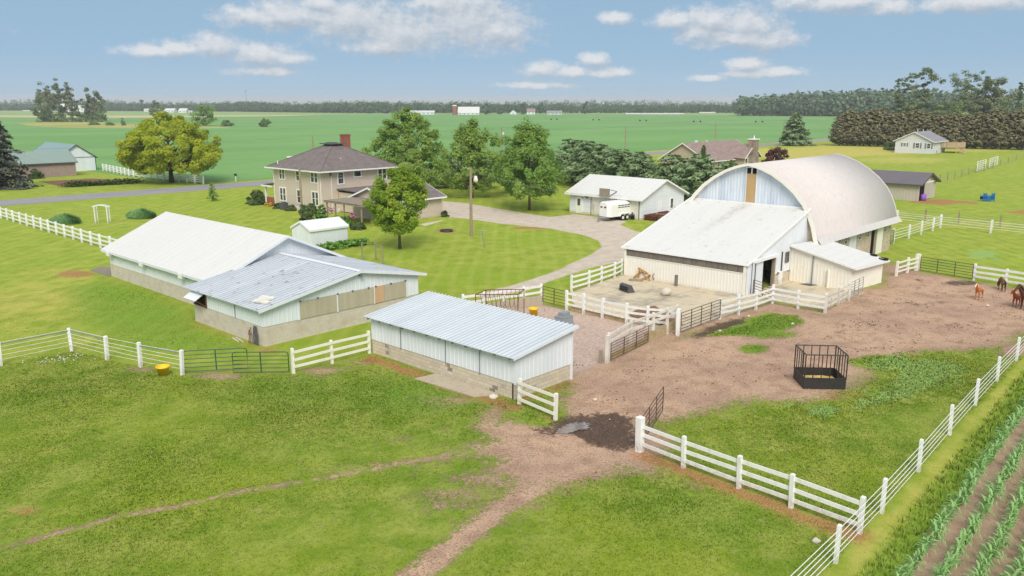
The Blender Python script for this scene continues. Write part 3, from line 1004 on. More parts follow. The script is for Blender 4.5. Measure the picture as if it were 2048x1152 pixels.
N.put(b.inputs['Base Color'], c)
N.put(b.inputs['Roughness'], N.m('SUBTRACT', .95, N.m('MULTIPLY', fm, .45)))
b.inputs['Specular IOR Level'].default_value = .15
hb = N.m('ADD', N.m('MULTIPLY', n_b, .6), N.m('ADD', N.m('MULTIPLY', n_c, .6), N.m('MULTIPLY', n_d, .4)))
vo = N.n('ShaderNodeTexVoronoi')
vo.inputs['Scale'].default_value = 3.2
N.put(vo.inputs['Vector'], P)
pit = N.m('MULTIPLY', N.m('MULTIPLY', N.ss(vo.outputs['Distance'], .12, .32), .8), fd)
bumpit(N, b, N.m('ADD', hb, pit), .6, .08)
me.materials.append(m)

# --- far fields, road, garden: sheets a few millimetres to centimetres above the one below


def sheet(name, pts, z, mat, kind='structure'):
    o = MB().poly([(p[0], p[1], z) for p in pts]).build(name, mat)
    return setting(o, kind)


def fieldmat(name, c1, c2, c3=None, row=None):
    m, N, b = newmat(name)
    P = pos(N)
    x, y, z = N.xyz(P)[:3]
    n1 = N.noise(N.vec(N.m('MULTIPLY', x, .6), y, 0.0), .02, 5, .6)
    n2 = N.noise(P, .35, 5, .7)
    n3 = N.noise(P, 1.6, 3, .7)
    c = N.mix(N.ss(n1, .38, .64), c1, c2)
    c = N.mix(N.m('MULTIPLY', N.ss(n2, .48, .72), .35), c, c3 or c1)
    c = N.mix(N.m('MULTIPLY', N.ss(n3, .55, .75), .4), c, tuple(v * .55 for v in c1))
    if row:
        s = N.m('SINE', N.m('ADD', N.m('MULTIPLY', y, row), N.m('MULTIPLY', n2, 2.0)))
        c = N.mix(N.m('MULTIPLY', N.ss(s, .1, 1.0), .22), c, c3 or c2)
    N.put(b.inputs['Base Color'], c)
    b.inputs['Roughness'].default_value = .95
    b.inputs['Specular IOR Level'].default_value = .1
    bumpit(N, b, n3, .4, .1)
    return m


soy = fieldmat('soybean_field', C(108, 153, 88), C(122, 164, 98), C(146, 175, 112), 8.0)
farm_g = fieldmat('far_green_field', C(150, 172, 112), C(136, 166, 104), C(176, 182, 120))
tanf = fieldmat('ripe_wheat', C(204, 192, 146), C(190, 180, 134), C(176, 176, 120))
roadm, N, b = newmat('asphalt')
P = pos(N)
x, y, z = N.xyz(P)[:3]
n1 = N.noise(N.vec(N.m('MULTIPLY', x, .12), y, 0.0), 1.2, 5, .6)
n2 = N.noise(P, 6, 4, .7)
c = N.mix(N.ss(n1, .35, .68), C(136, 136, 142), C(158, 156, 158))
c = N.mix(N.m('MULTIPLY', N.ss(n2, .5, .75), .3), c, C(110, 110, 116))
N.put(b.inputs['Base Color'], c)
b.inputs['Roughness'].default_value = .9
road = MB().bx(-500, 2600, 135.3, 142.6, -.3, .03).build('road', roadm)
setting(road)
sheet('road_shoulder', [(-500, 134.4), (2600, 134.4), (2600, 143.6), (-500, 143.6)], .012, fieldmat('shoulder_gravel', C(170, 160, 130), C(150, 150, 100)))
sheet('soybean_field', [(-700, 226), (66.5, 215), (68.5, 196), (69.5, 160), (71.5, 146.2), (2600, 146.2), (2600, 900), at(1690, 234)[:2], at(1480, 231)[:2], at(1130, 228.6)[:2], at(700, 228.6)[:2], at(560, 232.5)[:2], at(270, 236)[:2], at(0, 235)[:2], at(-900, 235)[:2]], .03, soy)
sheet('wheat_field', [at(-900, 231)[:2], at(0, 231)[:2], at(330, 231.5)[:2], at(640, 229.8)[:2], at(560, 232.2)[:2], at(270, 235.6)[:2], at(0, 234.6)[:2], at(-900, 234.6)[:2]][::-1], .06, tanf)
sheet('far_pasture', [at(-900, 219)[:2], at(300, 221)[:2], at(700, 224)[:2], at(1500, 224)[:2], at(1900, 226)[:2], at(1700, 231)[:2], at(1480, 231)[:2], at(1130, 228.6)[:2], at(700, 228.6)[:2], at(640, 229.8)[:2], at(330, 231.5)[:2], at(0, 231)[:2], at(-900, 231)[:2]][::-1], .05, farm_g)
isl = fieldmat('unmown_grass', C(176, 172, 108), C(150, 160, 84), C(196, 176, 130))
sheet('unmown_island', [at(30, 246)[:2], at(60, 244)[:2], at(160, 241)[:2], at(240, 247)[:2], at(330, 251)[:2], at(470, 254.5)[:2], at(440, 256)[:2], at(330, 257)[:2], at(200, 256)[:2], at(120, 256)[:2], at(60, 252)[:2]][::-1], .06, isl)
soilm = fieldmat('garden_soil', C(128, 94, 74), C(146, 110, 88), C(110, 82, 64))
sheet('garden_soil', [at(78, 363)[:2], at(130, 375)[:2], at(200, 371)[:2], at(262, 361)[:2], at(185, 357)[:2]], .02, soilm)
# concrete yard and aprons as real slabs
yard = MB()
yard.slab([(44.6, 27.3, .05), (57.2, 26.9, .05), (57.2, 40.6, .05), (49.0, 39.6, .05), (46.6, 37.6, .05), (45.3, 36.0, .05)], .2)
yard.slab([(57.2, 22.8, .05), (64.8, 22.8, .05), (64.8, 29.2, .05), (57.2, 29.2, .05)], .2)
m, N, b = newmat('yard_concrete')
P = pos(N)
n1 = N.noise(P, .35, 5, .65)
n2 = N.noise(P, 1.4, 5, .7)
n3 = N.noise(P, 12, 3)
c = N.mix(N.ss(n1, .46, .66), C(212, 197, 168), C(168, 158, 142))
c = N.mix(N.m('MULTIPLY', N.ss(n2, .55, .72), .4), c, C(140, 130, 114))
c = N.mix(N.m('MULTIPLY', N.ss(N.noise(P, .8, 4), .6, .72), .6), c, C(212, 196, 166))
c = N.mix(N.m('MULTIPLY', n3, .2), c, C(120, 110, 96))
x, y, z = N.xyz(P)[:3]
for q, s in ((x, 4.2), (y, 4.4)):
    fr = N.m('ABSOLUTE', N.m('SUBTRACT', N.m('FRACT', N.m('DIVIDE', q, s)), .5))
    c = N.mix(N.m('MULTIPLY', N.m('LESS_THAN', fr, .006), .7), c, C(96, 88, 76))
N.put(b.inputs['Base Color'], c)
N.put(b.inputs['Roughness'], N.m('SUBTRACT', .95, N.m('MULTIPLY', N.ss(n1, .4, .6), .2)))
bumpit(N, b, n3, .3, .01)
setting(yard.build('concrete_yard', m))
setting(MB().slab([(27.05, 32.6, .05), (28.38, 32.3, .09), (28.38, 27.6, .09), (27.3, 28.3, .05)][::-1], .3).build('concrete_ramp', concrete))
setting(MB().slab([(*at(180, 541)[:2], .03), (*at(221, 554)[:2], .03), (*at(222, 536)[:2], .03), (*at(203, 533)[:2], .03)], .2).build('concrete_step', simple('grey_old_concrete', C(140, 132, 120), .9, .2, 1.5, spec=.2, dirt=C(110, 100, 86), dirtamt=.5)))
pud = MB()
pp = [at(x, y)[:2] for x, y in ((1098, 862), (1118, 848), (1140, 840), (1165, 839), (1184, 843), (1192, 851), (1180, 858), (1158, 860), (1140, 866), (1115, 870))]
pcx, pcy = sum(p[0] for p in pp) / len(pp), sum(p[1] for p in pp) / len(pp)
pd = []
for i in range(len(pp)):
    a_, b_2 = pp[i], pp[(i + 1) % len(pp)]
    for k in range(5):
        q_ = (a_[0] + (b_2[0] - a_[0]) * k / 5, a_[1] + (b_2[1] - a_[1]) * k / 5)
        j_ = rnd.uniform(.6, .95)
        pd.append((pcx + (q_[0] - pcx) * j_, pcy + (q_[1] - pcy) * j_, -.045))
pud.add([(pcx, pcy, -.045)] + pd, [(0, 1 + (i + 1) % len(pd), 1 + i) for i in range(len(pd))])
setting(pud.build('puddle', puddle_m))
# ---------------------------------------------------------------- buildings
def fbx(mb, ax, p0, u0, u1, z0, z1, o0, o1):       # box on a wall facing -X (ax 'x') or -Y (ax 'y'), standing o0..o1 proud of it
    if ax == 'x':
        return mb.bx(p0 - o1, p0 - o0, u0, u1, z0, z1)
    return mb.bx(u0, u1, p0 - o1, p0 - o0, z0, z1)


def window(par, ax, p0, u, z0, w, h, n=1, fr=.1, mat=None, sash=True, glass=None):
    mat = mat or white_vinyl
    f = MB()
    fbx(f, ax, p0, u - w / 2 - fr, u + w / 2 + fr, z0 - fr, z0, 0, .07)
    fbx(f, ax, p0, u - w / 2 - fr, u + w / 2 + fr, z0 + h, z0 + h + fr, 0, .07)
    for s in (-1, 1):
        a = u + s * (w / 2 + fr / 2)
        fbx(f, ax, p0, a - fr / 2, a + fr / 2, z0, z0 + h, 0, .06)
    for k in range(1, n):
        a = u - w / 2 + w * k / n
        fbx(f, ax, p0, a - fr * .6, a + fr * .6, z0, z0 + h, 0, .055)
    if sash:
        for k in range(n):
            a0, a1 = u - w / 2 + w * k / n + fr * .6, u - w / 2 + w * (k + 1) / n - fr * .6
            fbx(f, ax, p0, a0, a1, z0 + h / 2 - .03, z0 + h / 2 + .03, 0, .045)
    fo = f.build('window', mat, par)
    g = MB()
    fbx(g, ax, p0, u - w / 2, u + w / 2, z0, z0 + h, .01, .025)
    g.build('pane', glass or clearglass, fo)
    return fo


def roof_gable(par, x0, x1, y0, y1, ze, zr, mat, along='y', ovh=.4, ovg=.3, ridge=None, t=.08, rib=None, trim=None, name='roof'):
    """two slopes; ridge along x or y; eaves at height ze over the walls"""
    mb = MB()
    if along == 'y':
        rc = (x0 + x1) / 2 if ridge is None else ridge
        for xe, s in ((x0, -1), (x1, 1)):
            sl = (zr - ze) / abs(rc - xe)
            e = (xe + s * ovh, ze - sl * ovh)
            A, B = (e[0], y0 - ovg, e[1]), (e[0], y1 + ovg, e[1])
            Cc, D = (rc, y1 + ovg, zr), (rc, y0 - ovg, zr)
            q = [A, B, Cc, D] if s > 0 else [B, A, D, Cc]
            if rib:
                mb.ribbed(q[0], q[1], q[2], q[3], rib, .025, t)
            else:
                mb.slab(q, t)
    else:
        rc = (y0 + y1) / 2 if ridge is None else ridge
        for ye, s in ((y0, -1), (y1, 1)):
            sl = (zr - ze) / abs(rc - ye)
            e = (ye + s * ovh, ze - sl * ovh)
            A, B = (x0 - ovg, e[0], e[1]), (x1 + ovg, e[0], e[1])
            Cc, D = (x1 + ovg, rc, zr), (x0 - ovg, rc, zr)
            q = [A, B, Cc, D] if s < 0 else [B, A, D, Cc]
            if rib:
                mb.ribbed(q[0], q[1], q[2], q[3], rib, .025, t)
            else:
                mb.slab(q, t)
    o = mb.build(name, mat, par)
    if trim:
        f = MB()
        h = .18
        if along == 'y':
            for xe, s in ((x0, -1), (x1, 1)):
                sl = (zr - ze) / abs(rc - xe)
                ex, ez = xe + s * ovh, ze - sl * ovh
                f.bx(min(ex, ex + s * .03), max(ex, ex + s * .03), y0 - ovg, y1 + ovg, ez - h, ez + .02)
                for yy in (y0 - ovg - .03, y1 + ovg + .002):
                    f.add([(ex, yy, ez - h), (rc, yy, zr - h), (rc, yy, zr + .03), (ex, yy, ez + .03), (ex, yy + .028, ez - h), (rc, yy + .028, zr - h), (rc, yy + .028, zr + .03), (ex, yy + .028, ez + .03)],
                          [(0, 1, 2, 3), (7, 6, 5, 4), (0, 4, 5, 1), (3, 2, 6, 7), (0, 3, 7, 4), (1, 5, 6, 2)])
        else:
            for ye, s in ((y0, -1), (y1, 1)):
                sl = (zr - ze) / abs(rc - ye)
                ey, ez = ye + s * ovh, ze - sl * ovh
                f.bx(x0 - ovg, x1 + ovg, min(ey, ey + s * .03), max(ey, ey + s * .03), ez - h, ez + .02)
                for xx_ in (x0 - ovg - .03, x1 + ovg + .002):
                    f.add([(xx_, ey, ez - h), (xx_, rc, zr - h), (xx_, rc, zr + .03), (xx_, ey, ez + .03), (xx_ + .028, ey, ez - h), (xx_ + .028, rc, zr - h), (xx_ + .028, rc, zr + .03), (xx_ + .028, ey, ez + .03)],
                          [(0, 1, 2, 3), (7, 6, 5, 4), (0, 4, 5, 1), (3, 2, 6, 7), (0, 3, 7, 4), (1, 5, 6, 2)])
        f.build('fascia', trim, par)
    return o


# --- the low open-fronted shelter in the middle of the picture
t = thing('livestock_shelter', 'low white metal shelter on a block base with ribbed silvery roof, nearest building', 'shed', (28.45, 26.5, 0))
w = MB()
w.ribwall((28.45, 38.15), (28.45, 26.5), .85, 2.16, .31)
w.ribwall((28.45, 26.5), (32.85, 26.5), .85, [(0, 2.16), (1, 2.68)], .31)
w.ribwall((32.85, 38.15), (28.45, 38.15), .85, [(0, 2.68), (1, 2.16)], .31)
w.build('wall', white_panel, t)
bw = MB().bx(28.47, 28.68, 26.52, 38.13, -.2, .852).bx(28.68, 32.83, 26.52, 26.72, -.2, .852).bx(28.68, 32.83, 37.93, 38.13, -.2, .852)
bw.build('block_base', block, t)
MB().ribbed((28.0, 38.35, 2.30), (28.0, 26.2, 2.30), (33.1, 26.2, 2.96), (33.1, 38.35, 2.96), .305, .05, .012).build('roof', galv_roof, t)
for k in range(12):
    y = 38.0 - k * (11.4 / 11)
    MB().bar((28.06, y, 2.20), (32.9, y, 2.83), .05, .13).build('rafter', old_wood, t)
tr = MB().bx(28.40, 28.50, 26.44, 26.54, .8, 2.2).bx(32.82, 32.92, 26.43, 26.53, -.2, 2.72)
tr.ob((30.55, 26.2, 2.60), (5.12, .03, .14), 0, 0, -math.atan2(.66, 5.1))
tr.build('corner_trim', white_panel, t)
for y in (35.4, 31.6, 29.0):
    MB().bx(28.40, 28.425, y - .02, y + .02, .8, 2.15).build('panel_seam', grey_steel, t)
MB().bx(28.41, 28.46, 26.62, 26.67, 0, .82).build('downpipe', black_steel, t)
MB().bx(32.75, 32.9, 30.2, 30.35, 0, 2.6).bx(32.75, 32.9, 34.2, 34.35, 0, 2.6).build('rear_post', old_wood, t)

# --- middle barn with weathered roof
t = thing('gabled_barn', 'white gabled barn with dark weathered ribbed roof and tan translucent wall panels', 'barn', (24.7, 43.9, 0))
w = MB()
w.ribwall((24.7, 52.9), (24.7, 43.9), 1.24, 2.42, .31)
za_, zr_ = 2.42, 3.66
rx_ = (31.85 - 24.7) / (37.0 - 24.7)
w.ribwall((24.7, 43.9), (37.0, 43.9), 1.24, [(0, za_), (rx_, zr_), (1, 2.75)], .31)
w.ribwall((37.0, 43.9), (37.0, 53.4), 1.24, 2.75, .31)
w.build('wall', white_panel, t)
MB().bx(24.72, 24.95, 43.92, 52.9, -.2, 1.242).bx(24.95, 36.98, 43.92, 44.14, -.2, 1.242).bx(36.76, 36.98, 44.14, 53.4, -.2, 1.242).build('block_base', block_smooth, t)
rf = MB()
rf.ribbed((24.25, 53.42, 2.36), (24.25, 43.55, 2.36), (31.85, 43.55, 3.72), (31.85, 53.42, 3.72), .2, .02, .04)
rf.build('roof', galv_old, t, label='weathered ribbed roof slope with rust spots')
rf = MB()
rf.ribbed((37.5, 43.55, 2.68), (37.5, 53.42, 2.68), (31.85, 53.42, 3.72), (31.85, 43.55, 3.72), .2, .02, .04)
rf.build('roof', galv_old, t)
rc = MB()
for x0, z0, x1, z1 in ((24.25, 2.36, 31.85, 3.72), (31.85, 3.72, 37.5, 2.68)):
    rc.add([(x0, 43.52, z0 - .13), (x1, 43.52, z1 - .13), (x1, 43.52, z1 + .06), (x0, 43.52, z0 + .06), (x0, 43.548, z0 - .13), (x1, 43.548, z1 - .13), (x1, 43.548, z1 + .06), (x0, 43.548, z0 + .06)],
           [(0, 1, 2, 3), (7, 6, 5, 4), (0, 4, 5, 1), (3, 2, 6, 7), (0, 3, 7, 4), (1, 5, 6, 2)])
rc.add([(31.6, 43.5, 3.715), (31.85, 43.5, 3.765), (32.1, 43.5, 3.715), (31.6, 53.42, 3.715), (31.85, 53.42, 3.765), (32.1, 53.42, 3.715)], [(0, 1, 4, 3), (1, 2, 5, 4)])
rc.build('roof_trim', white_panel, t)
for x0, x1, mt in ((27.25, 30.05, fibreglass), (30.12, 33.05, fibreglass), (33.95, 35.85, fibreglass), (33.1, 33.92, plywood)):
    p = MB()
    if mt is fibreglass:
        p.ribwall((x0, 43.87), (x1, 43.87), 1.25, 2.4, .15, .015)
        p.build('translucent_panel', mt, t)
    else:
        p.bx(x0, x1, 43.85, 43.88, 1.25, 2.4)
        p.build('plywood_panel', mt, t)
MB().bx(30.045, 30.125, 43.83, 43.9, 1.2, 2.42).bx(33.05, 33.1, 43.83, 43.9, 1.2, 2.42).bx(27.17, 27.25, 43.84, 43.9, 1.2, 2.42).bx(35.85, 35.93, 43.84, 43.9, 1.2, 2.42).build('panel_post', white_panel, t)
for x in (27.3, 28.6, 30.1, 31.3, 32.6, 33.2, 34.5, 35.8):
    MB().bx(x - .06, x + .06, 43.80, 43.86, 2.38, 2.45).build('panel_hook', dark_grey, t)
a = MB().slab([(24.66, 51.1, 2.22), (24.66, 52.75, 2.22), (23.95, 52.75, 1.78), (23.95, 51.1, 1.78)][::-1], .03).build('hatch_flap', white_panel, t)
MB().bx(24.67, 24.705, 51.0, 52.75, 1.3, 2.2).build('hatch_opening', dark_in, t)
MB().bar((24.68, 51.05, 1.3), (24.0, 51.12, 1.8), .05).bar((24.66, 51.02, 1.25), (24.66, 51.02, 2.25), .07).bar((24.66, 51.0, 1.27), (24.66, 52.8, 1.27), .07).build('hatch_frame', rust_steel, t)
MB().bx(24.65, 24.69, 47.2, 47.26, 1.25, 2.35).build('panel_seam', grey_steel, t)
MB().ob((31.9, 43.72, 3.38), (.16, .2, .12)).ob((31.9, 43.6, 3.36), (.1, .18, .16)).build('gable_lamp', grey_steel, t)
fb = thing('roof_bundle', 'pale wrapped boards lying on the low edge of the dark weathered roof', 'boards', (25.3, 44.9, 2.6))
b1 = MB()
sl = math.atan2(1.36, 7.6)
for x, y, l in ((25.15, 44.75, 1.2), (25.42, 44.95, .9), (25.75, 45.05, 1.1)):
    b1.ob((x, y, 2.60 + (x - 25.0) * .179), (.3, l, .1), .25, 0, -sl)
b1.build('wrapping', old_white, fb)
# hoses and tools on the corner
h = thing('hanging_hose', 'dark hose hanging in long loops on the block wall corner', 'hose', (24.6, 44.6, 0))
hm = MB()
for k in range(6):
    y0 = 44.75 + k * .05
    hm.tube([(24.66, y0, 1.15), (24.6, y0 - .12 + .03 * k, .6), (24.52, y0 - .22 + .05 * k, .06), (24.55, y0 - .42 + .05 * k, .05), (24.6, y0 - .25, .6), (24.66, y0 - .05, 1.15)], .018, 5)
hm.build('hose_loop', dark_grey, h)
h = thing('rusty_hand_pump', 'rusty pipe tool leaning on the block wall beside the hose', 'tool', (24.5, 45.3, 0))
MB().tube([(24.45, 45.35, 0), (24.6, 45.3, 1.0)], .025, 5).tube([(24.5, 45.15, .55), (24.6, 45.5, .8), (24.6, 45.6, .45)], .022, 5).tube([(24.45, 45.2, 0), (24.6, 45.2, .7)], .02, 5).build('pipe_frame', rust_steel, h)
h = thing('loose_pipe', 'pale pipe lying on the ground along the block wall', 'pipe', (24.3, 46.1, 0))
MB().tube([(24.45, 46.9, .06), (24.25, 45.7, .06)], .05, 6).tube([(24.3, 47.1, .05), (24.1, 46.0, .05)], .04, 6).build('pipe_length', old_white, h)

# --- long white barn
t = thing('long_barn', 'long low barn with plain bright white roof and tan block base', 'barn', (26.8, 53.5, 0))
w = MB()
w.ribwall((26.8, 72.5), (26.8, 53.5), 1.12, 2.5, .31)
w.ribwall((26.8, 53.5), (37.8, 53.5), 1.12, [(0, 2.5), (.5, 4.88), (1, 2.5)], .31)
w.ribwall((37.8, 53.5), (37.8, 72.5), 1.12, 2.5, .31)
w.ribwall((37.8, 72.5), (26.8, 72.5), 1.12, [(0, 2.5), (.5, 4.88), (1, 2.5)], .31)
w.build('wall', white_panel, t)
MB().bx(26.78, 27.0, 53.5, 72.48, -.2, 1.125).bx(27.0, 37.78, 53.52, 53.74, -.2, 1.125).bx(37.56, 37.78, 53.74, 72.48, -.2, 1.125).bx(27.0, 37.56, 72.26, 72.48, -.2, 1.125).build('block_base', block_smooth, t)
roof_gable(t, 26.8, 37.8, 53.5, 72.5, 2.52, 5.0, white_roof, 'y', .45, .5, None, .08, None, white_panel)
for y in (71.6, 65.1, 58.3):
    v = MB().ob((26.55, y, 2.12), (.5, .55, .38), 0)
    v.add([(26.3, y - .27, 2.31), (26.3, y + .27, 2.31), (26.78, y + .27, 2.45), (26.78, y - .27, 2.45)], [(0, 1, 2, 3)])
    vo = v.build('vent_hood', white_vinyl, t)
    MB().ob((26.62, y - .62, 2.02), (.3, .3, .1)).build('vent_bracket', grey_steel, t)

barn_band = simple('weathered_white_band', C(206, 202, 198), .7, .05, 1.5, dirt=C(180, 172, 165), dirtamt=.4)
# --- arch-roofed barn
ARCH = [(27.92, 2.9), (28.14, 3.4), (28.42, 4.4), (28.82, 5.3), (29.4, 6.25), (30.3, 7.2), (31.4, 8.02), (32.5, 8.64), (33.5, 9.03), (34.2, 9.22), (34.75, 9.33)]
ARCH += [(2 * 34.75 - y, z) for y, z in ARCH[:-1][::-1]]
XF, XB = 67.5, 86.9
t = thing('arch_barn', 'big barn with pale pinkish arched roof and blue-white gable end', 'barn', (68, 28.3, 0))
r = MB()
n = len(ARCH)
inner = [(34.75 + (y - 34.75) * .975, z - .12) for y, z in ARCH]
vs = []
for X in (XF, XB):
    vs += [(X, y, z) for y, z in ARCH] + [(X, y, z) for y, z in inner]
fs = []
for i in range(n - 1):
    fs.append((i, i + 1, 2 * n + i + 1, 2 * n + i))
    fs.append((n + i + 1, n + i, 3 * n + i, 3 * n + i + 1))
    fs.append((i, n + i, n + i + 1, i + 1))
    fs.append((2 * n + i, 2 * n + i + 1, 3 * n + i + 1, 3 * n + i))
fs.append((0, 2 * n, 3 * n, n))
fs.append((n - 1, 2 * n - 1, 4 * n - 1, 3 * n - 1))
r.add(vs, fs)
r.build('roof', barn_shingle, t, True)
# white flared band along the eave, and arch edge trim
e = MB()
for s in (1, -1):
    Y = lambda y: y if s > 0 else 2 * 34.75 - y
    q = [(XF - .06, Y(28.06), 3.36), (XB + .06, Y(28.06), 3.36), (XB + .06, Y(27.62), 2.84), (XF - .06, Y(27.62), 2.84)]
    MB().slab(q if s > 0 else q[::-1], .07).build('eave_band', barn_band, t)
for X in (XF - .05, XB + .0):
    e = MB()
    for i in range(n - 1):
        (y0, z0), (y1, z1) = ARCH[i], ARCH[i + 1]
        a0, a1 = inner[i], inner[i + 1]
        k = 1.006
        o0 = (34.75 + (y0 - 34.75) * k, z0 + .03)
        o1 = (34.75 + (y1 - 34.75) * k, z1 + .03)
        b0 = (34.75 + (y0 - 34.75) * .962, z0 - .2)
        b1 = (34.75 + (y1 - 34.75) * .962, z1 - .2)
        e.add([(X, *o0), (X, *o1), (X, *b1), (X, *b0), (X + .05, *o0), (X + .05, *o1), (X + .05, *b1), (X + .05, *b0)],
              [(0, 3, 2, 1), (4, 5, 6, 7), (0, 1, 5, 4), (3, 7, 6, 2)])
    e.build('arch_trim', cream_panel, t)
# gable end
gm = MB()
gp = [(y, z) for y, z in inner]
Ys = np.arange(28.4, 41.15, .075)
top = np.interp(Ys, [p[0] for p in gp], [p[1] for p in gp])
vs, fs = [], []
for i, (y, z) in enumerate(zip(Ys, top)):
    d = .02 if (i % 4) in (0, 1) else 0.0
    vs += [(68.0 - d, y, 3.0), (68.0 - d, y, float(z))]
    if i:
        fs.append((2 * i - 2, 2 * i - 1, 2 * i + 1, 2 * i))
gm.add(vs, fs)
gm.build('gable_wall', galv_gable, t)
gm = MB()
gm.add([(86.3, y, 3.0) for y in Ys[::4]] + [(86.3, y, float(z)) for y, z in zip(Ys[::4], top[::4])], [(i, i + 1, len(Ys[::4]) + i + 1, len(Ys[::4]) + i) for i in range(len(Ys[::4]) - 1)])
gm.build('gable_wall', cream_panel, t)
d = MB().bx(67.90, 67.96, 34.12, 35.05, 5.6, 8.42).build('loft_door', door_tan, t)
f = MB().bx(67.88, 67.97, 34.05, 34.12, 5.6, 9.0).bx(67.88, 67.97, 35.05, 35.12, 5.6, 9.0).bx(67.88, 67.97, 34.53, 34.64, 8.42, 8.98).bx(67.87, 67.97, 34.02, 35.15, 8.94, 9.06).build('loft_window', white_panel, t)
MB().bx(67.92, 67.975, 34.12, 35.05, 8.44, 8.93).build('pane', dark_in, f)
# block walls
bw = MB()
bw.bx(68.02, 68.25, 28.35, 41.15, -.2, 3.2)
bw.bx(68.25, 86.0, 28.35, 28.57, -.2, 3.2)
bw.bx(68.25, 86.0, 40.93, 41.15, -.2, 3.2)
bw.bx(86.0, 86.25, 28.35, 41.15, -.2, 3.2)
bw.build('block_wall', barn_block, t)
MB().slab([(67.93, 28.33, 0), (67.93, 28.33, 3.35), (67.93, 28.55, 4.3), (67.93, 28.95, 5.2), (67.93, 29.35, 5.9), (67.93, 29.35, 0)][::-1], .08).build('end_wall', barn_block, t)
for y, z in ((73.0, 2.05), (74.5, 2.05), (77.8, 2.05), (79.9, 2.05), (84.4, 2.05)):
    window(t, 'y', 28.35, y, z, .52, .62, 1, .06, old_white)
MB().bx(75.4, 77.0, 28.30, 28.345, 0, 2.95).bx(71.6, 72.7, 28.30, 28.345, 0, 2.9).build('white_panel', white_panel, t)
MB().bx(80.9, 82.1, 28.31, 28.348, 0, 2.6).build('doorway', dark_in, t)
MB().bx(82.12, 83.6, 28.2, 28.27, .05, 2.7).bx(80.6, 83.8, 28.17, 28.3, 2.7, 2.82).build('sliding_door', cream_panel, t)
MB().bx(81.5, 82.12, 28.26, 28.30, 0, 2.6).build('door_leaf', old_wood, t)

# --- lean-to in front of the arch barn
t = thing('leanto_barn', 'wide lean-to with sloping white roof against the arch barn, grey board strip under its eave', 'barn', (57.3, 29.1, 0))
ze, zt_ = 2.42, 5.7
w = MB()
MB().ribwall((57.3, 40.5), (57.3, 29.1), .0, 1.78, .28).build('front_wall', leanto_panel, t)
w.ribwall((61.95, 29.1), (64.9, 29.1), .95, [(0, 3.95), (1, 4.86)], .3)
w.ribwall((64.9, 29.1), (67.98, 29.1), .95, [(0, 4.86), (1, 5.74)], .3)
w.ribwall((57.3, 29.1), (59.35, 29.1), 0, [(0, 2.40), (1, 3.05)], .3)
w.ribwall((59.35, 29.1), (61.95, 29.1), 2.5, [(0, 3.05), (1, 3.95)], .3)
w.build('wall', white_panel, t)
MB().ribwall((67.98, 40.5), (57.3, 40.5), 0, [(0, 5.74), (1, 2.42)], .3).build('rear_wall', white_panel, t)
MB().bx(61.95, 67.9, 29.12, 29.34, -.2, .955).build('block_base', block, t)
bd = MB()
rng = random.Random(3)
for k in range(24):
    y0 = 29.35 + k * (11.0 / 24)
    bd.bx(57.28 - rng.uniform(0, .02), 57.32, y0 + .008, y0 + 11.0 / 24 - .008, 1.76, 2.34)
bd.build('board_strip', greyboard, t)
MB().bx(57.24, 57.34, 40.3, 40.5, 0, 2.4).bx(57.24, 57.34, 29.1, 29.35, 0, 2.4).bx(57.25, 57.3, 29.35, 40.3, 1.71, 1.765).build('trim', cream_panel, t)
MB().ribbed((57.16, 40.75, 2.44), (57.16, 28.98, 2.44), (67.95, 28.98, 5.76), (67.95, 40.75, 5.76), .3, .012, .07).build('roof', leanto_roof, t)
e = MB()
for yy in (28.95, 40.77):
    e.bar((57.14, yy, 2.40), (67.95, yy, 5.73), .05, .16)
e.bx(57.11, 57.155, 28.93, 40.79, 2.36, 2.45)
e.build('roof_trim', white_vinyl, t)
MB().bx(67.80, 67.90, 29.0, 40.7, 5.72, 5.87).build('roof_flashing', white_vinyl, t)
MB().bx(58.0, 59.6, 28.9, 28.97, .06, 2.5).build('sliding_door', white_panel, t)
tk = MB().ob((60.0, 28.86, 2.62), (3.9, .3, .22)).build('door_track', white_vinyl, t)
MB().bx(61.72, 61.95, 28.98, 29.2, 0, 2.5).build('door_post', old_wood, t)
MB().bx(59.6, 61.7, 33.6, 33.7, .0, 2.9).build('inner_wall', door_tan, t)
wd = window(t, 'y', 29.08, 64.15, 1.75, .55, .75, 1, .07, greyboard)
MB().bx(63.15, 63.25, 29.0, 29.08, .9, 2.7).bx(62.6, 63.3, 29.02, 29.1, .95, 1.05).build('service_post', dark_grey, t)
MB().bx(62.75, 63.05, 28.95, 29.1, 0, 1.1).bx(63.1, 63.3, 28.95, 29.1, 0, 1.1).build('white_cabinet', white_paint, t)
MB().tube([(58.25, 28.85, 0), (58.25, 28.85, 2.4)], .04, 6).build('downpipe', dark_grey, t)

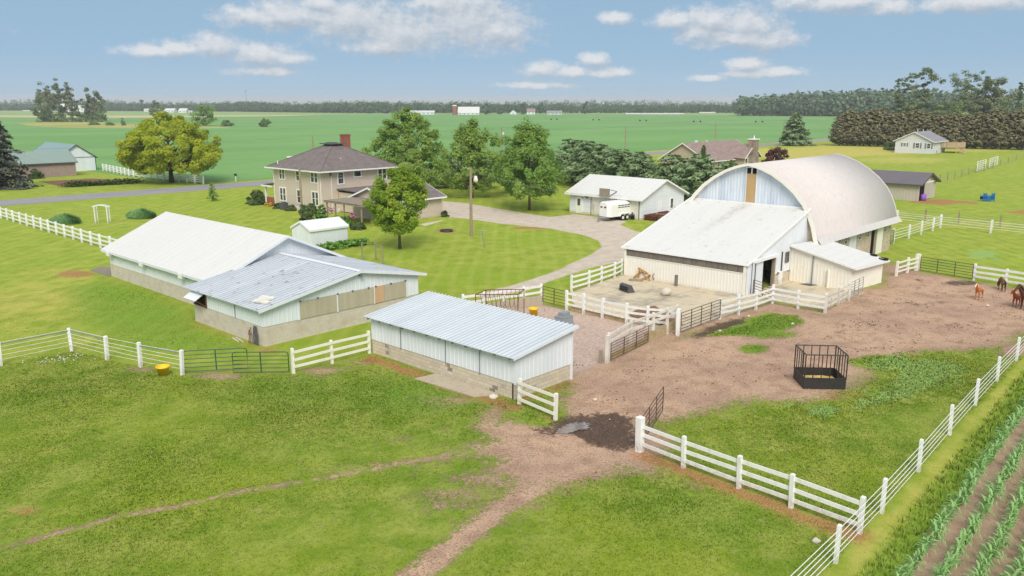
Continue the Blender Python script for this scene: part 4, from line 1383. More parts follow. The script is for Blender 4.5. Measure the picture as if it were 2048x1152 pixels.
# tractor just inside the open door
t = thing('tractor', 'red tractor standing inside the open doorway of the lean-to', 'tractor', (60.9, 30.9, 0))
MB().ob((60.9, 31.6, 1.05), (.5, 1.7, .5)).ob((60.9, 30.75, 1.05), (.6, .7, .45)).build('hood', red_paint, t)
for s in (-1, 1):
    wz = MB()
    prof = [(.38, -.16), (.66, -.19), (.74, -.12), (.76, 0), (.74, .12), (.66, .19), (.38, .16), (.38, -.16)]
    vs = []
    X0 = 60.9 + s * .62
    nn = 20
    for (rr, off) in prof:
        for k in range(nn):
            a = 2 * math.pi * k / nn
            vs.append((X0 + off, 30.5 + rr * math.cos(a), .76 + rr * math.sin(a)))
    fs = [(i * nn + k, i * nn + (k + 1) % nn, (i + 1) * nn + (k + 1) % nn, (i + 1) * nn + k) for i in range(len(prof) - 1) for k in range(nn)]
    wz.add(vs, fs)
    wo = wz.build('wheel', rubber, t)
    MB().tube([(X0 - .06, 30.5, .76), (X0 + .06, 30.5, .76)], .38, 18).build('rim', old_white, wo)
    MB().tube([(X0 * 1.0 - .1, 32.2, .36), (X0 + .1, 32.2, .36)], .36, 16).build('wheel', rubber, t)
    MB().slab([(X0 - .2, 30.0, 1.35), (X0 + .2, 30.0, 1.35), (X0 + .2, 30.9, 1.55), (X0 - .2, 30.9, 1.55)], .05).build('fender', red_paint, t)
MB().ob((60.9, 30.3, 1.45), (.5, .45, .1)).ob((60.9, 30.08, 1.75), (.5, .1, .5)).build('seat', red_paint, t)
MB().tube([(60.9, 30.95, 1.3), (60.9, 30.75, 1.75)], .03, 6).tube([(60.7, 30.75, 1.76), (60.9, 30.6, 1.78), (61.1, 30.75, 1.76), (60.9, 30.9, 1.74), (60.7, 30.75, 1.76)], .025, 6).build('steering_wheel', rubber, t)

# --- cream side shed
t = thing('side_shed', 'cream metal side shed with flat white roof sloping away from the arch barn', 'shed', (64.8, 23.4, 0))
w = MB()
w.ribwall((64.85, 29.08), (64.35, 23.8), 0, [(0, 3.0), (1, 1.92)], .3)
w.ribwall((64.35, 23.8), (69.35, 23.15), 0, [(0, 1.92), (1, 1.9)], .3)
w.ribwall((69.35, 23.15), (69.6, 28.3), 0, [(0, 1.9), (1, 3.0)], .3)
w.build('wall', cream_panel, t)
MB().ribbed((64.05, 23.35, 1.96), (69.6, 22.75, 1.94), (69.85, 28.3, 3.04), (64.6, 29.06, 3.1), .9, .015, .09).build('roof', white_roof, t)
MB().bar((64.02, 23.35, 1.90), (64.57, 29.06, 3.03), .04, .16).bar((64.02, 23.32, 1.88), (69.6, 22.72, 1.86), .04, .14).build('roof_trim', white_vinyl, t)
MB().bx(64.55, 64.62, 27.0, 27.06, 0, 2.4).build('wall_seam', grey_steel, t)
for x, y, r_, z in ((69.2, 23.1, .33, 1.96), (69.4, 24.0, .25, 2.13)):
    p = thing('old_tyre', 'dark ring tyre lying on the far corner of the white shed roof' if r_ > .3 else 'smaller dark tyre lying on the roof edge behind the other', 'tyre', (x, y, z))
    vs, fs, nn = [], [], 16
    for i in range(nn):
        a = 2 * math.pi * i / nn
        for k in range(8):
            q = 2 * math.pi * k / 8
            rr = r_ + .07 * math.cos(q)
            vs.append((x + rr * math.cos(a), y + rr * math.sin(a), z + .08 + .07 * math.sin(q)))
    for i in range(nn):
        for k in range(8):
            fs.append((i * 8 + k, ((i + 1) % nn) * 8 + k, ((i + 1) % nn) * 8 + (k + 1) % 8, i * 8 + (k + 1) % 8))
    MB().add(vs, fs).build('tyre_ring', rubber, p, True)

# --- white garage
t = thing('garage', 'white garage with two overhead doors and pale gable roof beside the gravel yard', 'garage', (86.8, 59, 0))
w = MB().bx(86.8, 96.8, 59, 70.7, .25, 2.85)
w.add([(86.8, 59, 2.85), (96.8, 59, 2.85), (91.8, 59, 4.72), (86.8, 70.7, 2.85), (96.8, 70.7, 2.85), (91.8, 70.7, 4.72)], [(0, 1, 2), (5, 4, 3)])
w.build('wall', white_siding, t)
MB().bx(86.78, 96.82, 58.98, 70.72, -.2, .26).build('foundation', block_smooth, t)
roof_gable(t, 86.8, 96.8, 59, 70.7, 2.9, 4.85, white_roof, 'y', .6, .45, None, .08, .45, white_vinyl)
MB().bx(86.75, 86.8, 68.62, 69.52, .06, 2.14).build('door', cream_panel, t)
fo = MB().bx(86.71, 86.76, 68.85, 69.3, 1.1, 1.95).build('door_window', dark_grey, t)
MB().bx(86.73, 86.8, 68.5, 68.62, 0, 2.25).bx(86.73, 86.8, 69.52, 69.64, 0, 2.25).bx(86.73, 86.8, 68.5, 69.64, 2.14, 2.25).build('door_frame', white_vinyl, t)
for y0, y1 in ((63.25, 66.95), (59.4, 62.4)):
    d = MB()
    for k in range(4):
        d.bx(86.755, 86.8, y0, y1, .06 + k * .6, .06 + k * .6 + .585)
    d.build('overhead_door', old_white, t)
    MB().bx(86.735, 86.8, y0 - .12, y0, 0, 2.58).bx(86.735, 86.8, y1, y1 + .12, 0, 2.58).bx(86.735, 86.8, y0 - .12, y1 + .12, 2.46, 2.58).build('door_frame', greyboard, t)
bd = MB()
Y, Zc = 67.75, 2.2
bd.add([(86.76, Y, Zc - .16), (86.76, Y + .14, Zc + .02), (86.76, Y + .34, Zc + .1), (86.76, Y + .52, Zc + .2), (86.76, Y + .4, Zc + .2), (86.76, Y + .1, Zc + .14), (86.76, Y - .1, Zc + .14), (86.76, Y - .4, Zc + .2), (86.76, Y - .52, Zc + .2), (86.76, Y - .34, Zc + .1), (86.76, Y - .14, Zc + .02),
        (86.79, Y, Zc - .16), (86.79, Y + .14, Zc + .02), (86.79, Y + .34, Zc + .1), (86.79, Y + .52, Zc + .2), (86.79, Y + .4, Zc + .2), (86.79, Y + .1, Zc + .14), (86.79, Y - .1, Zc + .14), (86.79, Y - .4, Zc + .2), (86.79, Y - .52, Zc + .2), (86.79, Y - .34, Zc + .1), (86.79, Y - .14, Zc + .02)],
       [tuple(range(11)), tuple(range(21, 10, -1))] + [(i, 11 + i, 11 + (i + 1) % 11, (i + 1) % 11) for i in range(11)])
bd.build('eagle_emblem', black_steel, t)
window(t, 'y', 59, 93.8, .95, .62, 1.25, 1, .1, white_vinyl, False)
MB().bx(90.6, 91.4, 58.96, 59.0, .8, 2.1).build('covered_window', white_vinyl, t)
MB().bx(86.72, 86.8, 62.85, 63.0, 2.15, 2.35).build('wall_lamp', black_steel, t)
MB().bx(86.74, 86.8, 70.3, 70.42, 2.3, 2.42).bx(86.74, 86.8, 59.15, 59.27, 2.3, 2.42).build('wall_lamp', old_white, t)
bb = thing('basketball_backboard', 'grey weathered backboard on a bracket above the garage eave', 'backboard', (86.2, 64.0, 3.1))
MB().bx(85.85, 85.9, 63.35, 65.0, 2.7, 3.75).build('board', old_wood, bb)
MB().tube([(85.9, 63.5, 3.65), (87.4, 63.3, 3.3)], .04, 6).tube([(85.9, 63.5, 2.75), (87.4, 63.3, 3.3)], .04, 6).tube([(85.9, 64.9, 3.65), (87.4, 64.7, 3.3)], .04, 6).build('bracket', black_steel, bb)

# --- farmhouse
X0, X1, Y0, Y1 = 62.9, 74.9, 94.0, 105.9
t = thing('farmhouse', 'two-storey tan farmhouse with brown hip roof and red brick chimney', 'house', (69, 100, 0))
MB().bx(X0, X1, Y0, Y1, .45, 5.62).build('wall', tan_siding, t)
MB().bx(X0 - .03, X1 + .03, Y0 - .03, Y1 + .03, -.3, .46).build('foundation', white_paint, t)
ov, ax_, ay_, zA = .85, 69.1, 100.0, 8.95
r = MB()
c4 = [(X0 - ov, Y0 - ov), (X1 + ov, Y0 - ov), (X1 + ov, Y1 + ov), (X0 - ov, Y1 + ov)]
k4 = [(ax_ - .9, ay_ - .9), (ax_ + .9, ay_ - .9), (ax_ + .9, ay_ + .9), (ax_ - .9, ay_ + .9)]
r.add([(*p, 5.68) for p in c4] + [(*p, zA - .25) for p in k4] + [(*p, 5.6) for p in c4],
      [(0, 1, 5, 4), (1, 2, 6, 5), (2, 3, 7, 6), (3, 0, 4, 7), (4, 5, 6, 7), (8, 11, 10, 9), (0, 8, 9, 1), (1, 9, 10, 2), (2, 10, 11, 3), (3, 11, 8, 0)])
r.build('roof', brown_shingle, t)
hc = MB()
for p, q in zip(c4, k4):
    hc.bar((*p, 5.70), (*q, zA - .23), .28, .03)
hc.build('hip_cap', brown_shingle, t)
g = MB()
g.bx(X0 - ov - .1, X0 - ov, Y0 - ov - .1, Y1 + ov + .1, 5.52, 5.69).bx(X1 + ov, X1 + ov + .1, Y0 - ov - .1, Y1 + ov + .1, 5.52, 5.69)
g.bx(X0 - ov, X1 + ov, Y0 - ov - .1, Y0 - ov, 5.52, 5.69).bx(X0 - ov, X1 + ov, Y1 + ov, Y1 + ov + .1, 5.52, 5.69)
g.build('gutter', white_vinyl, t)
MB().bx(X0 - ov + .02, X1 + ov - .02, Y0 - ov + .02, Y1 + ov - .02, 5.56, 5.60).build('soffit', white_vinyl, t)
MB().bx(ax_ - 1.35, ax_ + 1.35, ay_ - 1.35, ay_ + 1.35, zA - .08, zA + .04).bx(ax_ - .6, ax_ + .6, ay_ - .2, ay_ + .9, zA + .04, zA + .14).build('roof_cap', dark_grey, t)
MB().bx(ax_ - .9, ax_ + .9, ay_ - .9, ay_ + .9, zA - .3, zA - .08).build('roof_cap_base', black_steel, t)
ch = MB().bx(71.5, 72.6, 100.6, 101.6, 7.4, 9.95).bx(71.44, 72.66, 100.54, 101.66, 9.95, 10.1).build('chimney', brick_red, t)
MB().bx(71.6, 72.5, 100.7, 101.5, 10.1, 10.13).build('flue', dark_grey, ch)
for x, y, z in ((67.4, 95.9, 6.75), (64.2, 95.3, 6.0), (63.0, 104.9, 6.2)):
    MB().tube([(x, y, z - .2), (x, y, z + .38)], .07, 8).build('vent_pipe', white_vinyl, t)
MB().ob((65.0, 104.6, 7.0), (.5, 1.2, .2), .1).build('roof_vent', white_vinyl, t)
for (y, w_, n_) in ((103.75, 1.25, 2), (99.7, .75, 1), (95.7, 1.5, 2)):
    window(t, 'x', X0, y, 4.1, w_, 1.4, n_, .15)
for (y, w_, n_) in ((103.8, 1.4, 2), (99.7, .75, 1), (95.7, 1.4, 2)):
    window(t, 'x', X0, y, 1.05, w_, 1.7, n_, .15)
window(t, 'y', Y0, 65.95, 3.85, .8, 1.45, 1, .15)
window(t, 'y', Y0, 68.75, 4.65, 1.1, .72, 1, .14, None, False)
window(t, 'y', Y0, 73.05, 4.0, 1.35, 1.4, 2, .15)
window(t, 'y', Y0, 66.0, 1.7, .7, .75, 1, .15, None, False)
dp = MB().tube([(X0 - .06, Y1 + .05, .3), (X0 - .06, Y1 + .05, 5.2), (X0 - .7, Y1 + .6, 5.55)], .05, 6)
dp.tube([(X0 - .06, 94.25, .3), (X0 - .06, 94.25, 5.2), (X0 - .75, 94.0, 5.55)], .05, 6)
dp.tube([(X0 - .06, 94.85, .3), (X0 - .06, 94.85, 5.6)], .05, 6)
dp.tube([(64.4, Y0 - .06, .3), (64.4, Y0 - .06, 5.3)], .04, 6)
dp.build('downpipe', white_vinyl, t)
mt_ = MB().ob((64.3, Y0 - .1, 5.2), (.2, .15, .3)).tube([(64.1, 93.9, 5.5), (64.2, 93.9, 4.9), (64.3, 93.9, 5.1)], .03, 5).build('cable_bracket', dark_grey, t)
# front porch at the road side
p = MB()
p.slab([(62.4, 108.6, 2.95), (74.5, 108.6, 2.95), (74.5, 105.9, 3.3), (62.4, 105.9, 3.3)], .1)
p.build('porch_roof', brown_shingle, t)
MB().bx(62.3, 74.6, 108.6, 108.68, 2.75, 2.95).bx(62.3, 62.4, 105.9, 108.6, 2.8, 3.0).build('porch_fascia', white_vinyl, t)
for x in (62.8, 66.8, 70.8, 74.2):
    MB().bx(x - .12, x + .12, 108.1, 108.35, .45, 2.85).build('porch_post', white_vinyl, t)
MB().bx(62.7, 74.3, 106.0, 108.4, 0, .5).build('porch_floor', brick_red, t)
MB().bx(62.75, 62.85, 106.2, 108.1, .5, 1.25).build('porch_rail', brick_red, t)
# garage wing and breezeway
ww = MB().bx(63.5, 72.2, 80.5, 88.0, .1, 2.75)
ww.add([(63.5, 80.5, 2.75), (63.5, 88.0, 2.75), (63.5, 84.25, 4.05), (72.2, 80.5, 2.75), (72.2, 88.0, 2.75), (72.2, 84.25, 4.05)], [(0, 2, 1), (3, 4, 5)])
ww.bx(65.5, 71.5, 88.0, 94.0, .1, 2.7)
ww.build('wing_wall', tan_siding, t)
roof_gable(t, 63.5, 72.2, 80.5, 88.0, 2.8, 4.15, brown_shingle, 'x', .55, .45, None, .1, None, white_vinyl, 'wing_roof')
MB().slab([(65.2, 88.5, 3.05), (71.9, 88.5, 3.05), (71.9, 94.0, 3.2), (65.2, 94.0, 3.2)], .12).build('breezeway_roof', brown_shingle, t)
MB().bx(63.4, 72.3, 80.44, 88.0, -.2, .12).build('wing_footing', concrete, t)
# pergola roofed porch on the yard side
pg = thing('pergola', 'old grey timber pergola with flat board roof beside the farmhouse', 'pergola', (61.2, 84, 0))
rr = MB()
for k in range(15):
    y = 80.0 + k * .5
    rr.bx(58.7, 63.4, y, y + .44, 2.66, 2.72)
rr.build('board_roof', old_wood, pg)
MB().bx(58.75, 58.85, 79.8, 87.6, 2.42, 2.66).bx(63.25, 63.35, 79.8, 87.6, 2.42, 2.66).bx(58.85, 63.25, 79.8, 79.9, 2.42, 2.66).bx(58.85, 63.25, 87.5, 87.6, 2.42, 2.66).build('beam', old_wood, pg)
for x, y in ((58.95, 80.1), (58.95, 83.6), (58.95, 87.2), (63.1, 80.1), (58.95, 85.4)):
    MB().bx(x - .07, x + .07, y - .07, y + .07, 0, 2.45).build('post', pole_wood, pg)
ac = thing('air_conditioner', 'grey square air conditioner by the farmhouse wall', 'air conditioner', (61.6, 101.4, 0))
MB().ob((61.6, 101.6, .5), (.85, .85, .95)).build('cabinet', dark_grey, ac)
MB().lathe([(.0, 0), (.36, 0), (.36, .05), (.0, .06)], (61.6, 101.6, .97), 14).build('fan_grille', black_steel, ac)

# --- small garden shed
t = thing('garden_shed', 'small white metal garden shed with ridged white roof behind the long barn', 'shed', (45.8, 71, 0))
w = MB()
w.ribwall((45.8, 74.3), (45.8, 70.95), 0, [(0, 2.05), (.5, 2.75), (1, 2.05)], .25)
w.ribwall((45.8, 70.95), (50.35, 70.95), 0, 2.05, .25)
w.ribwall((50.35, 70.95), (50.35, 74.3), 0, [(0, 2.05), (.5, 2.75), (1, 2.05)], .25)
w.ribwall((50.35, 74.3), (45.8, 74.3), 0, 2.05, .25)
w.build('wall', white_panel, t)
roof_gable(t, 45.8, 50.35, 70.95, 74.3, 2.08, 2.8, white_panel, 'x', .12, .1, None, .04, .45, white_vinyl)

# --- dark-roofed small barn to the right
t = thing('small_dark_barn', 'small greige pole barn with dark grey roof and half-open sliding door', 'barn', (133, 40.3, 0))
w = MB()
w.ribwall((133, 53), (133, 40.3), 0, 2.65, .45, .03)
w.ribwall((133, 40.3), (141, 40.3), 0, [(0, 2.65), (.5, 4.0), (1, 2.65)], .45, .03)
w.ribwall((141, 40.3), (141, 53), 0, 2.65, .45, .03)
w.ribwall((141, 53), (133, 53), 0, [(0, 2.65), (.5, 4.0), (1, 2.65)], .45, .03)
w.build('wall', greige_metal, t)
roof_gable(t, 133, 141, 40.3, 53, 2.7, 4.1, dark_metal_roof, 'y', .5, .6, None, .12, .5, dark_grey)
MB().bx(133.5, 135.0, 40.2, 40.295, 0, 2.5).build('doorway', dark_in, t)
MB().bx(135.0, 138.6, 40.05, 40.14, .1, 2.6).build('sliding_door', greige_metal, t)
MB().bx(134.3, 138.9, 40.0, 40.2, 2.6, 2.8).build('door_track', white_vinyl, t)
pb = thing('purple_drum', 'purple drum standing in the dark doorway of the small barn', 'drum', (134.4, 40.0, 0))
MB().lathe([(0, 0), (.42, 0), (.44, .5), (.42, 1.0), (0, 1.0)], (134.3, 39.95, 0), 14).build('drum_body', purple_paint, pb, True)

# --- green-roofed barns across the road
t = thing('brick_barn', 'long pinkish brick barn with green metal roof across the road', 'barn', (48, 182, 0))
w = MB().bx(44, 62.6, 182, 190, 0, 2.9)
w.add([(44, 182, 2.9), (44, 190, 2.9), (44, 186, 4.7), (62.6, 182, 2.9), (62.6, 190, 2.9), (62.6, 186, 4.7)], [(0, 2, 1), (3, 4, 5)])
w.build('wall', brick_tan, t)
roof_gable(t, 44, 62.6, 182, 190, 3.0, 5.0, green_roof, 'x', .4, .35, None, .1, .9, dark_grey)
t = thing('white_gable_barn', 'white gable-ended barn with grey green roof behind the brick barn', 'barn', (67, 193.5, 0))
w = MB().bx(63.2, 70.8, 193.5, 212, 0, 3.1)
w.add([(63.2, 193.5, 3.1), (70.8, 193.5, 3.1), (67, 193.5, 5.6), (63.2, 212, 3.1), (70.8, 212, 3.1), (67, 212, 5.6)], [(0, 1, 2), (5, 4, 3)])
w.build('wall', white_panel, t)
roof_gable(t, 63.2, 70.8, 193.5, 212, 3.15, 5.8, green_roof2, 'y', .4, .3, None, .1, .9, dark_grey)
MB().bx(70.72, 70.86, 193.42, 193.52, 0, 3.1).bx(63.2, 70.8, 193.42, 193.49, 2.95, 3.03).build('trim', green_steel, t)
p0 = at(62, 300, 3.5)
q = (66.0, 232.0)
t = thing('grain_bin', 'round grain bin with rusty red and white cone roof behind the green-roofed barns', 'grain bin', (61.8, 232, 0))
MB().lathe([(2.8, 0), (2.8, 3.2)], (58.8, 226, 0), 20).build('bin_wall', cream_panel, t, True)
cn = MB()
for k in range(16):
    a0, a1 = 2 * math.pi * k / 16, 2 * math.pi * (k + 1) / 16
    cn.add([(58.8 + 3 * math.cos(a0), 226 + 3 * math.sin(a0), 3.2), (58.8 + 3 * math.cos(a1), 226 + 3 * math.sin(a1), 3.2), (58.8 + .4 * math.cos(a1), 226 + .4 * math.sin(a1), 5.1), (58.8 + .4 * math.cos(a0), 226 + .4 * math.sin(a0), 5.1)], [(0, 1, 2, 3)])
m, N, b = newmat('rusty_white_sheets')
N.put(b.inputs['Base Color'], N.mix(N.ss(N.noise(pos(N), .8, 3), .45, .58), C(224, 216, 208), C(190, 110, 80)))
cn.build('bin_roof', m, t)
MB().lathe([(0.45, 0), (.45, .3), (0, .45)], (58.8, 226, 5.05), 10).build('bin_cap', grey_steel, t)

# --- tan ranch house with stone chimney
t = thing('tan_ranch_house', 'low tan house with mauve roofs and tall fieldstone chimney beyond the arch barn', 'house', (158, 91, 0))
w = MB().bx(158, 181, 91, 102.5, 0, 2.7)
w.add([(158, 91, 2.7), (158, 102.5, 2.7), (158, 97, 6.0)], [(0, 2, 1)])
w.bx(169.5, 176.5, 88.4, 91, 0, 2.7)
w.add([(169.5, 88.4, 2.7), (176.5, 88.4, 2.7), (173, 88.4, 5.3)], [(0, 1, 2)])
w.build('wall', taupe_siding, t)
roof_gable(t, 158, 181, 91, 102.5, 2.75, 6.1, mauve_shingle, 'x', .7, .5, 97.0, .12, None, white_vinyl)
mb = MB()
mb.slab([(168.9, 87.9, 2.6), (168.9, 94.5, 2.75), (173, 95.5, 5.5), (173, 87.9, 5.5)][::-1], .1)
mb.slab([(177.1, 87.9, 2.6), (177.1, 94.5, 2.75), (173, 95.5, 5.5), (173, 87.9, 5.5)], .1)
mb.build('cross_roof', mauve_shingle, t)
f = MB()
for s in (-1, 1):
    f.bar((173 + s * 4.1, 87.86, 2.5), (173, 87.86, 5.42), .06, .2)
f.build('gable_trim', white_vinyl, t)
ch = MB().bx(171.6, 174.4, 87.4, 88.38, 0, 3.6).bx(172.0, 174.0, 87.4, 88.9, 3.6, 6.6)
cho = ch.build('chimney', stone, t)
MB().bx(171.85, 174.15, 87.25, 89.05, 6.6, 6.8).tube([(173, 88.1, 6.8), (173, 88.1, 7.5)], .12, 8).build('chimney_cap', white_vinyl, cho)
window(t, 'y', 88.38, 170.5, .6, 1.0, 1.9, 1, .18)
window(t, 'y', 88.38, 175.5, .6, 1.0, 1.9, 1, .18)
window(t, 'y', 91, 178.6, .7, 1.6, 1.7, 2, .16)
window(t, 'y', 91, 163.5, 1.0, 2.2, 1.2, 2, .12)
MB().ob((165, 98, 6.0), (.5, .5, .7)).ob((170, 98.2, 5.9), (.3, .3, .6)).build('roof_vent', white_vinyl, t)

# --- white ranch house with deck
t = thing('white_ranch_house', 'white siding house with grey roof and dark shutters in front of the evergreen row', 'house', (262.5, 77, 0))
w = MB().bx(262.5, 275, 77.1, 87.6, 0, 3.7)
w.add([(262.5, 77.1, 3.7), (262.5, 87.6, 3.7), (262.5, 82.35, 6.1), (275, 77.1, 3.7), (275, 87.6, 3.7), (275, 82.35, 6.1)], [(0, 2, 1), (3, 4, 5)])
w.build('wall', ranch_siding, t)
MB().bx(262.46, 262.495, 79.8, 84.9, 4.55, 4.62).build('gable_trim', white_vinyl, t)
roof_gable(t, 262.5, 275, 77.1, 87.6, 3.75, 6.3, grey_shingle, 'x', .6, .5, None, .12, None, white_vinyl)
for y, w_, h_, z in ((84.9, .7, .8, 2.1), (80.35 + .9, 1.0, 1.4, 1.6), (78.3 - .2, .9, 1.35, 1.6)):
    window(t, 'x', 262.5, y, z, w_, h_, 1, .14)
    for s in (-1, 1):
        c_ = y + s * (w_ / 2 + .45)
        MB().bx(262.42, 262.49, c_ - .2, c_ + .2, z - .1, z + h_ + .1).build('shutter', shutter, t)
for x in (264.5, 266.6, 269.6):
    window(t, 'y', 77.1, x, 1.9, .55, 1.3, 1, .1, None, False)
window(t, 'y', 77.1, 272.5, 1.6, 1.5, 2.0, 1, .12)
window(t, 'y', 77.1, 266.8, .2, .8, .8, 1, .1, None, False)
MB().tube([(267, 83, 6.0), (267, 83, 6.9)], .1, 6).build('vent_pipe', white_vinyl, t)
MB().tube([(272, 83, 6.0), (272, 83, 6.8)], .1, 6).build('vent_pipe', white_vinyl, t)
MB().lathe([(0, 0), (.2, .03), (.4, .12)], (263.5, 87.3, 4.9), 10).tube([(263.5, 87.3, 4.2), (263.5, 87.3, 4.95)], .05, 5).build('satellite_dish', grey_steel, t)
dk = thing('timber_deck', 'raised pine deck with stairs on the side of the white ranch house', 'deck', (273, 74, 0))
MB().bx(270.5, 279, 72.6, 77.0, 1.55, 1.7).build('deck_floor', new_wood, dk)
fe = MB()
for a, b_ in (((270.5, 72.6), (279, 72.6)), ((279, 72.6), (279, 80)), ((270.5, 72.6), (270.5, 77))):
    d_ = np.array(b_) - np.array(a)
    L = np.linalg.norm(d_)
    for k in range(int(L / .16)):
        p = np.array(a) + d_ * (k + .5) / int(L / .16)
        fe.bx(p[0] - .05, p[0] + .05, p[1] - .05, p[1] + .05, 1.7, 3.0)
fe.build('railing', new_wood, dk)
for x, y in ((270.6, 72.7), (274.5, 72.7), (278.9, 72.7)):
    MB().bx(x - .1, x + .1, y - .1, y + .1, 0, 1.55).build('deck_post', new_wood, dk)
st = MB()
for k in range(8):
    st.bx(271.2 + 0, 272.6, 72.5 - .28 * (k + 1), 72.5 - .28 * k, 1.4 - k * .19, 1.46 - k * .19)
st.bar((271.2, 72.6, 2.4), (271.2, 70.2, .9), .06, .1).bar((272.6, 72.6, 2.4), (272.6, 70.2, .9), .06, .1).bar((271.2, 72.6, 1.45), (271.2, 70.2, 0), .06, .25).bar((272.6, 72.6, 1.45), (272.6, 70.2, 0), .06, .25)
st.build('stair', new_wood, dk)
p0 = at(2036, 243)
t = thing('grey_roof_house', 'grey-roofed house mostly hidden behind the evergreens at the right edge', 'house', (p0[0], p0[1], 0))
px_, py_ = at(2040, 262)[:2]
MB().bx(px_, px_ + 16, py_ - 12, py_, 0, 4.5).build('wall', white_siding, t)
roof_gable(t, px_, px_ + 16, py_ - 12, py_, 4.5, 9.0, grey_shingle, 'y', .6, .4, None, .15, None, white_vinyl)
# ---------------------------------------------------------------- fences and gates
def along(pts, n):                                 # n+1 points spread along a polyline
    P = [np.array(p[:2], float) for p in pts]
    L = [0]
    for a, b in zip(P[:-1], P[1:]):
        L.append(L[-1] + np.linalg.norm(b - a))
    out = []
    for k in range(n + 1):
        s = L[-1] * k / n
        i = min(len(P) - 2, max(j for j in range(len(L)) if L[j] <= s + 1e-9))
        u = (s - L[i]) / (L[i + 1] - L[i] + 1e-9)
        out.append(tuple(P[i] + (P[i + 1] - P[i]) * u))
    return out


def fence(label, posts, rails, mat=None, post=.13, ph=1.35, board=(.03, .14), rail_mat=None, off=.0, tilt=True, cat='fence', name='board_fence', group=None, bigger=(), z0=0.0, sag=0.0):
    """fence of posts (each a part) and rails (each run a part); boards are flat, wires are round when board is a number"""
    mat = mat or white_paint
    t = thing(name, label, cat, (posts[0][0], posts[0][1], z0), group)
    rg = random.Random(len(label) * 7 + len(posts))
    side = []
    for i, p in enumerate(posts):
        a = np.array(posts[max(i - 1, 0)][:2])
        b = np.array(posts[min(i + 1, len(posts) - 1)][:2])
        d = (b - a) / (np.linalg.norm(b - a) + 1e-9)
        side.append((d, np.array([d[1], -d[0]])))
    for i, p in enumerate(posts):
        w = post * (1.9 if i in bigger else 1.0)
        h = ph * (1.12 if i in bigger else 1.0) + rg.uniform(-.03, .03)
        rz = math.atan2(side[i][0][1], side[i][0][0])
        m = MB()
        lx, ly = (rg.uniform(-.05, .05), rg.uniform(-.05, .05)) if tilt else (0, 0)
        hw = w / 2
        c_, s_ = math.cos(rz), math.sin(rz)
        vs = []
        for z, k, ox, oy in ((z0 - .3, 1, 0, 0), (z0 + h - .03, 1, lx, ly), (z0 + h, .72, lx, ly)):
            for dx, dy in ((-hw, -hw), (hw, -hw), (hw, hw), (-hw, hw)):
                vs.append((p[0] + ox + (dx * c_ - dy * s_) * k, p[1] + oy + (dx * s_ + dy * c_) * k, z))
        m.add(vs, [(0, 1, 5, 4), (1, 2, 6, 5), (2, 3, 7, 6), (3, 0, 4, 7), (4, 5, 9, 8), (5, 6, 10, 9), (6, 7, 11, 10), (7, 4, 8, 11), (8, 9, 10, 11)])
        m.build('post', mat, t)
    for rzh in rails:
        m = MB()
        for i in range(len(posts) - 1):
            a, b = posts[i], posts[i + 1]
            s = side[i][1] * off
            j0, j1 = rg.uniform(-.03, .03), rg.uniform(-.03, .03)
            A = (a[0] + s[0], a[1] + s[1], z0 + rzh + j0)
            B = (b[0] + s[0], b[1] + s[1], z0 + rzh + j1)
            if isinstance(board, tuple):
                m.bar(A, B, board[0], board[1])
            else:
                mid = ((A[0] + B[0]) / 2, (A[1] + B[1]) / 2, (A[2] + B[2]) / 2 - sag)
                m.tube([A, mid, B], board, 5)
        m.build('rail', rail_mat or mat, t)
    return t


def gate(label, a, b, z1=1.25, z0=.15, nr=5, nu=2, mat=None, r=.022, group=None, name='pipe_gate', arch=False):
    mat = mat or brown_steel
    a, b = np.array(a[:2], float), np.array(b[:2], float)
    t = thing(name, label, 'gate', (a[0], a[1], 0), group)
    P = lambda u, z: (*(a + (b - a) * u), z)
    f = MB()
    if arch:
        f.tube([P(0, z0), P(0, z1 - .15), P(.015, z1 - .04), P(.05, z1), P(.95, z1), P(.985, z1 - .04), P(1, z1 - .15), P(1, z0), P(0, z0)], r * 1.2, 6)
    else:
        f.tube([P(0, z0), P(0, z1)], r * 1.3, 6).tube([P(1, z0), P(1, z1)], r * 1.3, 6).tube([P(0, z1), P(1, z1)], r * 1.1, 6).tube([P(0, z0), P(1, z0)], r, 6)
    f.build('gate_frame', mat, t)
    for k in range(1, nr):
        z = z0 + (z1 - z0) * k / nr
        MB().tube([P(0, z), P(1, z)], r, 6).build('rail', mat, t)
    for k in range(1, nu + 1):
        u = k / (nu + 1)
        q = (b - a) / np.linalg.norm(b - a)
        MB().ob((*(a + (b - a) * u), (z0 + z1) / 2), (.06, .035, z1 - z0), math.atan2(q[1], q[0])).build('upright', mat, t)
    return t


A = lambda *a: [at(x, y)[:2] for x, y in a]
WIRE = (1.28, 1.05, .82, .59, .36)
# foreground left wire fence with top pipe rails
wf = fence('white post and five-wire fence at the left edge running to the green gates', [(12.5 - 4.2, 51.5), (12.5, 51.5), (16.35, 51.6), (17.1, 48.3), (17.85, 45.5), (18.8, 42.4)], (1.36, 1.1, .86, .62, .38), white_vinyl, .17, 1.45, .012, white_vinyl, .06, name='wire_fence', cat='wire fence')
for a, b in (((8.3, 51.5), (12.5, 51.5)), ((12.5, 51.5), (16.35, 51.6)), ((16.35, 51.6), (17.1, 48.3)), ((17.85, 45.5), (18.8, 42.4))):
    MB().tube([(*a, 1.26), (*b, 1.26)], .03, 6).build('brace_rail', grey_steel, wf)
gate('dark green pipe gate hung on the wire fence post, left one of the overlapping pair', (19.0, 42.5), (21.7, 40.55), 1.3, .12, 5, 1, green_steel, .024, arch=True)
gate('dark green pipe gate hung on the board fence post, right one of the overlapping pair', (23.0, 38.45), (20.85, 40.6), 1.22, .08, 5, 1, green_steel, .024, arch=True)
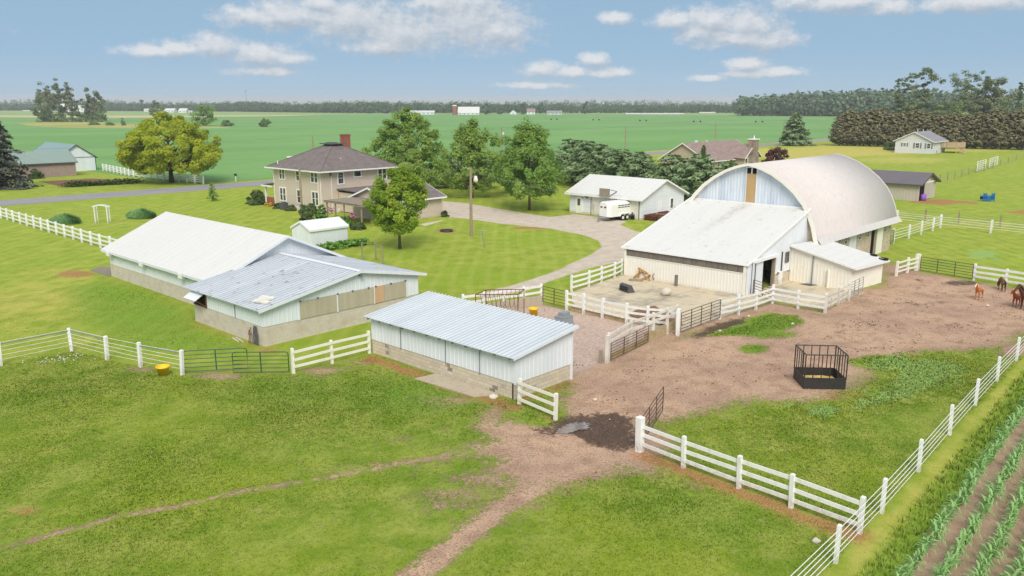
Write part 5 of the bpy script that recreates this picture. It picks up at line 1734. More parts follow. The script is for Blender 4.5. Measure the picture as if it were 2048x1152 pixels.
fence('cream three-board fence between the green gates and the shelter corner', [(23.15, 38.25), (25.65, 38.2), (28.25, 38.15)], (1.2, .78, .38), cream_panel, .14, 1.4, (.035, .15), off=.085)
fence('short cream three-board fence stub at the near corner of the shelter', [(28.15, 25.95), (27.9, 23.4)], (1.14, .72, .3), cream_panel, .15, 1.32, (.035, .15), off=.09)
bf = fence('white three-board fence with a thick gate post in the right foreground', [(27.65, 18.45), (27.42, 16.15), (27.28, 13.6), (27.2, 11.45), (27.02, 8.9)], (1.12, .72, .32), white_paint, .15, 1.36, (.04, .16), off=.0, bigger=(0,))
gate('rusty pipe gate swung open behind the thick white post', (27.95, 18.6), (31.95, 20.1), 1.35, .15, 5, 2, brown_steel)
wire_pts = [(24.6 - 4.4 * k, 8.72 - .03 * k) for k in (4, 3, 2, 1)] + [(24.6, 8.75), (29.0, 8.85), (33.6, 9.03), (38.5, 9.25), (43.3, 9.45), (48.1, 9.62), (52.9, 9.75), (57.7, 9.9), (62.5, 10.1), (67.3, 10.3), (72.1, 10.5), (76.9, 10.7)]
fence('long white post and five-wire fence beside the young corn', wire_pts, WIRE, white_vinyl, .13, 1.42, .013, white_vinyl, .07, name='wire_fence', cat='wire fence')

# corral fences
fence('short white two-board fence on a low concrete wall left of the yellow tub', [(38.2, 40.6), (39.8, 40.15), (41.4, 39.7), (43.0, 39.25), (44.6, 38.9)], (1.36, .92), white_paint, .16, 1.52, (.04, .17), off=.09)
wl = thing('low_wall', 'low grey concrete wall below the two-board fence left of the yellow tub', 'wall', (41, 41, 0))
MB().bar((39.6, 40.05, .3), (44.5, 38.78, .3), .16, .7).build('wall_body', concrete, wl)
gate('brown pipe gate between the two white corral fences', (44.6, 38.75), (44.45, 36.45), 1.35, .2, 5, 1, brown_steel)
fence('white three-board fence between the dirt corral and the concrete yard', [(44.4, 36.3), (44.4, 34.75), (44.3, 33.05), (44.25, 30.95), (44.5, 29.45), (45.3, 27.7)], (1.22, .82, .42), white_paint, .17, 1.45, (.04, .15), off=.0)
wl = thing('low_wall', 'low stained concrete kerb wall under the fence between corral and yard', 'wall', (44.5, 33, 0))
MB().bar((44.62, 36.0, .12), (44.52, 31.0, .12), .2, .34).build('wall_body', lot_wall, wl)
fence('worn white two-board fence on the mossy corral wall', [(36.7, 26.85), (39.9, 27.55), (42.3, 27.55), (44.0, 27.6), (45.25, 27.65)], (1.62, 1.18), old_white, .15, 1.72, (.05, .16), off=.05, bigger=())
wl = thing('corral_wall', 'mossy ochre corral wall at the open side of the yard', 'wall', (41, 27.5, 0))
MB().bar((36.7, 26.98, .1), (41.3, 27.44, .1), .2, .5).bar((41.3, 27.44, .2), (45.4, 27.85, .2), .21, .8).build('wall_body', lot_wall, wl)
gate('thin rusty pipe gate leaning against the mossy corral wall', (36.75, 26.72), (41.4, 27.3), 1.12, .12, 6, 2, brown_steel, .018)
pst = thing('gate_post', 'thick white gate post beside the mossy corral wall end', 'post', (44.2, 26.9, 0))
MB().ob((44.25, 26.95, .8), (.24, .24, 1.85), .3).ob((44.25, 26.95, 1.735), (.18, .18, .04), .3).build('post_body', white_paint, pst)
pst = thing('weathered_post', 'weathered white post at the outer end of the mossy corral wall', 'post', (36.5, 26.85, 0))
MB().ob((36.5, 26.8, .75), (.2, .2, 1.7), .2, 0, .03).build('post_body', old_white, pst)
MB().ob((36.2, 27.05, .35), (.14, .18, .8), .4).build('side_block', old_wood, pst)
gate('long rusty pipe gate between the thick white post and the lean-to yard fence', (44.5, 26.9), (49.6, 26.95), 1.42, .15, 6, 3, brown_steel)
fence('white three-board fence from the long gate to the lean-to corner', [(49.7, 27.05), (51.75, 26.7), (53.85, 26.45), (56.35, 26.4)], (1.2, .78, .4), white_paint, .16, 1.45, (.04, .15), off=.09)
fence('white three-board fence facing the dirt lot in front of the cream side shed', [(56.35, 26.4), (56.2, 24.35), (56.35, 22.45)], (1.18, .78, .38), white_paint, .16, 1.4, (.04, .15), off=.09)
fence('white three-board fence running back toward the cream side shed', [(56.35, 22.4), (58.8, 22.5), (61.2, 22.65)], (1.18, .78, .38), old_white, .15, 1.4, (.04, .15), off=-.09)
gate('thin grey pipe gate at the corner of the cream side shed', (61.3, 22.65), (64.3, 22.8), 1.35, .15, 6, 2, grey_steel, .018)
gate('short brown pipe gate by the lean-to sliding door', (57.55, 28.6), (56.5, 26.5), 1.3, .2, 5, 1, brown_steel)
fence('white three-board fence along the grass side of the concrete yard', [(49.0, 39.6), (51.35, 39.75), (53.4, 40.0), (55.6, 40.3), (57.3, 40.75)], (1.24, .84, .44), white_paint, .15, 1.42, (.04, .15), off=.09)
# beyond the side shed
fence('cream three-board fence between the side shed and the long brown gate', [(73.0, 23.2), (75.2, 23.0), (76.8, 22.75)], (1.15, .75, .38), cream_panel, .18, 1.35, (.04, .15), off=.09, bigger=(2,))
gate('long brown pipe gate opening onto the green paddock', (76.6, 22.4), (75.8, 18.0), 1.3, .12, 5, 2, brown_steel, .026)
fence('white three-board fence behind the horses at the right edge', [(75.8, 17.85), (75.45, 15.4), (75.1, 12.9), (74.9, 10.8)], (1.2, .76, .34), white_paint, .17, 1.38, (.04, .18), off=.1)
fence('white post fence with thin rails running from the arch barn corner into the paddock', [(90.4, 29.35), (94.7, 29.2), (98.8, 29.2), (102.6, 29.1), (105.8, 29.2)], (1.4, 1.1, .8, .5), white_paint, .17, 1.6, .025, white_vinyl, .05, name='rail_fence')
gate('brown pipe gate beside the far corner of the arch barn', (86.8, 29.2), (90.2, 29.3), 1.5, .15, 5, 2, brown_steel)
fence('white post and thin rail fence crossing the paddock behind the arch barn', [(107.5, 40), (106.6, 34.5), (105.8, 29.2), (105.2, 23.7), (104.6, 18.2), (104.0, 12.7), (103.6, 9.5)], (1.35, 1.08, .8, .5), white_vinyl, .2, 1.55, .022, white_vinyl, .05, name='rail_fence')
fence('grey wooden post and wire fence beyond the white paddock fence', [(111.5, 38.0), (110.9, 32.5), (110.8, 28.6), (111, 24.1), (111, 19.0), (111, 14)], (1.2, .8, .4), pole_wood, .16, 1.5, .012, grey_steel, .05, name='wire_fence', cat='wire fence')
fp = A((1866, 366), (1880, 364), (1895, 361), (1909, 358), (1923, 354), (1937, 350), (1951, 346), (1968, 342), (1985, 337), (2000, 332), (2016, 327), (2032, 321), (2048, 315), (2070, 307))
fence('far line of grey posts and wire climbing toward the white ranch house lawn', fp, (1.3, .9, .5), pole_wood, .16, 1.5, .015, grey_steel, .05, name='wire_fence', cat='wire fence')
for nm, q in (('white panel gate set in the far wire fence, nearer one', ((1953, 344), (1970, 339))), ('white panel gate set in the far wire fence, farther one', ((1978, 337), (1994, 331)))):
    a, b = A(*q)
    gate(nm, a, b, 2.2, .2, 5, 2, white_vinyl, .06, name='panel_gate')
fence('white three-rail fence running from the left edge to the long barn', [(31.6, 123.5), (31.65, 120.4)] + [(31.68, 118.0 - 2.52 * k) for k in range(13)] + [(31.7, 85.3), (31.8, 82.8)], (1.3, .85, .4), white_vinyl, .2, 1.5, (.05, .16), off=.0)
fl = A((195, 344), (207, 345), (217, 347), (227, 348), (237, 350), (248, 352), (258, 354), (269, 356), (281, 358), (292, 360), (304, 361), (316, 363), (330, 364), (345, 366), (358, 367), (370, 368), (382, 369), (403, 371))
fl = along([(70.9, 190), (69.2, 171), (69.8, 158), (71.6, 145.3)], 18)
fence('white four-board fence across the road by the yellow locust tree', fl, (1.42, 1.08, .74, .4), white_vinyl, .24, 1.6, (.05, .16), off=.0)

# ---------------------------------------------------------------- yard things
def tub(label, x, y, r=.33, h=.62, mat=None, rz=0):
    p = at(x, y)
    t = thing('feed_tub', label, 'tub', p)
    MB().lathe([(0, .04), (r * .78, .04), (r * .80, 0), (r, h), (r * 1.08, h), (r * 1.08, h - .07), (r * 1.0, h - .07)], p, 22).lathe([(r * .99, h), (r * .76, .06), (0, .06)], p, 22).build('tub_body', mat or yellow_plastic, t, True)
    MB().lathe([(0, 0), (r * .9, 0)], (p[0], p[1], h * .66), 22).build('feed', straw, t)
    return t


tub('yellow plastic tub by the wire fence near the green gates', 327, 750, .34, .52)
tub('yellow plastic tub in the corral beside the low concrete wall', 1067, 632, .32, .58)
p = at(1127, 655)
t = thing('stock_waterer', 'grey square livestock waterer in the dirt corral behind the shelter', 'waterer', p)
w = MB()
for z0, z1, s0, s1 in ((0, .75, .56, .48), (.75, .82, .50, .50)):
    vs = [(p[0] + i * s0, p[1] + j * s0 * .8, z0) for i, j in ((-1, -1), (1, -1), (1, 1), (-1, 1))] + [(p[0] + i * s1, p[1] + j * s1 * .8, z1) for i, j in ((-1, -1), (1, -1), (1, 1), (-1, 1))]
    w.add(vs, [(4, 5, 6, 7), (0, 1, 5, 4), (1, 2, 6, 5), (2, 3, 7, 6), (3, 0, 4, 7)])
w.build('waterer_body', grey_plastic, t)
MB().ob((p[0] + .05, p[1], .93), (.62, .5, .24)).build('waterer_lid', grey_plastic, t)
MB().tube([(p[0] - .58, p[1] + .1, .45), (p[0] - .50, p[1] + .1, .46)], .05, 8).build('drain_plug', black_steel, t)

# square bale feeder with hay
c0 = np.array([41.35, 16.35])
t = thing('bale_feeder', 'black square steel feeder with upright bars standing on the dirt lot', 'hay feeder', (*c0, 0))
cs_ = [np.array(q) for q in ((39.95, 17.0), (40.45, 15.15), (43.25, 15.45), (42.75, 17.55))]
cs_ = [np.array(at(x, y)[:2]) for x, y in ((1587, 755), (1607, 777), (1690, 779))]
cs_.append(cs_[0] + cs_[2] - cs_[1])
c0 = (cs_[0] + cs_[2]) / 2
for i in range(4):
    a, b = cs_[i], cs_[(i + 1) % 4]
    MB().bar((*a, .28), (*b, .28), .04, .56).bar((*a, .57), (*b, .57), .07, .05).build('side_panel', black_steel, t)
    MB().tube([(*a, 1.84), (*b, 1.84)], .032, 6).build('top_rail', black_steel, t)
    k_ = 5
    for k in range(k_):
        q = a + (b - a) * k / k_
        MB().tube([(*q, .55), (*q, 1.84)], .027 if k else .036, 6).build('bar', black_steel, t)
hay = thing('hay', 'loose hay left in the bottom of the black feeder', 'hay', (*c0, 0))
rng = np.random.default_rng(5)
m = MB()
gx2, gy2 = np.meshgrid(np.linspace(.06, .94, 14), np.linspace(.06, .94, 14), indexing='ij')
vs = []
for u, v in zip(gx2.ravel(), gy2.ravel()):
    q = cs_[0] + (cs_[1] - cs_[0]) * u + (cs_[3] - cs_[0]) * v
    vs.append((*q, .12 + .22 * math.exp(-((u - .5) ** 2 + (v - .45) ** 2) * 7) + rng.uniform(0, .06)))
m.add(vs, [(i * 14 + j, (i + 1) * 14 + j, (i + 1) * 14 + j + 1, i * 14 + j + 1) for i in range(13) for j in range(13)])
m.build('hay_heap', straw, hay)
# old hay rack beside the shelter
t = thing('hay_rack', 'rusty pipe hay rack with flat top frame behind the shelter', 'hay rack', (41.0, 40.0, 0))
q = [(38.1, 39.2), (39.6, 39.7), (41.6, 37.9), (40.1, 37.1)]
m = MB()
for i in range(4):
    m.tube([(*q[i], 1.75), (*q[(i + 1) % 4], 1.75)], .03, 6)
    m.tube([(*q[i], 0), (*q[i], 1.75)], .03, 6)
m.build('rack_frame', rust_steel, t)
for k in range(1, 9):
    u = k / 9
    a = np.array(q[0]) * (1 - u) + np.array(q[3]) * u
    b = np.array(q[1]) * (1 - u) + np.array(q[2]) * u
    MB().tube([(*a, 1.74), (*(a * .7 + b * .3), .7), (*(a * .3 + b * .7), .7), (*b, 1.74)], .016, 5).build('rack_bar', rust_steel, t)

# concrete yard clutter
p = at(1247, 581)
t = thing('loader_bucket', 'dark grey skid loader bucket lying on the concrete yard', 'bucket', (p[0], p[1], .05))
a, b = np.array(at(1238, 580, .05)[:2]), np.array(at(1261, 588, .05)[:2])
d = (b - a) / np.linalg.norm(b - a)
nn = np.array([-d[1], d[0]])
if nn[0] < 0:
    nn = -nn
L = 1.3
P2 = lambda u, o, z: (*(a + d * u * L + nn * o), z)
m = MB()
prof = [(0.0, .06), (.05, .5), (.16, .62), (.3, .64), (.26, .58), (.12, .52), (.06, .10), (.62, .07), (.62, .05)]
for i in range(len(prof) - 1):
    (o0, z0), (o1, z1) = prof[i], prof[i + 1]
    m.add([P2(0, o0, z0), P2(1, o0, z0), P2(1, o1, z1), P2(0, o1, z1)], [(0, 1, 2, 3)])
for u in (0, 1):
    m.add([P2(u, .0, .05), P2(u, .62, .05), P2(u, .3, .64), P2(u, .05, .55)], [(0, 1, 2, 3)])
m.build('bucket_shell', dark_grey, t)
m = MB()
for u in (.22, .5, .78):
    m.bar(P2(u, -.05, .15), P2(u, -.03, .5), .09, .08)
m.bar(P2(.15, -.06, .35), P2(.85, -.06, .35), .07, .08).bar(P2(.15, -.05, .5), P2(.85, -.05, .5), .07, .08)
m.build('mounting_plate', black_steel, t)
p = at(1285, 560, .05)
t = thing('yellow_implement', 'faded yellow steel implement heaped against the lean-to wall', 'implement', p)
B_ = lambda x, y, z: (*at(x, y, .05)[:2], z)
MB().bar(B_(1283, 561, .12), B_(1312, 556, .55), .14).bar(B_(1268, 558, .2), B_(1300, 549, .9), .12).bar(B_(1275, 556, .9), B_(1311, 558, .18), .12).build('beam', orange_paint, t)
MB().bar(B_(1277, 556, 0.05), B_(1279, 556, .95), .08).bar(B_(1290, 556, 0.1), B_(1279, 556, .9), .06).bar(B_(1300, 557, .1), B_(1305, 553, .7), .08).build('mast', orange_paint, t)
MB().bar(B_(1258, 561, .12), B_(1285, 563, .12), .3, .14).build('timber', old_wood, t)
for x, y in ((1291, 560), (1299, 562), (1307, 560)):
    MB().tube([B_(x, y, .05), B_(x - 2, y, .45), B_(x + 1, y, .6)], .035, 5).build('tine', rust_steel, t)
p = at(1331, 590, .05)
t = thing('pale_boulder', 'pale rounded boulder lying alone on the concrete yard', 'boulder', p)


def rock(p, r, seed, sq=.7):
    rg = np.random.default_rng(seed)
    m = MB()
    nl, nk = 7, 11
    vs, fs = [], []
    off = rg.normal(size=(3, 3))
    for i in range(nl + 1):
        th = math.pi * i / nl
        for k in range(nk):
            ph = 2 * math.pi * k / nk
            d = np.array([math.sin(th) * math.cos(ph), math.sin(th) * math.sin(ph), math.cos(th)])
            q = r * (1 + .16 * math.sin(3.1 * d @ off[0] + 1) + .12 * math.sin(4.3 * d @ off[1]) + .06 * math.sin(7 * d @ off[2]))
            vs.append((p[0] + d[0] * q, p[1] + d[1] * q, p[2] + max(0, d[2] * q * sq + r * sq * .75)))
    for i in range(nl):
        for k in range(nk):
            fs.append((i * nk + k, i * nk + (k + 1) % nk, (i + 1) * nk + (k + 1) % nk, (i + 1) * nk + k))
    return m.add(vs, fs)


rock(p, .42, 2, .8).build('rock_body', rockm, t, True)
p = at(1352, 572, .05)
t = thing('bollard', 'weathered wooden bollard standing in front of the lean-to wall', 'bollard', p)
MB().tube([(p[0], p[1], -.2), (p[0], p[1], .95)], .14, 10).build('bollard_post', greyboard, t)
p = at(1655, 575, .05)
t = thing('white_post', 'single white pipe post standing before the cream side shed', 'post', p)
MB().tube([(p[0], p[1], 0), (p[0], p[1], 1.5)], .11, 10).build('post_body', cream_panel, t)
mt = thing('rubber_mat', 'dark grey rubber mat lying on the concrete by the cream side shed', 'mat', (62, 26.6, .06))
MB().slab([(*at(1598, 568, .06)[:2], .075), (*at(1620, 572, .06)[:2], .075), (*at(1648, 569, .06)[:2], .075), (*at(1624, 566, .06)[:2], .075)], .02).build('mat_sheet', dark_grey, mt)
dz = thing('manure_pile', 'low brown dirt pile against the yard side of the corral fence', 'dirt pile', (45.8, 30.0, 0))
m = MB()
gq = np.linspace(-1, 1, 15)
cpt = np.array([46.6, 30.2])
vs = [(cpt[0] + u * 1.3 + .5 * v, cpt[1] + v * 2.2, .05 + max(0, .55 * (1 - u * u - v * v)) * (1 + .3 * math.sin(5 * u + 3 * v)) * (1 + .2 * math.sin(9 * v))) for u in gq for v in gq]
m.add(vs, [(i * 15 + j, (i + 1) * 15 + j, (i + 1) * 15 + j + 1, i * 15 + j + 1) for i in range(14) for j in range(14) if (gq[i] ** 2 + gq[j] ** 2 < 1.15)])
pile_m = simple('pile_dirt', C(128, 98, 78), .95, .3, 3, bump=.8, fine=14)
m.build('pile_body', pile_m, dz, True)

# power poles
def pole(label, p, h, lamp=False, cross=False, can=False, r=.14):
    t = thing('power_pole', label, 'power pole', (p[0], p[1], 0))
    MB().tube([(p[0], p[1], -.5), (p[0], p[1], h)], [r * 1.15, r * .8], 10).build('pole_shaft', pole_wood, t)
    d = RT
    if lamp:
        MB().tube([(p[0], p[1], h - 1.1), (p[0] + d[0] * .5, p[1] + d[1] * .5, h - .9)], .03, 6).build('lamp_arm', grey_steel, t)
        MB().lathe([(0, .45), (.16, .42), (.2, .15), (.26, .1), (.24, -.25), (0, -.3)], (p[0] + d[0] * .55, p[1] + d[1] * .55, h - 1.3), 12).build('lamp_head', old_white, t, True)
    if cross:
        MB().ob((p[0], p[1], h - .35), (.1, 2.2, .12)).build('crossarm', pole_wood, t)
    if can:
        MB().lathe([(0, 0), (.26, 0), (.26, .85), (.2, .95), (0, .95)], (p[0] + d[0] * .42, p[1] + d[1] * .42, h - 2.2), 12).build('transformer', old_white, t, True)
    MB().ob((p[0], p[1] - .02, h + .06), (.12, .12, .16)).build('insulator', grey_steel, t)
    return t


P1 = (63.0, 65.4)
P2_ = (57.5, 90.7)
pole('wooden pole with a yard lamp beside the lawn tree', P1, 7.6, True, r=.16)
pole('bare wooden pole standing in front of the tan farmhouse wall', P2_, 6.6, r=.15)
far = [((118.0, 146.3), 8.2, 'wooden roadside pole seen just above the farmhouse roof', False), ((162, 146.3), 8.6, 'wooden roadside pole carrying a white transformer between the green trees', True),
       ((200.5, 146.3), 8.0, 'wooden roadside pole standing against the green field right of the trees', False), ((243, 146.3), 8.2, 'wooden roadside pole behind the tan house with the stone chimney', False), ((288, 146.3), 8.0, 'wooden roadside pole partly hidden by the lone spruce', False)]
p, h = at(627, 312), 0
far[0] = ((at(627, 330)[0], 171.0), 9.0, far[0][2], False)
qx = gxp = None


def on_line(x, Yv):                                # X where the pixel column x meets the line Y = Yv on the ground
    v = RT * (x - 1024) + FW * (FPX * math.cos(PITCH) + (576 - 560) * 0)
    lo, hi = 0.0, 600.0
    for _ in range(50):
        m_ = (lo + hi) / 2
        q = np.array([m_, Yv, 4.0]) - np.array([0, 0, CAMH])
        if 1024 + FPX * (q @ RT) / (q @ DV) < x:
            lo = m_
        else:
            hi = m_
    return lo


road_poles = []
for x, h, lab, can in ((627, 8.0, far[0][2], False), (1003, 8.6, far[1][2], True), (1251, 7.9, far[2][2], False), (1431, 8.2, far[3][2], False), (1567, 8.2, far[4][2], False)):
    px2 = on_line(x, 146.6)
    pole(lab, (px2, 146.6), h, can=can, r=.17)
    road_poles.append((px2, 146.6, h))
road_poles = [(20.0, 146.6, 8.0)] + road_poles + [(380, 146.6, 8.0)]


def wire(label, a, b, sag, r=.02, cat='wire'):
    t = thing('power_line', label, cat, a)
    a, b = np.array(a, float), np.array(b, float)
    pts = [a + (b - a) * u + np.array([0, 0, -4 * sag * u * (1 - u)]) for u in np.linspace(0, 1, 11)]
    MB().tube(pts, r, 4).build('cable', grey_steel, t)


wn_lab = ['overhead wire from the left edge across the yellow locust tree to the farmhouse pole', 'overhead wire from the farmhouse roof pole to the transformer pole', 'overhead wire from the transformer pole to the pole against the green field',
          'overhead wire between the field pole and the pole behind the tan house', 'overhead wire between the tan house pole and the lone spruce', 'overhead wire from the lone spruce off toward the evergreen row']
for i in range(len(road_poles) - 1):
    a, b = road_poles[i], road_poles[i + 1]
    wire(wn_lab[i], (a[0], a[1], a[2]), (b[0], b[1], b[2]), .7, .022)
wire('service wire from the lamp pole to the farmhouse corner', (P1[0], P1[1], 7.3), (64.3, 93.8, 5.3), .9, .015)
wire('service wire from the lamp pole to the garage wall', (P1[0], P1[1], 7.4), (86.7, 62.0, 2.9), .8, .015)
wire('service wire from the bare pole to the farmhouse eave', (P2_[0], P2_[1], 6.4), (63.5, 94, 5.3), .2, .015)

# trellis frame, clothesline pole, fire pit, arbour, mailboxes
t = thing('wood_frame', 'weathered open wood and wire frame behind the dark-roofed barn', 'trellis', (43.5, 62, 0))
q = A((727, 515), (754, 524), (767, 533))
q = [(42.6, 63.6), (44.0, 60.6), (43.9, 58.2)]
q = [at(725, 519)[:2], at(752, 521)[:2], at(766, 529)[:2]]
for p in q:
    MB().tube([(p[0], p[1], -.2), (p[0], p[1], 1.65)], .07, 7).build('post', old_wood, t)
MB().tube([(*q[1], 1.62), (*q[2], 1.6)], .045, 6).tube([(*q[0], 1.6), (*q[1], 1.62)], .02, 5).build('top_rail', old_wood, t)
nt_ = MB()
for z in (.3, .7, 1.1):
    nt_.tube([(*q[0], z), (*q[1], z), (*q[2], z)], .006, 4)
nt_.build('wire_mesh', grey_steel, t)
p = at(969, 495)
t = thing('clothesline_pole', 'pale leaning T-shaped clothesline pole on the lawn', 'pole', p)
MB().tube([p, (p[0] - .1, p[1] + .25, 1.75)], .045, 7).build('pole_shaft', grey_steel, t)
a = np.array([p[0] - .1, p[1] + .25, 1.76])
MB().tube([a - RT * .42, a + RT * .42], .035, 6).build('crossbar', grey_steel, t)
p = at(893, 463)
t = thing('fire_pit', 'round rusty fire ring in a bare patch on the lawn', 'fire pit', p)
MB().lathe([(.74, 0), (.78, .2), (.7, .2), (.66, .03), (0, .03)], p, 20).build('fire_ring', black_steel, t, True)
c = np.array(at(206, 446)[:2])
t = thing('garden_arbour', 'white garden arbour arch standing alone on the lawn', 'arbour', (*c, 0))
u2 = (np.array(at(222, 447)[:2]) - np.array(at(191, 447)[:2])) / 2
sd = np.array([u2[1], -u2[0]]) / np.linalg.norm(u2) * .32
for s in (-1, 1):
    for k in (-1, 1):
        q = c + u2 * s * .8 + sd * k
        MB().ob((*q, 1.0), (.1, .1, 2.05), 0).build('post', white_vinyl, t)
    m = MB()
    for z in np.arange(.3, 1.9, .22):
        m.bar((*(c + u2 * s * .8 + sd), z), (*(c + u2 * s * .8 - sd), z), .03, .03)
    m.build('lattice', white_vinyl, t)
for k in (-1, 1):
    MB().tube([(*(c + u2 * v * 1.0 + sd * k), 2.02 + .22 * (1 - v * v)) for v in np.linspace(-1, 1, 9)], .06, 5).build('arch_beam', white_vinyl, t)
m = MB()
for v in np.linspace(-.95, .95, 9):
    m.bar((*(c + u2 * v + sd * 1.25), 2.1 + .22 * (1 - v * v)), (*(c + u2 * v - sd * 1.25), 2.1 + .22 * (1 - v * v)), .04, .05)
m.build('top_slat', white_vinyl, t)


def mailbox(label, x, y, h=1.2, mat=None):
    p = at(x, y)
    t = thing('mailbox', label, 'mailbox', p)
    MB().ob((p[0], p[1], h / 2), (.12, .12, h)).build('post', white_vinyl, t)
    MB().ob((p[0], p[1], h + .12), (.3, .55, .26)).tube([(p[0], p[1] - .27, h + .25), (p[0], p[1] + .27, h + .25)], .15, 8).build('box', mat or black_steel, t)


mailbox('dark mailbox on a white post beside the road, left of the farmhouse', 472, 364)
mailbox('dark mailbox on a post beside the lone spruce', 1562, 292)
bx_ = at(1498, 289)
t = thing('utility_box', 'small wooden box beside the road behind the stone chimney', 'box', bx_)
MB().ob((bx_[0], bx_[1], .8), (1.2, 1.2, 1.5)).slab([(bx_[0] - .75, bx_[1] - .75, 1.55), (bx_[0] + .75, bx_[1] - .75, 1.55), (bx_[0] + .75, bx_[1] + .75, 1.75), (bx_[0] - .75, bx_[1] + .75, 1.75)], .08).build('box_body', door_tan, t)
p = at(1976, 403)
t = thing('blue_feeder', 'blue metal stock feeder standing in the green paddock', 'feeder', p)
a, b = np.array(at(1966, 403)[:2]), np.array(at(1988, 403)[:2])
d = b - a
n2 = np.array([-d[1], d[0]]) / np.linalg.norm(d) * .9
for u in (0, .35, .65, 1):
    w_ = d * .0
    MB().bar((*(a + d * u), 0), (*(a + d * u), 1.25 if u in (0, 1) else .9), .12).build('leg', blue_paint, t)
m = MB().slab([(*a, .75), (*b, .75), (*(b + n2), .75), (*(a + n2), .75)], .08)
m.bar((*a, .45), (*b, .45), .05, .55).bar((*(a + n2), .5), (*(b + n2), .5), .05, .6)
m.build('trough', blue_paint, t)
for u0, u1 in ((0, .3), (.7, 1)):
    MB().bar((*(a + d * u0), .85), (*(a + d * u1), .85), .05, .75).build('side_panel', blue_paint, t)
p = at(1262, 438)
t = thing('garden_tractor', 'small dark mower parked behind the white horse trailer', 'mower', p)
MB().ob((p[0], p[1], .5), (.8, 1.2, .35), .3).ob((p[0] + .1, p[1] - .4, .75), (.6, .5, .3), .3).build('mower_body', dark_grey, t)
for dx, dy in ((-.4, -.5), (.4, -.5), (-.4, .5), (.4, .5)):
    MB().tube([(p[0] + dx - .1, p[1] + dy, .28), (p[0] + dx + .1, p[1] + dy, .28)], .28, 12).build('wheel', rubber, t)
for i, (lab, q) in enumerate((('rusty disc harrow parked along the garage wall', (1305, 441)), ('rusty field cultivator frame beside the garage, nearest the lean-to roof', (1330, 436)))):
    p = at(*q)
    t = thing('disc_harrow' if i == 0 else 'field_cultivator', lab, 'implement', p)
    m = MB()
    for k in range(4):
        m.bar((p[0] - .5 + k * .7, p[1] - 1.2, .6), (p[0] - .2 + k * .7, p[1] + 1.2, .6), .09)
    m.bar((p[0] - .6, p[1] - 1.0, .62), (p[0] + 2.0, p[1] - 1.0, .62), .1).bar((p[0] - .4, p[1] + 1.0, .62), (p[0] + 2.2, p[1] + 1.0, .62), .1).bar((p[0] - .6, p[1], .9), (p[0] + 1.4, p[1], .5), .08)
    m.build('frame', rust_steel, t)
    if i == 0:
        for k in range(7):
            yy = p[1] - 1.2 + k * .4
            MB().lathe([(0, -.02), (.34, 0), (0, .04)], (0, 0, 0), 14)
            m2 = MB()
            m2.tube([(p[0] - .3, yy - .02, .34), (p[0] - .3, yy + .02, .34)], .36, 14)
            m2.build('disc', rust_steel, t)
    else:
        for k in range(8):
            xx_, yy = p[0] - .3 + (k % 4) * .7, p[1] + (-1.0 if k < 4 else 1.0)
            MB().tube([(xx_, yy, .6), (xx_ - .3, yy, .4), (xx_ - .05, yy, .0)], .04, 5).build('tine', rust_steel, t)
        MB().tube([(p[0] - .8, p[1] - 1.5, .4), (p[0] - .8, p[1] - 1.3, .4)], .4, 14).build('wheel', rubber, t)
pb = thing('gas_meter_post', 'pale post standing by the garage side wall', 'post', at(1352, 430))
MB().ob((*at(1352, 430)[:2], .8), (.15, .15, 1.7)).build('post_body', white_vinyl, pb)

# horse trailer
pa, pb_ = np.array(at(1217, 444)[:2]), np.array(at(1272, 437)[:2])
d = np.array([math.cos(R(-24)), math.sin(R(-24))])
d = (pb_ - pa) / np.linalg.norm(pb_ - pa)
org = pa
t = thing('horse_trailer', 'white two-axle horse trailer parked before the garage doors', 'trailer', (*org, 0))
NRM = np.array([-d[1], d[0]])
TP = lambda u, o, z: (*(org + d * u + NRM * o), z)
Lg, Wd = 4.1, 1.9
rows = [(.0, .55), (0, 2.05), (.10, 2.27), (.35, 2.42), (Wd - .35, 2.42), (Wd - .10, 2.27), (Wd, 2.05), (Wd, .55)]
m = MB()
stations = [(.0, .0, .35), (.25, .0, .08), (.6, .0, 0.0), (Lg - .2, 0, 0), (Lg, 0, .06)]
vs = []
for u, z, s in stations:
    vs += [TP(u, Wd / 2 + (o - Wd / 2) * (1 - s * .9), zz_ if zz_ < 1 else zz_ - (s * .35 if zz_ > 2.1 else 0)) for o, zz_ in rows]
nr = len(rows)
fs = []
for i in range(len(stations) - 1):
    fs += [(i * nr + k, (i + 1) * nr + k, (i + 1) * nr + k + 1, i * nr + k + 1) for k in range(nr - 1)]
    fs.append((i * nr + nr - 1, (i + 1) * nr + nr - 1, (i + 1) * nr, i * nr))
fs.append(tuple(range(nr))[::-1])
fs.append(tuple((len(stations) - 1) * nr + k for k in range(nr)))
m.add(vs, fs)
trp = simple('trailer_white', C(240, 240, 238), .35, .04, 2, spec=.5, dirt=C(200, 190, 175), dirtamt=.25)
m.build('body', trp, t)
for zz_ in (1.62, 1.86):
    for k in range(4):
        u = 1.7 + k * .55
        for o in (-.012, Wd - .008):
            MB().add([TP(u, o, zz_), TP(u + .45, o, zz_), TP(u + .45, o, zz_ + .12), TP(u, o, zz_ + .12), TP(u, o + .02, zz_), TP(u + .45, o + .02, zz_), TP(u + .45, o + .02, zz_ + .12), TP(u, o + .02, zz_ + .12)],
                     [(0, 1, 2, 3), (7, 6, 5, 4), (0, 4, 5, 1), (2, 6, 7, 3)]).build('slot_window', black_steel, t)
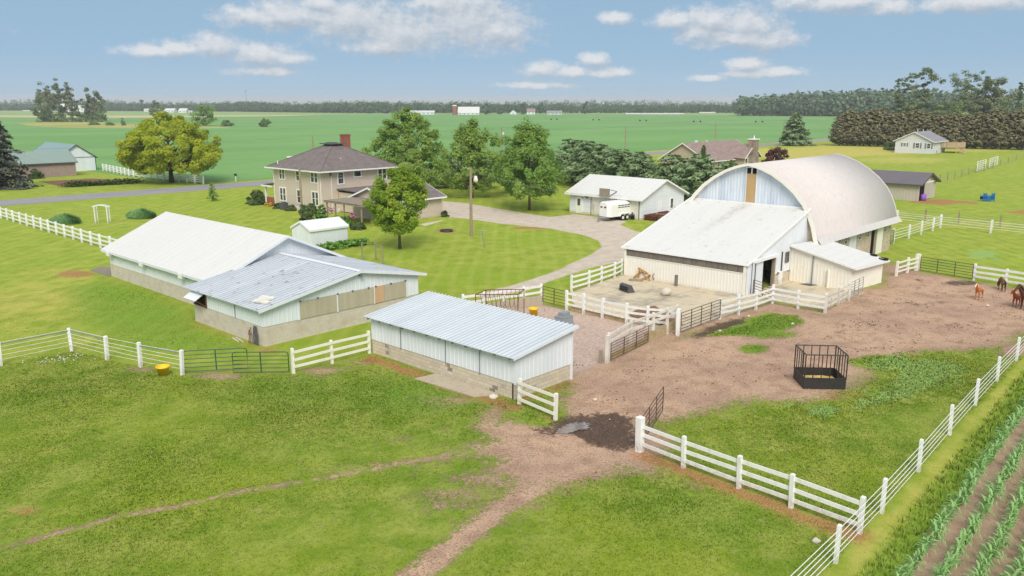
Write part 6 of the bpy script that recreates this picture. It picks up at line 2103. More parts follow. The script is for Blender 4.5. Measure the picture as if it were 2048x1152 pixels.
for o in (.45, 1.1):
    MB().add([TP(-.02, o, 1.68), TP(-.02, o + .36, 1.68), TP(-.02, o + .36, 1.86), TP(-.02, o, 1.86), TP(.02, o, 1.68), TP(.02, o + .36, 1.68), TP(.02, o + .36, 1.86), TP(.02, o, 1.86)], [(3, 2, 1, 0), (4, 5, 6, 7), (0, 1, 5, 4), (2, 3, 7, 6)]).build('front_window', black_steel, t)
MB().add([TP(-.01, .1, .5), TP(-.01, Wd - .1, .5), TP(Lg, Wd - .05, .5), TP(Lg, .05, .5), TP(-.01, .1, .6), TP(-.01, Wd - .1, .6), TP(Lg, Wd - .05, .6), TP(Lg, .05, .6)], [(0, 1, 2, 3), (7, 6, 5, 4), (0, 4, 5, 1), (1, 5, 6, 2), (2, 6, 7, 3), (3, 7, 4, 0)]).build('chassis', grey_steel, t)
for u in (2.45, 3.25):
    for o in (-.06, Wd + .06):
        wo = MB().tube([TP(u, o - .1, .36), TP(u, o + .1, .36)], .36, 18).build('wheel', rubber, t)
        MB().tube([TP(u, o - .115, .36), TP(u, o + .115, .36)], .2, 14).build('rim', white_vinyl, wo)
for o in (-.16, Wd + .02):
    m = MB()
    arc = [(2.0, .55), (2.1, .8), (2.45, .86), (2.85, .8), (3.25, .86), (3.6, .8), (3.7, .55)]
    for (u0, z0), (u1, z1) in zip(arc[:-1], arc[1:]):
        m.add([TP(u0, o, z0), TP(u1, o, z1), TP(u1, o + .14, z1), TP(u0, o + .14, z0), TP(u0, o, z0 + .03), TP(u1, o, z1 + .03), TP(u1, o + .14, z1 + .03), TP(u0, o + .14, z0 + .03)], [(0, 1, 2, 3), (7, 6, 5, 4), (0, 4, 5, 1), (2, 6, 7, 3)])
    m.build('fender', trp, t)
MB().tube([TP(0, .4, .52), TP(-1.0, Wd / 2, .48)], .05, 6).tube([TP(0, Wd - .4, .52), TP(-1.0, Wd / 2, .48)], .05, 6).tube([TP(-.85, Wd / 2, .1), TP(-.85, Wd / 2, .95)], .05, 8).ob(TP(-.85, Wd / 2, .05), (.25, .25, .1)).build('hitch', grey_steel, t)

# a few stones and scraps where the photo shows them
stones = [(1497, 633, .1, 'white stone in the short grass below the lean-to yard fence'), (1585, 648, .1, 'white stone at the right end of the green patch'), (987, 797, .22, 'pale stone at the corner of the shelter wall'), (1190, 800, .1, 'small pale stone on the dirt right of the shelter'),
          (1440, 662, .1, 'small pale stone on the dark mud below the long gate'), (580, 712, .0, ''), (1975, 612, .12, 'pale flat stone on the dirt in front of the horses'), (1632, 1084, .14, 'pale clod lying near the wire fence in the foreground')]
for x, y, r_, lab in stones:
    if r_:
        p = at(x, y)
        t = thing('stone', lab, 'stone', p)
        rock((p[0], p[1], -.03), r_, x, .7).build('stone_body', rockm, t, True)
# ---------------------------------------------------------------- horses
def horse(label, p, heading, coat, mane, s=1.0, head='up', blaze=False, leg_col=None):
    t = thing('horse', label, 'horse', (p[0], p[1], -.02), 'horses standing on the dirt lot', heading)
    if head == 'up':
        hd = [(.92, 0, 1.52, .155), (1.10, 0, 1.78, .115), (1.18, 0, 1.9, .115), (1.36, 0, 1.74, .10), (1.52, 0, 1.56, .072), (1.58, 0, 1.49, .06)]
    else:
        hd = [(1.0, 0, 1.12, .15), (1.22, 0, .85, .115), (1.32, 0, .72, .115), (1.40, 0, .48, .10), (1.46, 0, .26, .072), (1.47, 0, .17, .06)]
    V = [(-.62, 0, 1.2, .27), (-.2, 0, 1.12, .30), (.25, 0, 1.12, .30), (.6, 0, 1.2, .24)] + hd
    E = [(i, i + 1) for i in range(len(V) - 1)]
    for sy in (-1, 1):
        k = len(V)
        V += [(.52, sy * .15, .92, .13), (.54, sy * .16, .52, .068), (.53, sy * .16, .16, .048), (.56, sy * .16, .03, .062)]
        E += [(3, k), (k, k + 1), (k + 1, k + 2), (k + 2, k + 3)]
        k = len(V)
        V += [(-.58, sy * .16, .92, .17), (-.50, sy * .17, .74, .12), (-.74, sy * .16, .50, .068), (-.69, sy * .16, .15, .048), (-.66, sy * .16, .03, .062)]
        E += [(0, k), (k, k + 1), (k + 1, k + 2), (k + 2, k + 3), (k + 3, k + 4)]
    q = np.array(hd[2][:3])
    for sy in (-1, 1):
        k = len(V)
        V += [(q[0] - .03, sy * .06, q[2] + .06, .035), (q[0] - .04, sy * .075, q[2] + .17, .012)]
        E += [(4 + 2, k), (k, k + 1)]
    me_ = bpy.data.meshes.new('horse_body')
    me_.from_pydata([(x * s, y * s, z * s) for x, y, z, r in V], E, [])
    o = bpy.data.objects.new('body', me_)
    COL.objects.link(o)
    o.parent = t
    sk = o.modifiers.new('skin', 'SKIN')
    sk.use_smooth_shade = True
    for i, v in enumerate(me_.skin_vertices[0].data):
        r = V[i][3] * s
        v.radius = (r, r)
        v.use_root = (i == 0)
    o.modifiers.new('sub', 'SUBSURF').levels = 2
    o.modifiers['sub'].render_levels = 2
    me_.materials.append(coat)
    L = lambda m: [(x * s, y * s, z * s) for x, y, z in m]
    def raw(name, mb, mat):
        me2 = bpy.data.meshes.new(name)
        me2.from_pydata(mb.v, [], mb.f)
        me2.materials.append(mat)
        o2 = bpy.data.objects.new(name, me2)
        COL.objects.link(o2)
        o2.parent = t
        return o2
    raw('tail', MB().tube(L([(-.86, 0, 1.28), (-.98, 0, 1.1), (-1.0, 0, .75), (-.96, 0, .42)]), [.05 * s, .09 * s, .085 * s, .02 * s], 7), mane)
    a, b_ = np.array(hd[0][:3]), np.array(hd[2][:3])
    m = MB()
    rg = random.Random(int(p[0] * 10))
    for k in range(12):
        u = k / 11
        c = np.array([.68, 0, 1.42]) * (1 - u) + b_ * u + np.array([-.05, 0, .10])
        sd = 1 if k % 2 else -1
        m.tube(L([c, c + np.array([-.05, sd * .11, -.08]), c + np.array([-.03, sd * .15, -.26 - rg.uniform(0, .08)])]), [.05 * s, .045 * s, .012 * s], 5)
    m.tube(L([b_ + np.array([-.02, 0, .12]), b_ + np.array([.1, 0, .04]), b_ + np.array([.16, 0, -.1])]), [.035 * s, .04 * s, .012 * s], 5)
    raw('mane', m, mane)
    h4, h5 = np.array(hd[3][:3]), np.array(hd[4][:3])
    ey = MB()
    for sy in (-1, 1):
        c = b_ * .55 + h4 * .45 + np.array([.03, sy * .10, .03])
        ey.lathe([(0, -.022 * s), (.022 * s, 0), (0, .022 * s)], tuple(c * s), 8)
    raw('eye', ey, black_steel)
    if blaze:
        nrm = np.array([(h5 - h4)[2], 0, -(h5 - h4)[0]])
        nrm = -nrm / np.linalg.norm(nrm)
        w_ = np.array([0, .045, 0])
        A_, B_ = b_ * .6 + h4 * .4 + nrm * .118, h5 + nrm * .078
        M_ = (A_ + B_) / 2 + nrm * .012
        raw('blaze', MB().add(L([A_ - w_, A_ + w_, M_ + w_, M_ - w_, B_ + w_ * .9, B_ - w_ * .9]), [(0, 1, 2, 3), (3, 2, 4, 5)]), white_paint)
    hf = MB()
    for x, y in ((.57, .16), (.57, -.16), (-.65, .16), (-.65, -.16)):
        hf.lathe([(.07 * s, 0), (.055 * s, .08 * s), (0, .08 * s)], (x * s, y * s, 0), 10)
    raw('hoof', hf, dark_grey)
    return t


horse('light sorrel horse with white blaze and flaxen mane facing the long brown gate', at(1957, 597), R(176), coat_sorrel, hair_flax, .66, 'up', True)
horse('small dark horse grazing close to the white board fence', at(2003, 580), R(30), coat_dark, hair_dark, .66, 'down')
horse('chestnut horse with flaxen mane, head raised, next to the dark bay', at(2034, 612), R(165), coat_chestnut, hair_flax, .7, 'up')
horse('dark bay horse cut by the right edge of the photo', at(2056, 618), R(150), coat_dark, hair_dark, .95, 'up')

# ---------------------------------------------------------------- corn
def corn_mesh(seed):
    rg = random.Random(seed)
    c, n_, s_ = [], [], []
    vs, fs = [], []
    for k in range(9):
        a = (k % 2) * math.pi + rg.uniform(-.5, .5) + seed
        z0 = .08 + .05 * k
        L = rg.uniform(.34, .52) * (1 - .04 * k)
        w = .032
        dx, dy = math.cos(a), math.sin(a)
        px3 = [(0, z0), (L * .35, z0 + L * .55), (L * .75, z0 + L * .62), (L, z0 + L * .28)]
        i0 = len(vs)
        for j, (r_, z) in enumerate(px3):
            ww = w * (1.0, 1.15, .8, .08)[j]
            vs += [(dx * r_ - dy * ww, dy * r_ + dx * ww, z), (dx * r_ + dy * ww, dy * r_ - dx * ww, z)]
        for j in range(3):
            fs.append((i0 + 2 * j, i0 + 2 * j + 1, i0 + 2 * j + 3, i0 + 2 * j + 2))
    return vs, fs


corn_src = []
for sd in range(4):
    vs, fs = corn_mesh(sd)
    me_ = bpy.data.meshes.new('corn_plant')
    me_.from_pydata(vs, [], fs)
    me_.materials.append(L_corn)
    a_ = me_.attributes.new('tint', 'FLOAT', 'FACE')
    a_.data.foreach_set('value', np.random.default_rng(sd).uniform(.2, 1, len(fs)).astype(np.float32))
    corn_src.append(me_)
rg = random.Random(11)
cnt = 0
CORN_LAB = 'young green corn plant in the bare-soil rows at the lower right'
for row in range(8):
    x = 21.0
    while True:
        x += rg.uniform(.17, .27)
        y = 6.75 - .86 * row + .04 * (x - 26) + rg.uniform(-.05, .05)
        q = np.array([x, y, 0.2]) - np.array([0, 0, CAMH])
        d = q @ DV
        u, v = 1024 + FPX * (q @ RT) / d, 576 - FPX * (q @ UV) / d
        if u > 2075 or x > 49:
            break
        if v > 1185 or cnt >= 298:
            continue
        o = bpy.data.objects.new('corn_plant', corn_src[cnt % 4])
        COL.objects.link(o)
        s = rg.uniform(.7, 1.08)
        o.location = (x, y, -.01)
        o.rotation_euler = (rg.uniform(-.12, .12), rg.uniform(-.12, .12), rg.uniform(0, 6.28))
        o.scale = (s, s, s)
        tag(o, CORN_LAB, 'corn', 'young corn plants in rows')
        cnt += 1
rows_left = []                                      # the rows beyond those plants, standing outside the picture to the right
vs_all, fs_all = [], []
for row in range(2, 14):
    for x in np.arange(30, 80, .2):
        y = 6.75 - .86 * row + .04 * (x - 26)
        q = np.array([x, y, 0.2]) - np.array([0, 0, CAMH])
        u = 1024 + FPX * (q @ RT) / (q @ DV)
        if u < 2080 or u > 2700 or rg.random() < .25:
            continue
        vs, fs = corn_mesh(rg.randint(0, 9))
        a = rg.uniform(0, 6.28)
        k = len(vs_all)
        vs_all += [(x + vx * math.cos(a) - vy * math.sin(a), y + vx * math.sin(a) + vy * math.cos(a), vz) for vx, vy, vz in vs]
        fs_all += [tuple(k + i for i in f) for f in fs]
mb = MB()
mb.v, mb.f = vs_all, fs_all
o = mb.build('corn_rows', L_corn)
tag(o, 'rows of young corn going on past the right edge', 'corn')
setting(o, 'stuff')

# ---------------------------------------------------------------- grass and weeds (stuff)
def in_view(P, z=0.0, pad=120):
    q = np.column_stack([P, np.full(len(P), z)]) - np.array([0, 0, CAMH])
    d = q @ DV
    u = 1024 + FPX * (q @ RT) / d
    v = 576 - FPX * (q @ UV) / d
    return (d > 1) & (u > -pad) & (u < 2048 + pad) & (v > 0) & (v < 1152 + pad)


rng = np.random.default_rng(21)
NB = 520000
r_ = 17 + (rng.random(NB) ** .75) * 56
th = AZ + rng.uniform(-.64, .64, NB)
GPt = np.column_stack([r_ * np.cos(th), r_ * np.sin(th)])
GPt = GPt[in_view(GPt)]
Zg = zones(GPt)
bare = np.maximum.reduce([Zg['dirt'] * 1.25, Zg['gravel'] * 1.6, Zg['mud'] * 1.5, Zg['soil'] * 1.5, Zg['straw'] * .9])
nv = np.sin(GPt[:, 0] * 1.7 + 2 * np.sin(GPt[:, 1] * .9)) * np.sin(GPt[:, 1] * 1.9 + 1.7 * np.sin(GPt[:, 0] * 1.1))
nv2 = np.sin(GPt[:, 0] * 5.3 + 2 * np.sin(GPt[:, 1] * 3.1)) * np.sin(GPt[:, 1] * 6.1 + 1.7 * np.sin(GPt[:, 0] * 4.1))
keep = (bare + .14 * nv + .12 * nv2 + rng.uniform(-.24, .24, len(GPt)) < .45)
for x0, x1, y0, y1 in ((28.3, 33.0, 26.4, 38.3), (24.6, 37.1, 43.8, 53.6), (26.7, 37.9, 53.4, 72.7), (44.5, 68, 26.8, 41), (56, 70, 22.5, 30), (27.0, 28.5, 27.5, 32.7), (45.6, 50.5, 70.8, 74.5)):
    keep &= ~((GPt[:, 0] > x0) & (GPt[:, 0] < x1) & (GPt[:, 1] > y0) & (GPt[:, 1] < y1))
# mown lawn keeps only a short nap
keep &= (rng.random(len(GPt)) < np.where(Zg['lawn'] > .5, .28, 1.0))
GPt = GPt[keep]
Zg = {k: v[keep] for k, v in Zg.items()}
Nt = len(GPt)
tall = np.sin(GPt[:, 0] * .35 + 1.3 * np.sin(GPt[:, 1] * .27)) * np.sin(GPt[:, 1] * .41 + 1.1 * np.sin(GPt[:, 0] * .33))
hgt_ = (.042 + .018 * tall + .032 * np.minimum(Zg['lush'], 1) + .05 * Zg['weed']) * np.where(Zg['lawn'] > .5, .55, 1.0) * rng.uniform(.5, 1.4, Nt)
strip = np.abs(GPt[:, 1] - (7.25 + .04 * (GPt[:, 0] - 26))) < .75
hgt_ = np.where(strip, rng.uniform(.08, .32, Nt), np.maximum(hgt_, .022))
dist_ = np.hypot(GPt[:, 0], GPt[:, 1])
wd_ = (.007 + .0005 * dist_) * rng.uniform(.7, 1.3, Nt) * np.where(Zg['weed'] > .5, 1.7, 1.0)
BL = 3
gzt = -.03 * Zg['dirt'] - .05 * Zg['mud'] + (1 - Zg['gravel']) * .02 * np.sin(GPt[:, 0] * .9 + 2 * np.sin(GPt[:, 1] * .31)) * np.sin(GPt[:, 1] * .8 + 1.3 * np.sin(GPt[:, 0] * .43))
base = np.repeat(np.column_stack([GPt, gzt - .012]), BL, 0)
base[:, :2] += rng.normal(0, .035, (Nt * BL, 2))
hh = np.repeat(hgt_, BL) * rng.uniform(.7, 1.2, Nt * BL)
ww = np.repeat(wd_, BL)
an = rng.uniform(0, 2 * np.pi, Nt * BL)
ln = rng.uniform(.2, 1.1, Nt * BL)
dirv = np.column_stack([np.cos(an), np.sin(an), np.zeros(Nt * BL)])
sidev = np.column_stack([-np.sin(an), np.cos(an), np.zeros(Nt * BL)])
tri = np.empty((Nt * BL, 3, 3))
tri[:, 0] = base - sidev * ww[:, None]
tri[:, 1] = base + sidev * ww[:, None]
tri[:, 2] = base + dirv * (hh * ln)[:, None] + np.array([0, 0, 1.0]) * hh[:, None]
me = bpy.data.meshes.new('grass')
NTt = Nt * BL
me.vertices.add(3 * NTt)
me.vertices.foreach_set('co', tri.astype(np.float32).ravel())
me.loops.add(3 * NTt)
me.loops.foreach_set('vertex_index', np.arange(3 * NTt, dtype=np.int32))
me.polygons.add(NTt)
me.polygons.foreach_set('loop_start', np.arange(0, 3 * NTt, 3, dtype=np.int32))
put_zones(me, {k: np.repeat(v, BL) for k, v in Zg.items()}, 'FACE')
a_ = me.attributes.new('tint', 'FLOAT', 'FACE')
a_.data.foreach_set('value', rng.random(NTt).astype(np.float32))
me.update(calc_edges=True)
m, N, b = newmat('grass_blades')
P = pos(N)
za, zb, zc = (N.n('ShaderNodeAttribute', attribute_name=k) for k in ('zone_a', 'zone_b', 'zone_c'))
c, *_r = grass_colour(N, P, za, zb, zc)
tn = N.n('ShaderNodeAttribute', attribute_name='tint').outputs['Fac']
c = N.mix(N.m('MULTIPLY', N.ss(tn, .55, 1.0), .5), c, C(176, 178, 96))
vv = N.v('SCALE', c, None)
N.put(vv.node.inputs[3], N.m('ADD', .80, N.m('MULTIPLY', tn, .7)))
N.put(b.inputs['Base Color'], vv)
b.inputs['Roughness'].default_value = .7
b.inputs['Specular IOR Level'].default_value = .2
# blades share the upward facing of the turf, so a meadow shades as one surface
geo = N.n('ShaderNodeNewGeometry')
nn_ = N.v('NORMALIZE', N.v('ADD', N.v('MULTIPLY', geo.outputs['Normal'], (.35, .35, .35)), (0, 0, 1.0)))
N.put(b.inputs['Normal'], nn_)
tr_ = N.n('ShaderNodeBsdfTranslucent')
N.put(tr_.inputs[0], vv)
ms_ = N.n('ShaderNodeMixShader')
ms_.inputs[0].default_value = .35
N.nt.links.new(b.outputs[0], ms_.inputs[1])
N.nt.links.new(tr_.outputs[0], ms_.inputs[2])
N.nt.links.new(ms_.outputs[0], [q for q in N.nt.nodes if q.type == 'OUTPUT_MATERIAL'][0].inputs[0])
me.materials.append(m)
o = bpy.data.objects.new('grass', me)
COL.objects.link(o)
tag(o, 'short pasture and lawn grass over the whole farmyard', 'grass')
setting(o, 'stuff')
# white clover and litter in the left pasture
rg = random.Random(4)
mb = MB()
for k in range(60):
    x, y = rg.gauss(108, 34), rg.gauss(717, 7)
    p = at(x, y)
    s = rg.uniform(.015, .045)
    mb.ob((p[0], p[1], .05), (s * 1.6, s * 1.6, s), rg.uniform(0, 3), 0, rg.uniform(-.4, .4))
o = mb.build('white_flowers', white_paint)
tag(o, 'scatter of small white flowers in the grass inside the left wire fence', 'flowers')
setting(o, 'stuff')
mb = MB()
for k in range(260):
    x, y = rg.uniform(1130, 2000), rg.uniform(590, 860)
    p = at(x, y)
    if zones(np.array([p[:2]]))['dirt'][0] < .6:
        continue
    s = rg.uniform(.01, .03)
    mb.ob((p[0], p[1], .0), (s * 2, s * 1.4, s), rg.uniform(0, 3), 0, .2)
o = mb.build('gravel', rockm)
md = MB()
for k in range(520):
    p = (rg.uniform(30, 82), rg.uniform(11, 30))
    if zones(np.array([p]))['dirt'][0] < .75 or (56 < p[0] < 70 and p[1] > 22.5) or (44.3 < p[0] < 57 and p[1] > 26.6):
        continue
    for j in range(rg.randint(2, 5)):
        s = rg.uniform(.015, .05)
        md.ob((p[0] + rg.gauss(0, .3), p[1] + rg.gauss(0, .3), -.02), (s * 1.8, s * 1.5, s * .7), rg.uniform(0, 3), 0, rg.uniform(-.3, .3))
md = md.build('manure', simple('dry_manure', C(122, 95, 78), .95, .3, 4, spec=.1, bump=.6))
tag(md, 'scattered dark manure clods on the trampled dirt lot', 'manure')
setting(md, 'stuff')
tag(o, 'scattered pale pebbles on the dirt lot', 'pebbles')
setting(o, 'stuff')


# ---------------------------------------------------------------- trees and shrubs
def tree(label, p, h, cr, z0, prof, ncl, rcl, nleaf, lsz, leaf, brk=None, tr=.18, seed=0, cat='tree', name='deciduous_tree', group=None, lean=(0, 0), flat=.75, lobes=.18, shell=.45, limbs=14, origin_z=0.0, squash=1.0):
    """tapered trunk, limbs to the leaf masses, and a crown of leaf-sized faces gathered in uneven clumps with gaps"""
    rng = np.random.default_rng(seed + 100)
    t = thing(name, label, cat, (p[0], p[1], origin_z), group)
    ph = rng.uniform(0, 6.28, 6)
    cl = []
    tries = 0
    while len(cl) < ncl and tries < ncl * 40:
        tries += 1
        u = rng.random()
        R_ = prof(u)
        if rng.random() > R_ ** 1.2 + .06:
            continue
        a = rng.uniform(0, 2 * np.pi)
        lob = 1 + lobes * (math.sin(2 * a + ph[0] + 3 * u) + .7 * math.sin(3 * a + ph[1] - 5 * u) + .5 * math.sin(5 * a + ph[2] + 9 * u))
        rr = R_ * cr * lob * (shell + (1 - shell) * rng.random() ** .5)
        rr = max(0, rr - rcl * .35)
        cl.append((rr * math.cos(a), rr * math.sin(a) * squash, z0 + (h - z0) * u - rcl * .3, rcl * rng.uniform(.6, 1.25)))
    cl = np.array(cl)
    cl[:, 0] += lean[0] * (cl[:, 2] / h)
    cl[:, 1] += lean[1] * (cl[:, 2] / h)
    n_per = max(6, nleaf // len(cl))
    N_ = len(cl) * n_per
    d = rng.normal(size=(N_, 3))
    d /= np.linalg.norm(d, axis=1, keepdims=True)
    rad = rng.random(N_) ** .42
    cc = np.repeat(cl, n_per, 0)
    ctr = cc[:, :3] + d * (cc[:, 3] * rad)[:, None] * np.array([1, 1, flat])
    ctr[:, 2] = np.maximum(ctr[:, 2], .05)
    mid = np.array([0, 0, z0 + (h - z0) * .4])
    out = ctr - mid
    out /= np.linalg.norm(out, axis=1, keepdims=True) + 1e-9
    nr = out * .7 + d * .6 + np.array([0, 0, .45]) + rng.normal(0, .5, (N_, 3))
    tint = np.clip(np.repeat(rng.uniform(.15, .85, len(cl)), n_per) + rng.normal(0, .2, N_), 0, 1)
    sz = lsz * rng.uniform(.6, 1.35, N_)
    cloud_mesh('crown', ctr + np.array([p[0], p[1], origin_z]), nr, sz, tint, leaf, t, 1.0, rng)
    if tr:
        m = MB()
        top = z0 + (h - z0) * .72
        pts, rads = [], []
        for k in range(7):
            u = k / 6
            pts.append((p[0] + lean[0] * u * .7 + .05 * math.sin(3 * u + ph[3]), p[1] + lean[1] * u * .7 + .05 * math.sin(4 * u + ph[4]), origin_z - .2 + (top + .2) * u))
            rads.append(tr * (1.25 if k == 0 else 1.0) * (1 - .85 * u))
        m.tube(pts, rads, 9)
        for k in range(min(limbs, len(cl))):
            q = cl[k]
            zs = min(top * .9, max(z0 * .85, q[2] - math.hypot(q[0], q[1]) * .7))
            u = zs / top
            s_ = (p[0] + lean[0] * u * .7, p[1] + lean[1] * u * .7, origin_z + zs)
            e = (p[0] + q[0], p[1] + q[1], origin_z + q[2])
            md = ((s_[0] * .5 + e[0] * .5), (s_[1] * .5 + e[1] * .5), s_[2] * .6 + e[2] * .4)
            r0 = tr * .42 * (1 - .6 * u)
            m.tube([s_, md, e], [r0, r0 * .7, r0 * .2], 6, False)
        m.build('trunk', brk or bark, t, True)
    return t


def conifer(label, p, h, cr, leaf, seed=0, z0=.3, nbr=110, per=34, lsz=.3, droop=.25, power=.9, group=None, tr=.2, name='spruce_tree', ragged=.2, up=.0, asp=1.5, cat='tree', brk=None, tmin=.04):
    """whorls of branches carrying needle sprays, longest near the ground"""
    rng = np.random.default_rng(seed + 500)
    t = thing(name, label, cat, (p[0], p[1], 0), group)
    C_, N_, T_ = [], [], []
    bs = []
    for k in range(nbr):
        u = (k + rng.random()) / nbr
        z = z0 + (h - z0) * u
        L = cr * ((1 - u) ** power + tmin) * (1 + ragged * rng.normal())
        a = k * 2.39996 + rng.normal(0, .25)
        dr = droop * (1 - u * 1.3) - up
        d = np.array([math.cos(a), math.sin(a), 0])
        n_ = max(5, int(per * (.35 + .65 * (1 - u))))
        s = rng.random(n_) ** .6
        w = rng.normal(0, .16, n_) * L * (1.1 - s * .7)
        sd = np.array([-d[1], d[0], 0])
        q = np.outer(s * L, d) + np.outer(w, sd)
        q[:, 2] = z - dr * s * L * (1 + .4 * s) + rng.normal(0, .05 * L, n_) * .6
        C_.append(q)
        N_.append(np.tile(np.array([0, 0, 1.0]) + d * .45, (n_, 1)) + rng.normal(0, .4, (n_, 3)))
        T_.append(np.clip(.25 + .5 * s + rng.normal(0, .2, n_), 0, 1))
        bs.append((z, d, L, dr))
    C_ = np.concatenate(C_)
    C_[:, 2] = np.maximum(C_[:, 2], .06)
    sz = lsz * rng.uniform(.6, 1.3, len(C_)) * (1.0)
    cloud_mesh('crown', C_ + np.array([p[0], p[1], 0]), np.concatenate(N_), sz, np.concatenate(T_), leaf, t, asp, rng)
    m = MB()
    m.tube([(p[0], p[1], -.2), (p[0], p[1], h * .5), (p[0], p[1], h * .97)], [tr * 1.2, tr * .7, .02], 8)
    for z, d, L, dr in bs[::4]:
        m.tube([(p[0], p[1], z), (p[0] + d[0] * L * .8, p[1] + d[1] * L * .8, z - dr * L * .8)], [tr * .18, .01], 5, False)
    m.build('trunk', brk or bark_dark, t)
    return t


pr_round = lambda u: math.sin(math.pi * (0.08 + .9 * u)) ** .6
pr_oval = lambda u: max(.05, math.sin(math.pi * (0.1 + .86 * u ** .9)) ** .75)
pr_pyr = lambda u: (.5 + 2.0 * u if u < .22 else .96 * (1 - (u - .22) / .78) ** .6) + .06
pr_vase = lambda u: (.72 + .9 * u if u < .3 else max(.06, 1.0 - ((u - .3) / .7) ** 2.2))
pr_col = lambda u: min(1, .6 + 2 * u) * (1 - u ** 4) + .04
pr_dome = lambda u: math.sqrt(max(.02, 1 - u * u))

# the big trees of the farmstead
tree('round bright green tree with thin trunk standing on the lawn before the pergola', (52.6, 65.1), 8.1, 3.4, 2.1, pr_oval, 150, .6, 25000, .12, L_lawn, bark, .17, 1, limbs=44, lobes=.26, flat=1.0)
tree('big light green pyramidal tree, leftmost of the three behind the farmhouse', (91, 109.3), 13.9, 6.8, .9, pr_pyr, 260, .95, 30000, .2, L_maple2, bark, .24, 2, limbs=34, lobes=.28)
tree('forked light green tree, middle one of the three beyond the lamp pole', (90.2, 93.3), 12.0, 5.2, 1.6, pr_pyr, 170, .78, 19000, .19, L_maple2, bark, .2, 3, limbs=34, lobes=.34, flat=1.05)
tree('dense mid green pyramidal tree, rightmost of the three, nearest the garage', (84.75, 76.3), 12.2, 5.3, 2.5, pr_pyr, 230, .82, 27000, .18, L_maple, bark, .2, 4, limbs=34, flat=1.0, lobes=.28)
tree('wide yellow-green locust tree with dark forked trunk by the road', (69.0, 152.5), 13.2, 10.2, 2.6, pr_vase, 340, 1.05, 36000, .22, L_locust, bark_dark, .45, 5, limbs=56, flat=.75, lobes=.14, shell=.5)
conifer('dark grey spruce cut by the left edge beside the brick barn', at(-2, 377), 13.6, 5.2, L_spruce, 1, .2, 170, 70, .34, .35, .8, tr=.3, name='spruce_tree')
conifer('lone blue-green spruce standing on the mown grass at the far roadside', at(1588, 291), 11.3, 5.4, L_pine, 2, 1.0, 130, 60, .45, .12, .62, tr=.3, ragged=.16)
conifer('slim young spruce on the lawn in front of the road', (59.8, 118.7), 2.9, .9, L_maple, 3, .15, 46, 22, .12, -.2, .8, tr=.05, name='young_spruce')

# white pines between the house trees and the garage
pines = [((118.0, 108.0), 8.6, 5.0, 'bluish pine showing between the middle and right green trees'), ((121, 98), 8.0, 4.6, 'bluish pine behind the right green tree'), ((117, 91.5), 8.0, 4.8, 'broad bluish pine rising right of the green trees'), ((114.5, 86.5), 7.6, 4.6, 'broad bluish pine behind the left end of the garage roof'),
         ((110.8, 79.5), 7.2, 3.9, 'bluish pine behind the middle of the garage roof'), ((108.5, 74.0), 6.2, 3.4, 'low bluish pine behind the garage ridge'), ((107.0, 67.3), 7.0, 4.0, 'bluish pine behind the right end of the garage roof'), ((104.6, 61.6), 7.4, 4.2, 'tall bluish pine between the garage and the arch barn, left'),
         ((105.2, 57.2), 6.4, 3.6, 'bluish pine between the garage and the arch barn, right'), ((128, 115), 7.6, 4.4, 'bluish pine behind the forked green tree'), ((108, 113), 7.2, 4.2, 'bluish pine low behind the leftmost green tree'), ((101, 103), 6.0, 3.4, 'dark pine in the gap between the left and middle green trees'), ((102, 92.5), 5.6, 3.2, 'dark pine in the gap between the middle and right green trees'), ((98, 107.5), 5.2, 3.0, 'low pine just right of the leftmost green tree'), ((124, 85), 6.0, 3.6, 'bluish pine in the second row behind the garage')]
for i, (p, h, r, lab) in enumerate(pines):
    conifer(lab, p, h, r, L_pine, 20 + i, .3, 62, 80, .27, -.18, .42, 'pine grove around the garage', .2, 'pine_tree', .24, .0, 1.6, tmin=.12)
p = at(1409, 352)
conifer('slender dark green cypress by the tan house wall', (150.5, 87.6), 6.2, 1.1, L_dark, 40, .1, 70, 20, .25, -.8, .5, name='cypress_tree', tr=.1, ragged=.1)
tree('rounded dark green bush against the tan house wall', (152, 82), 3.4, 2.2, .1, pr_dome, 34, .7, 2600, .2, L_dark, None, 0, 41, cat='bush', name='bush')
tree('purple-leaved bush rising behind the arch barn roof', at(1549, 333), 4.6, 3.6, .3, pr_dome, 46, .8, 3200, .24, L_purple, bark_dark, .1, 42, cat='bush', name='purple_bush', lobes=.1)

# shrubs round the house
for lab, p, h, r, lf, sd in (('round dark green shrub left of the pergola', (57.6, 89.2), 2.3, 1.75, L_shrub, 1), ('dark shrub by the farmhouse porch corner', (62.3, 110.2), 2.0, 1.9, L_shrub, 2), ('leafy green climber at the near post of the pergola', (58.6, 87.9), 2.2, .75, L_hosta, 3),
                             ('broad light green bush in front of the pergola posts', (57.0, 81.8), 1.3, 1.5, L_hosta, 4), ('small bushy plant at the garage wing corner', (72.0, 79.7), .9, .45, L_shrub, 5), ('low green perennial by the air conditioner', (61.6, 99.8), .7, .8, L_shrub, 6), ('low green perennial under the farmhouse window, left', (61.9, 103.4), .8, .8, L_shrub, 7),
                             ('rounded clipped bush beside the white ranch house, left', at(1776, 300), 2.6, 1.9, L_dark, 8), ('rounded clipped bush beside the white ranch house, right', at(1789, 301), 3.0, 2.3, L_shrub, 9), ('low green plants between the pergola and the lawn tree', (57.6, 79.0), .8, 1.0, L_shrub, 10)):
    tree(lab, p, h, r, .08, pr_dome, 26, r * .32, 2600, .09 + r * .035, lf, None, 0, 60 + sd, cat='bush', name='shrub', limbs=0, lobes=.08)
rg = random.Random(8)
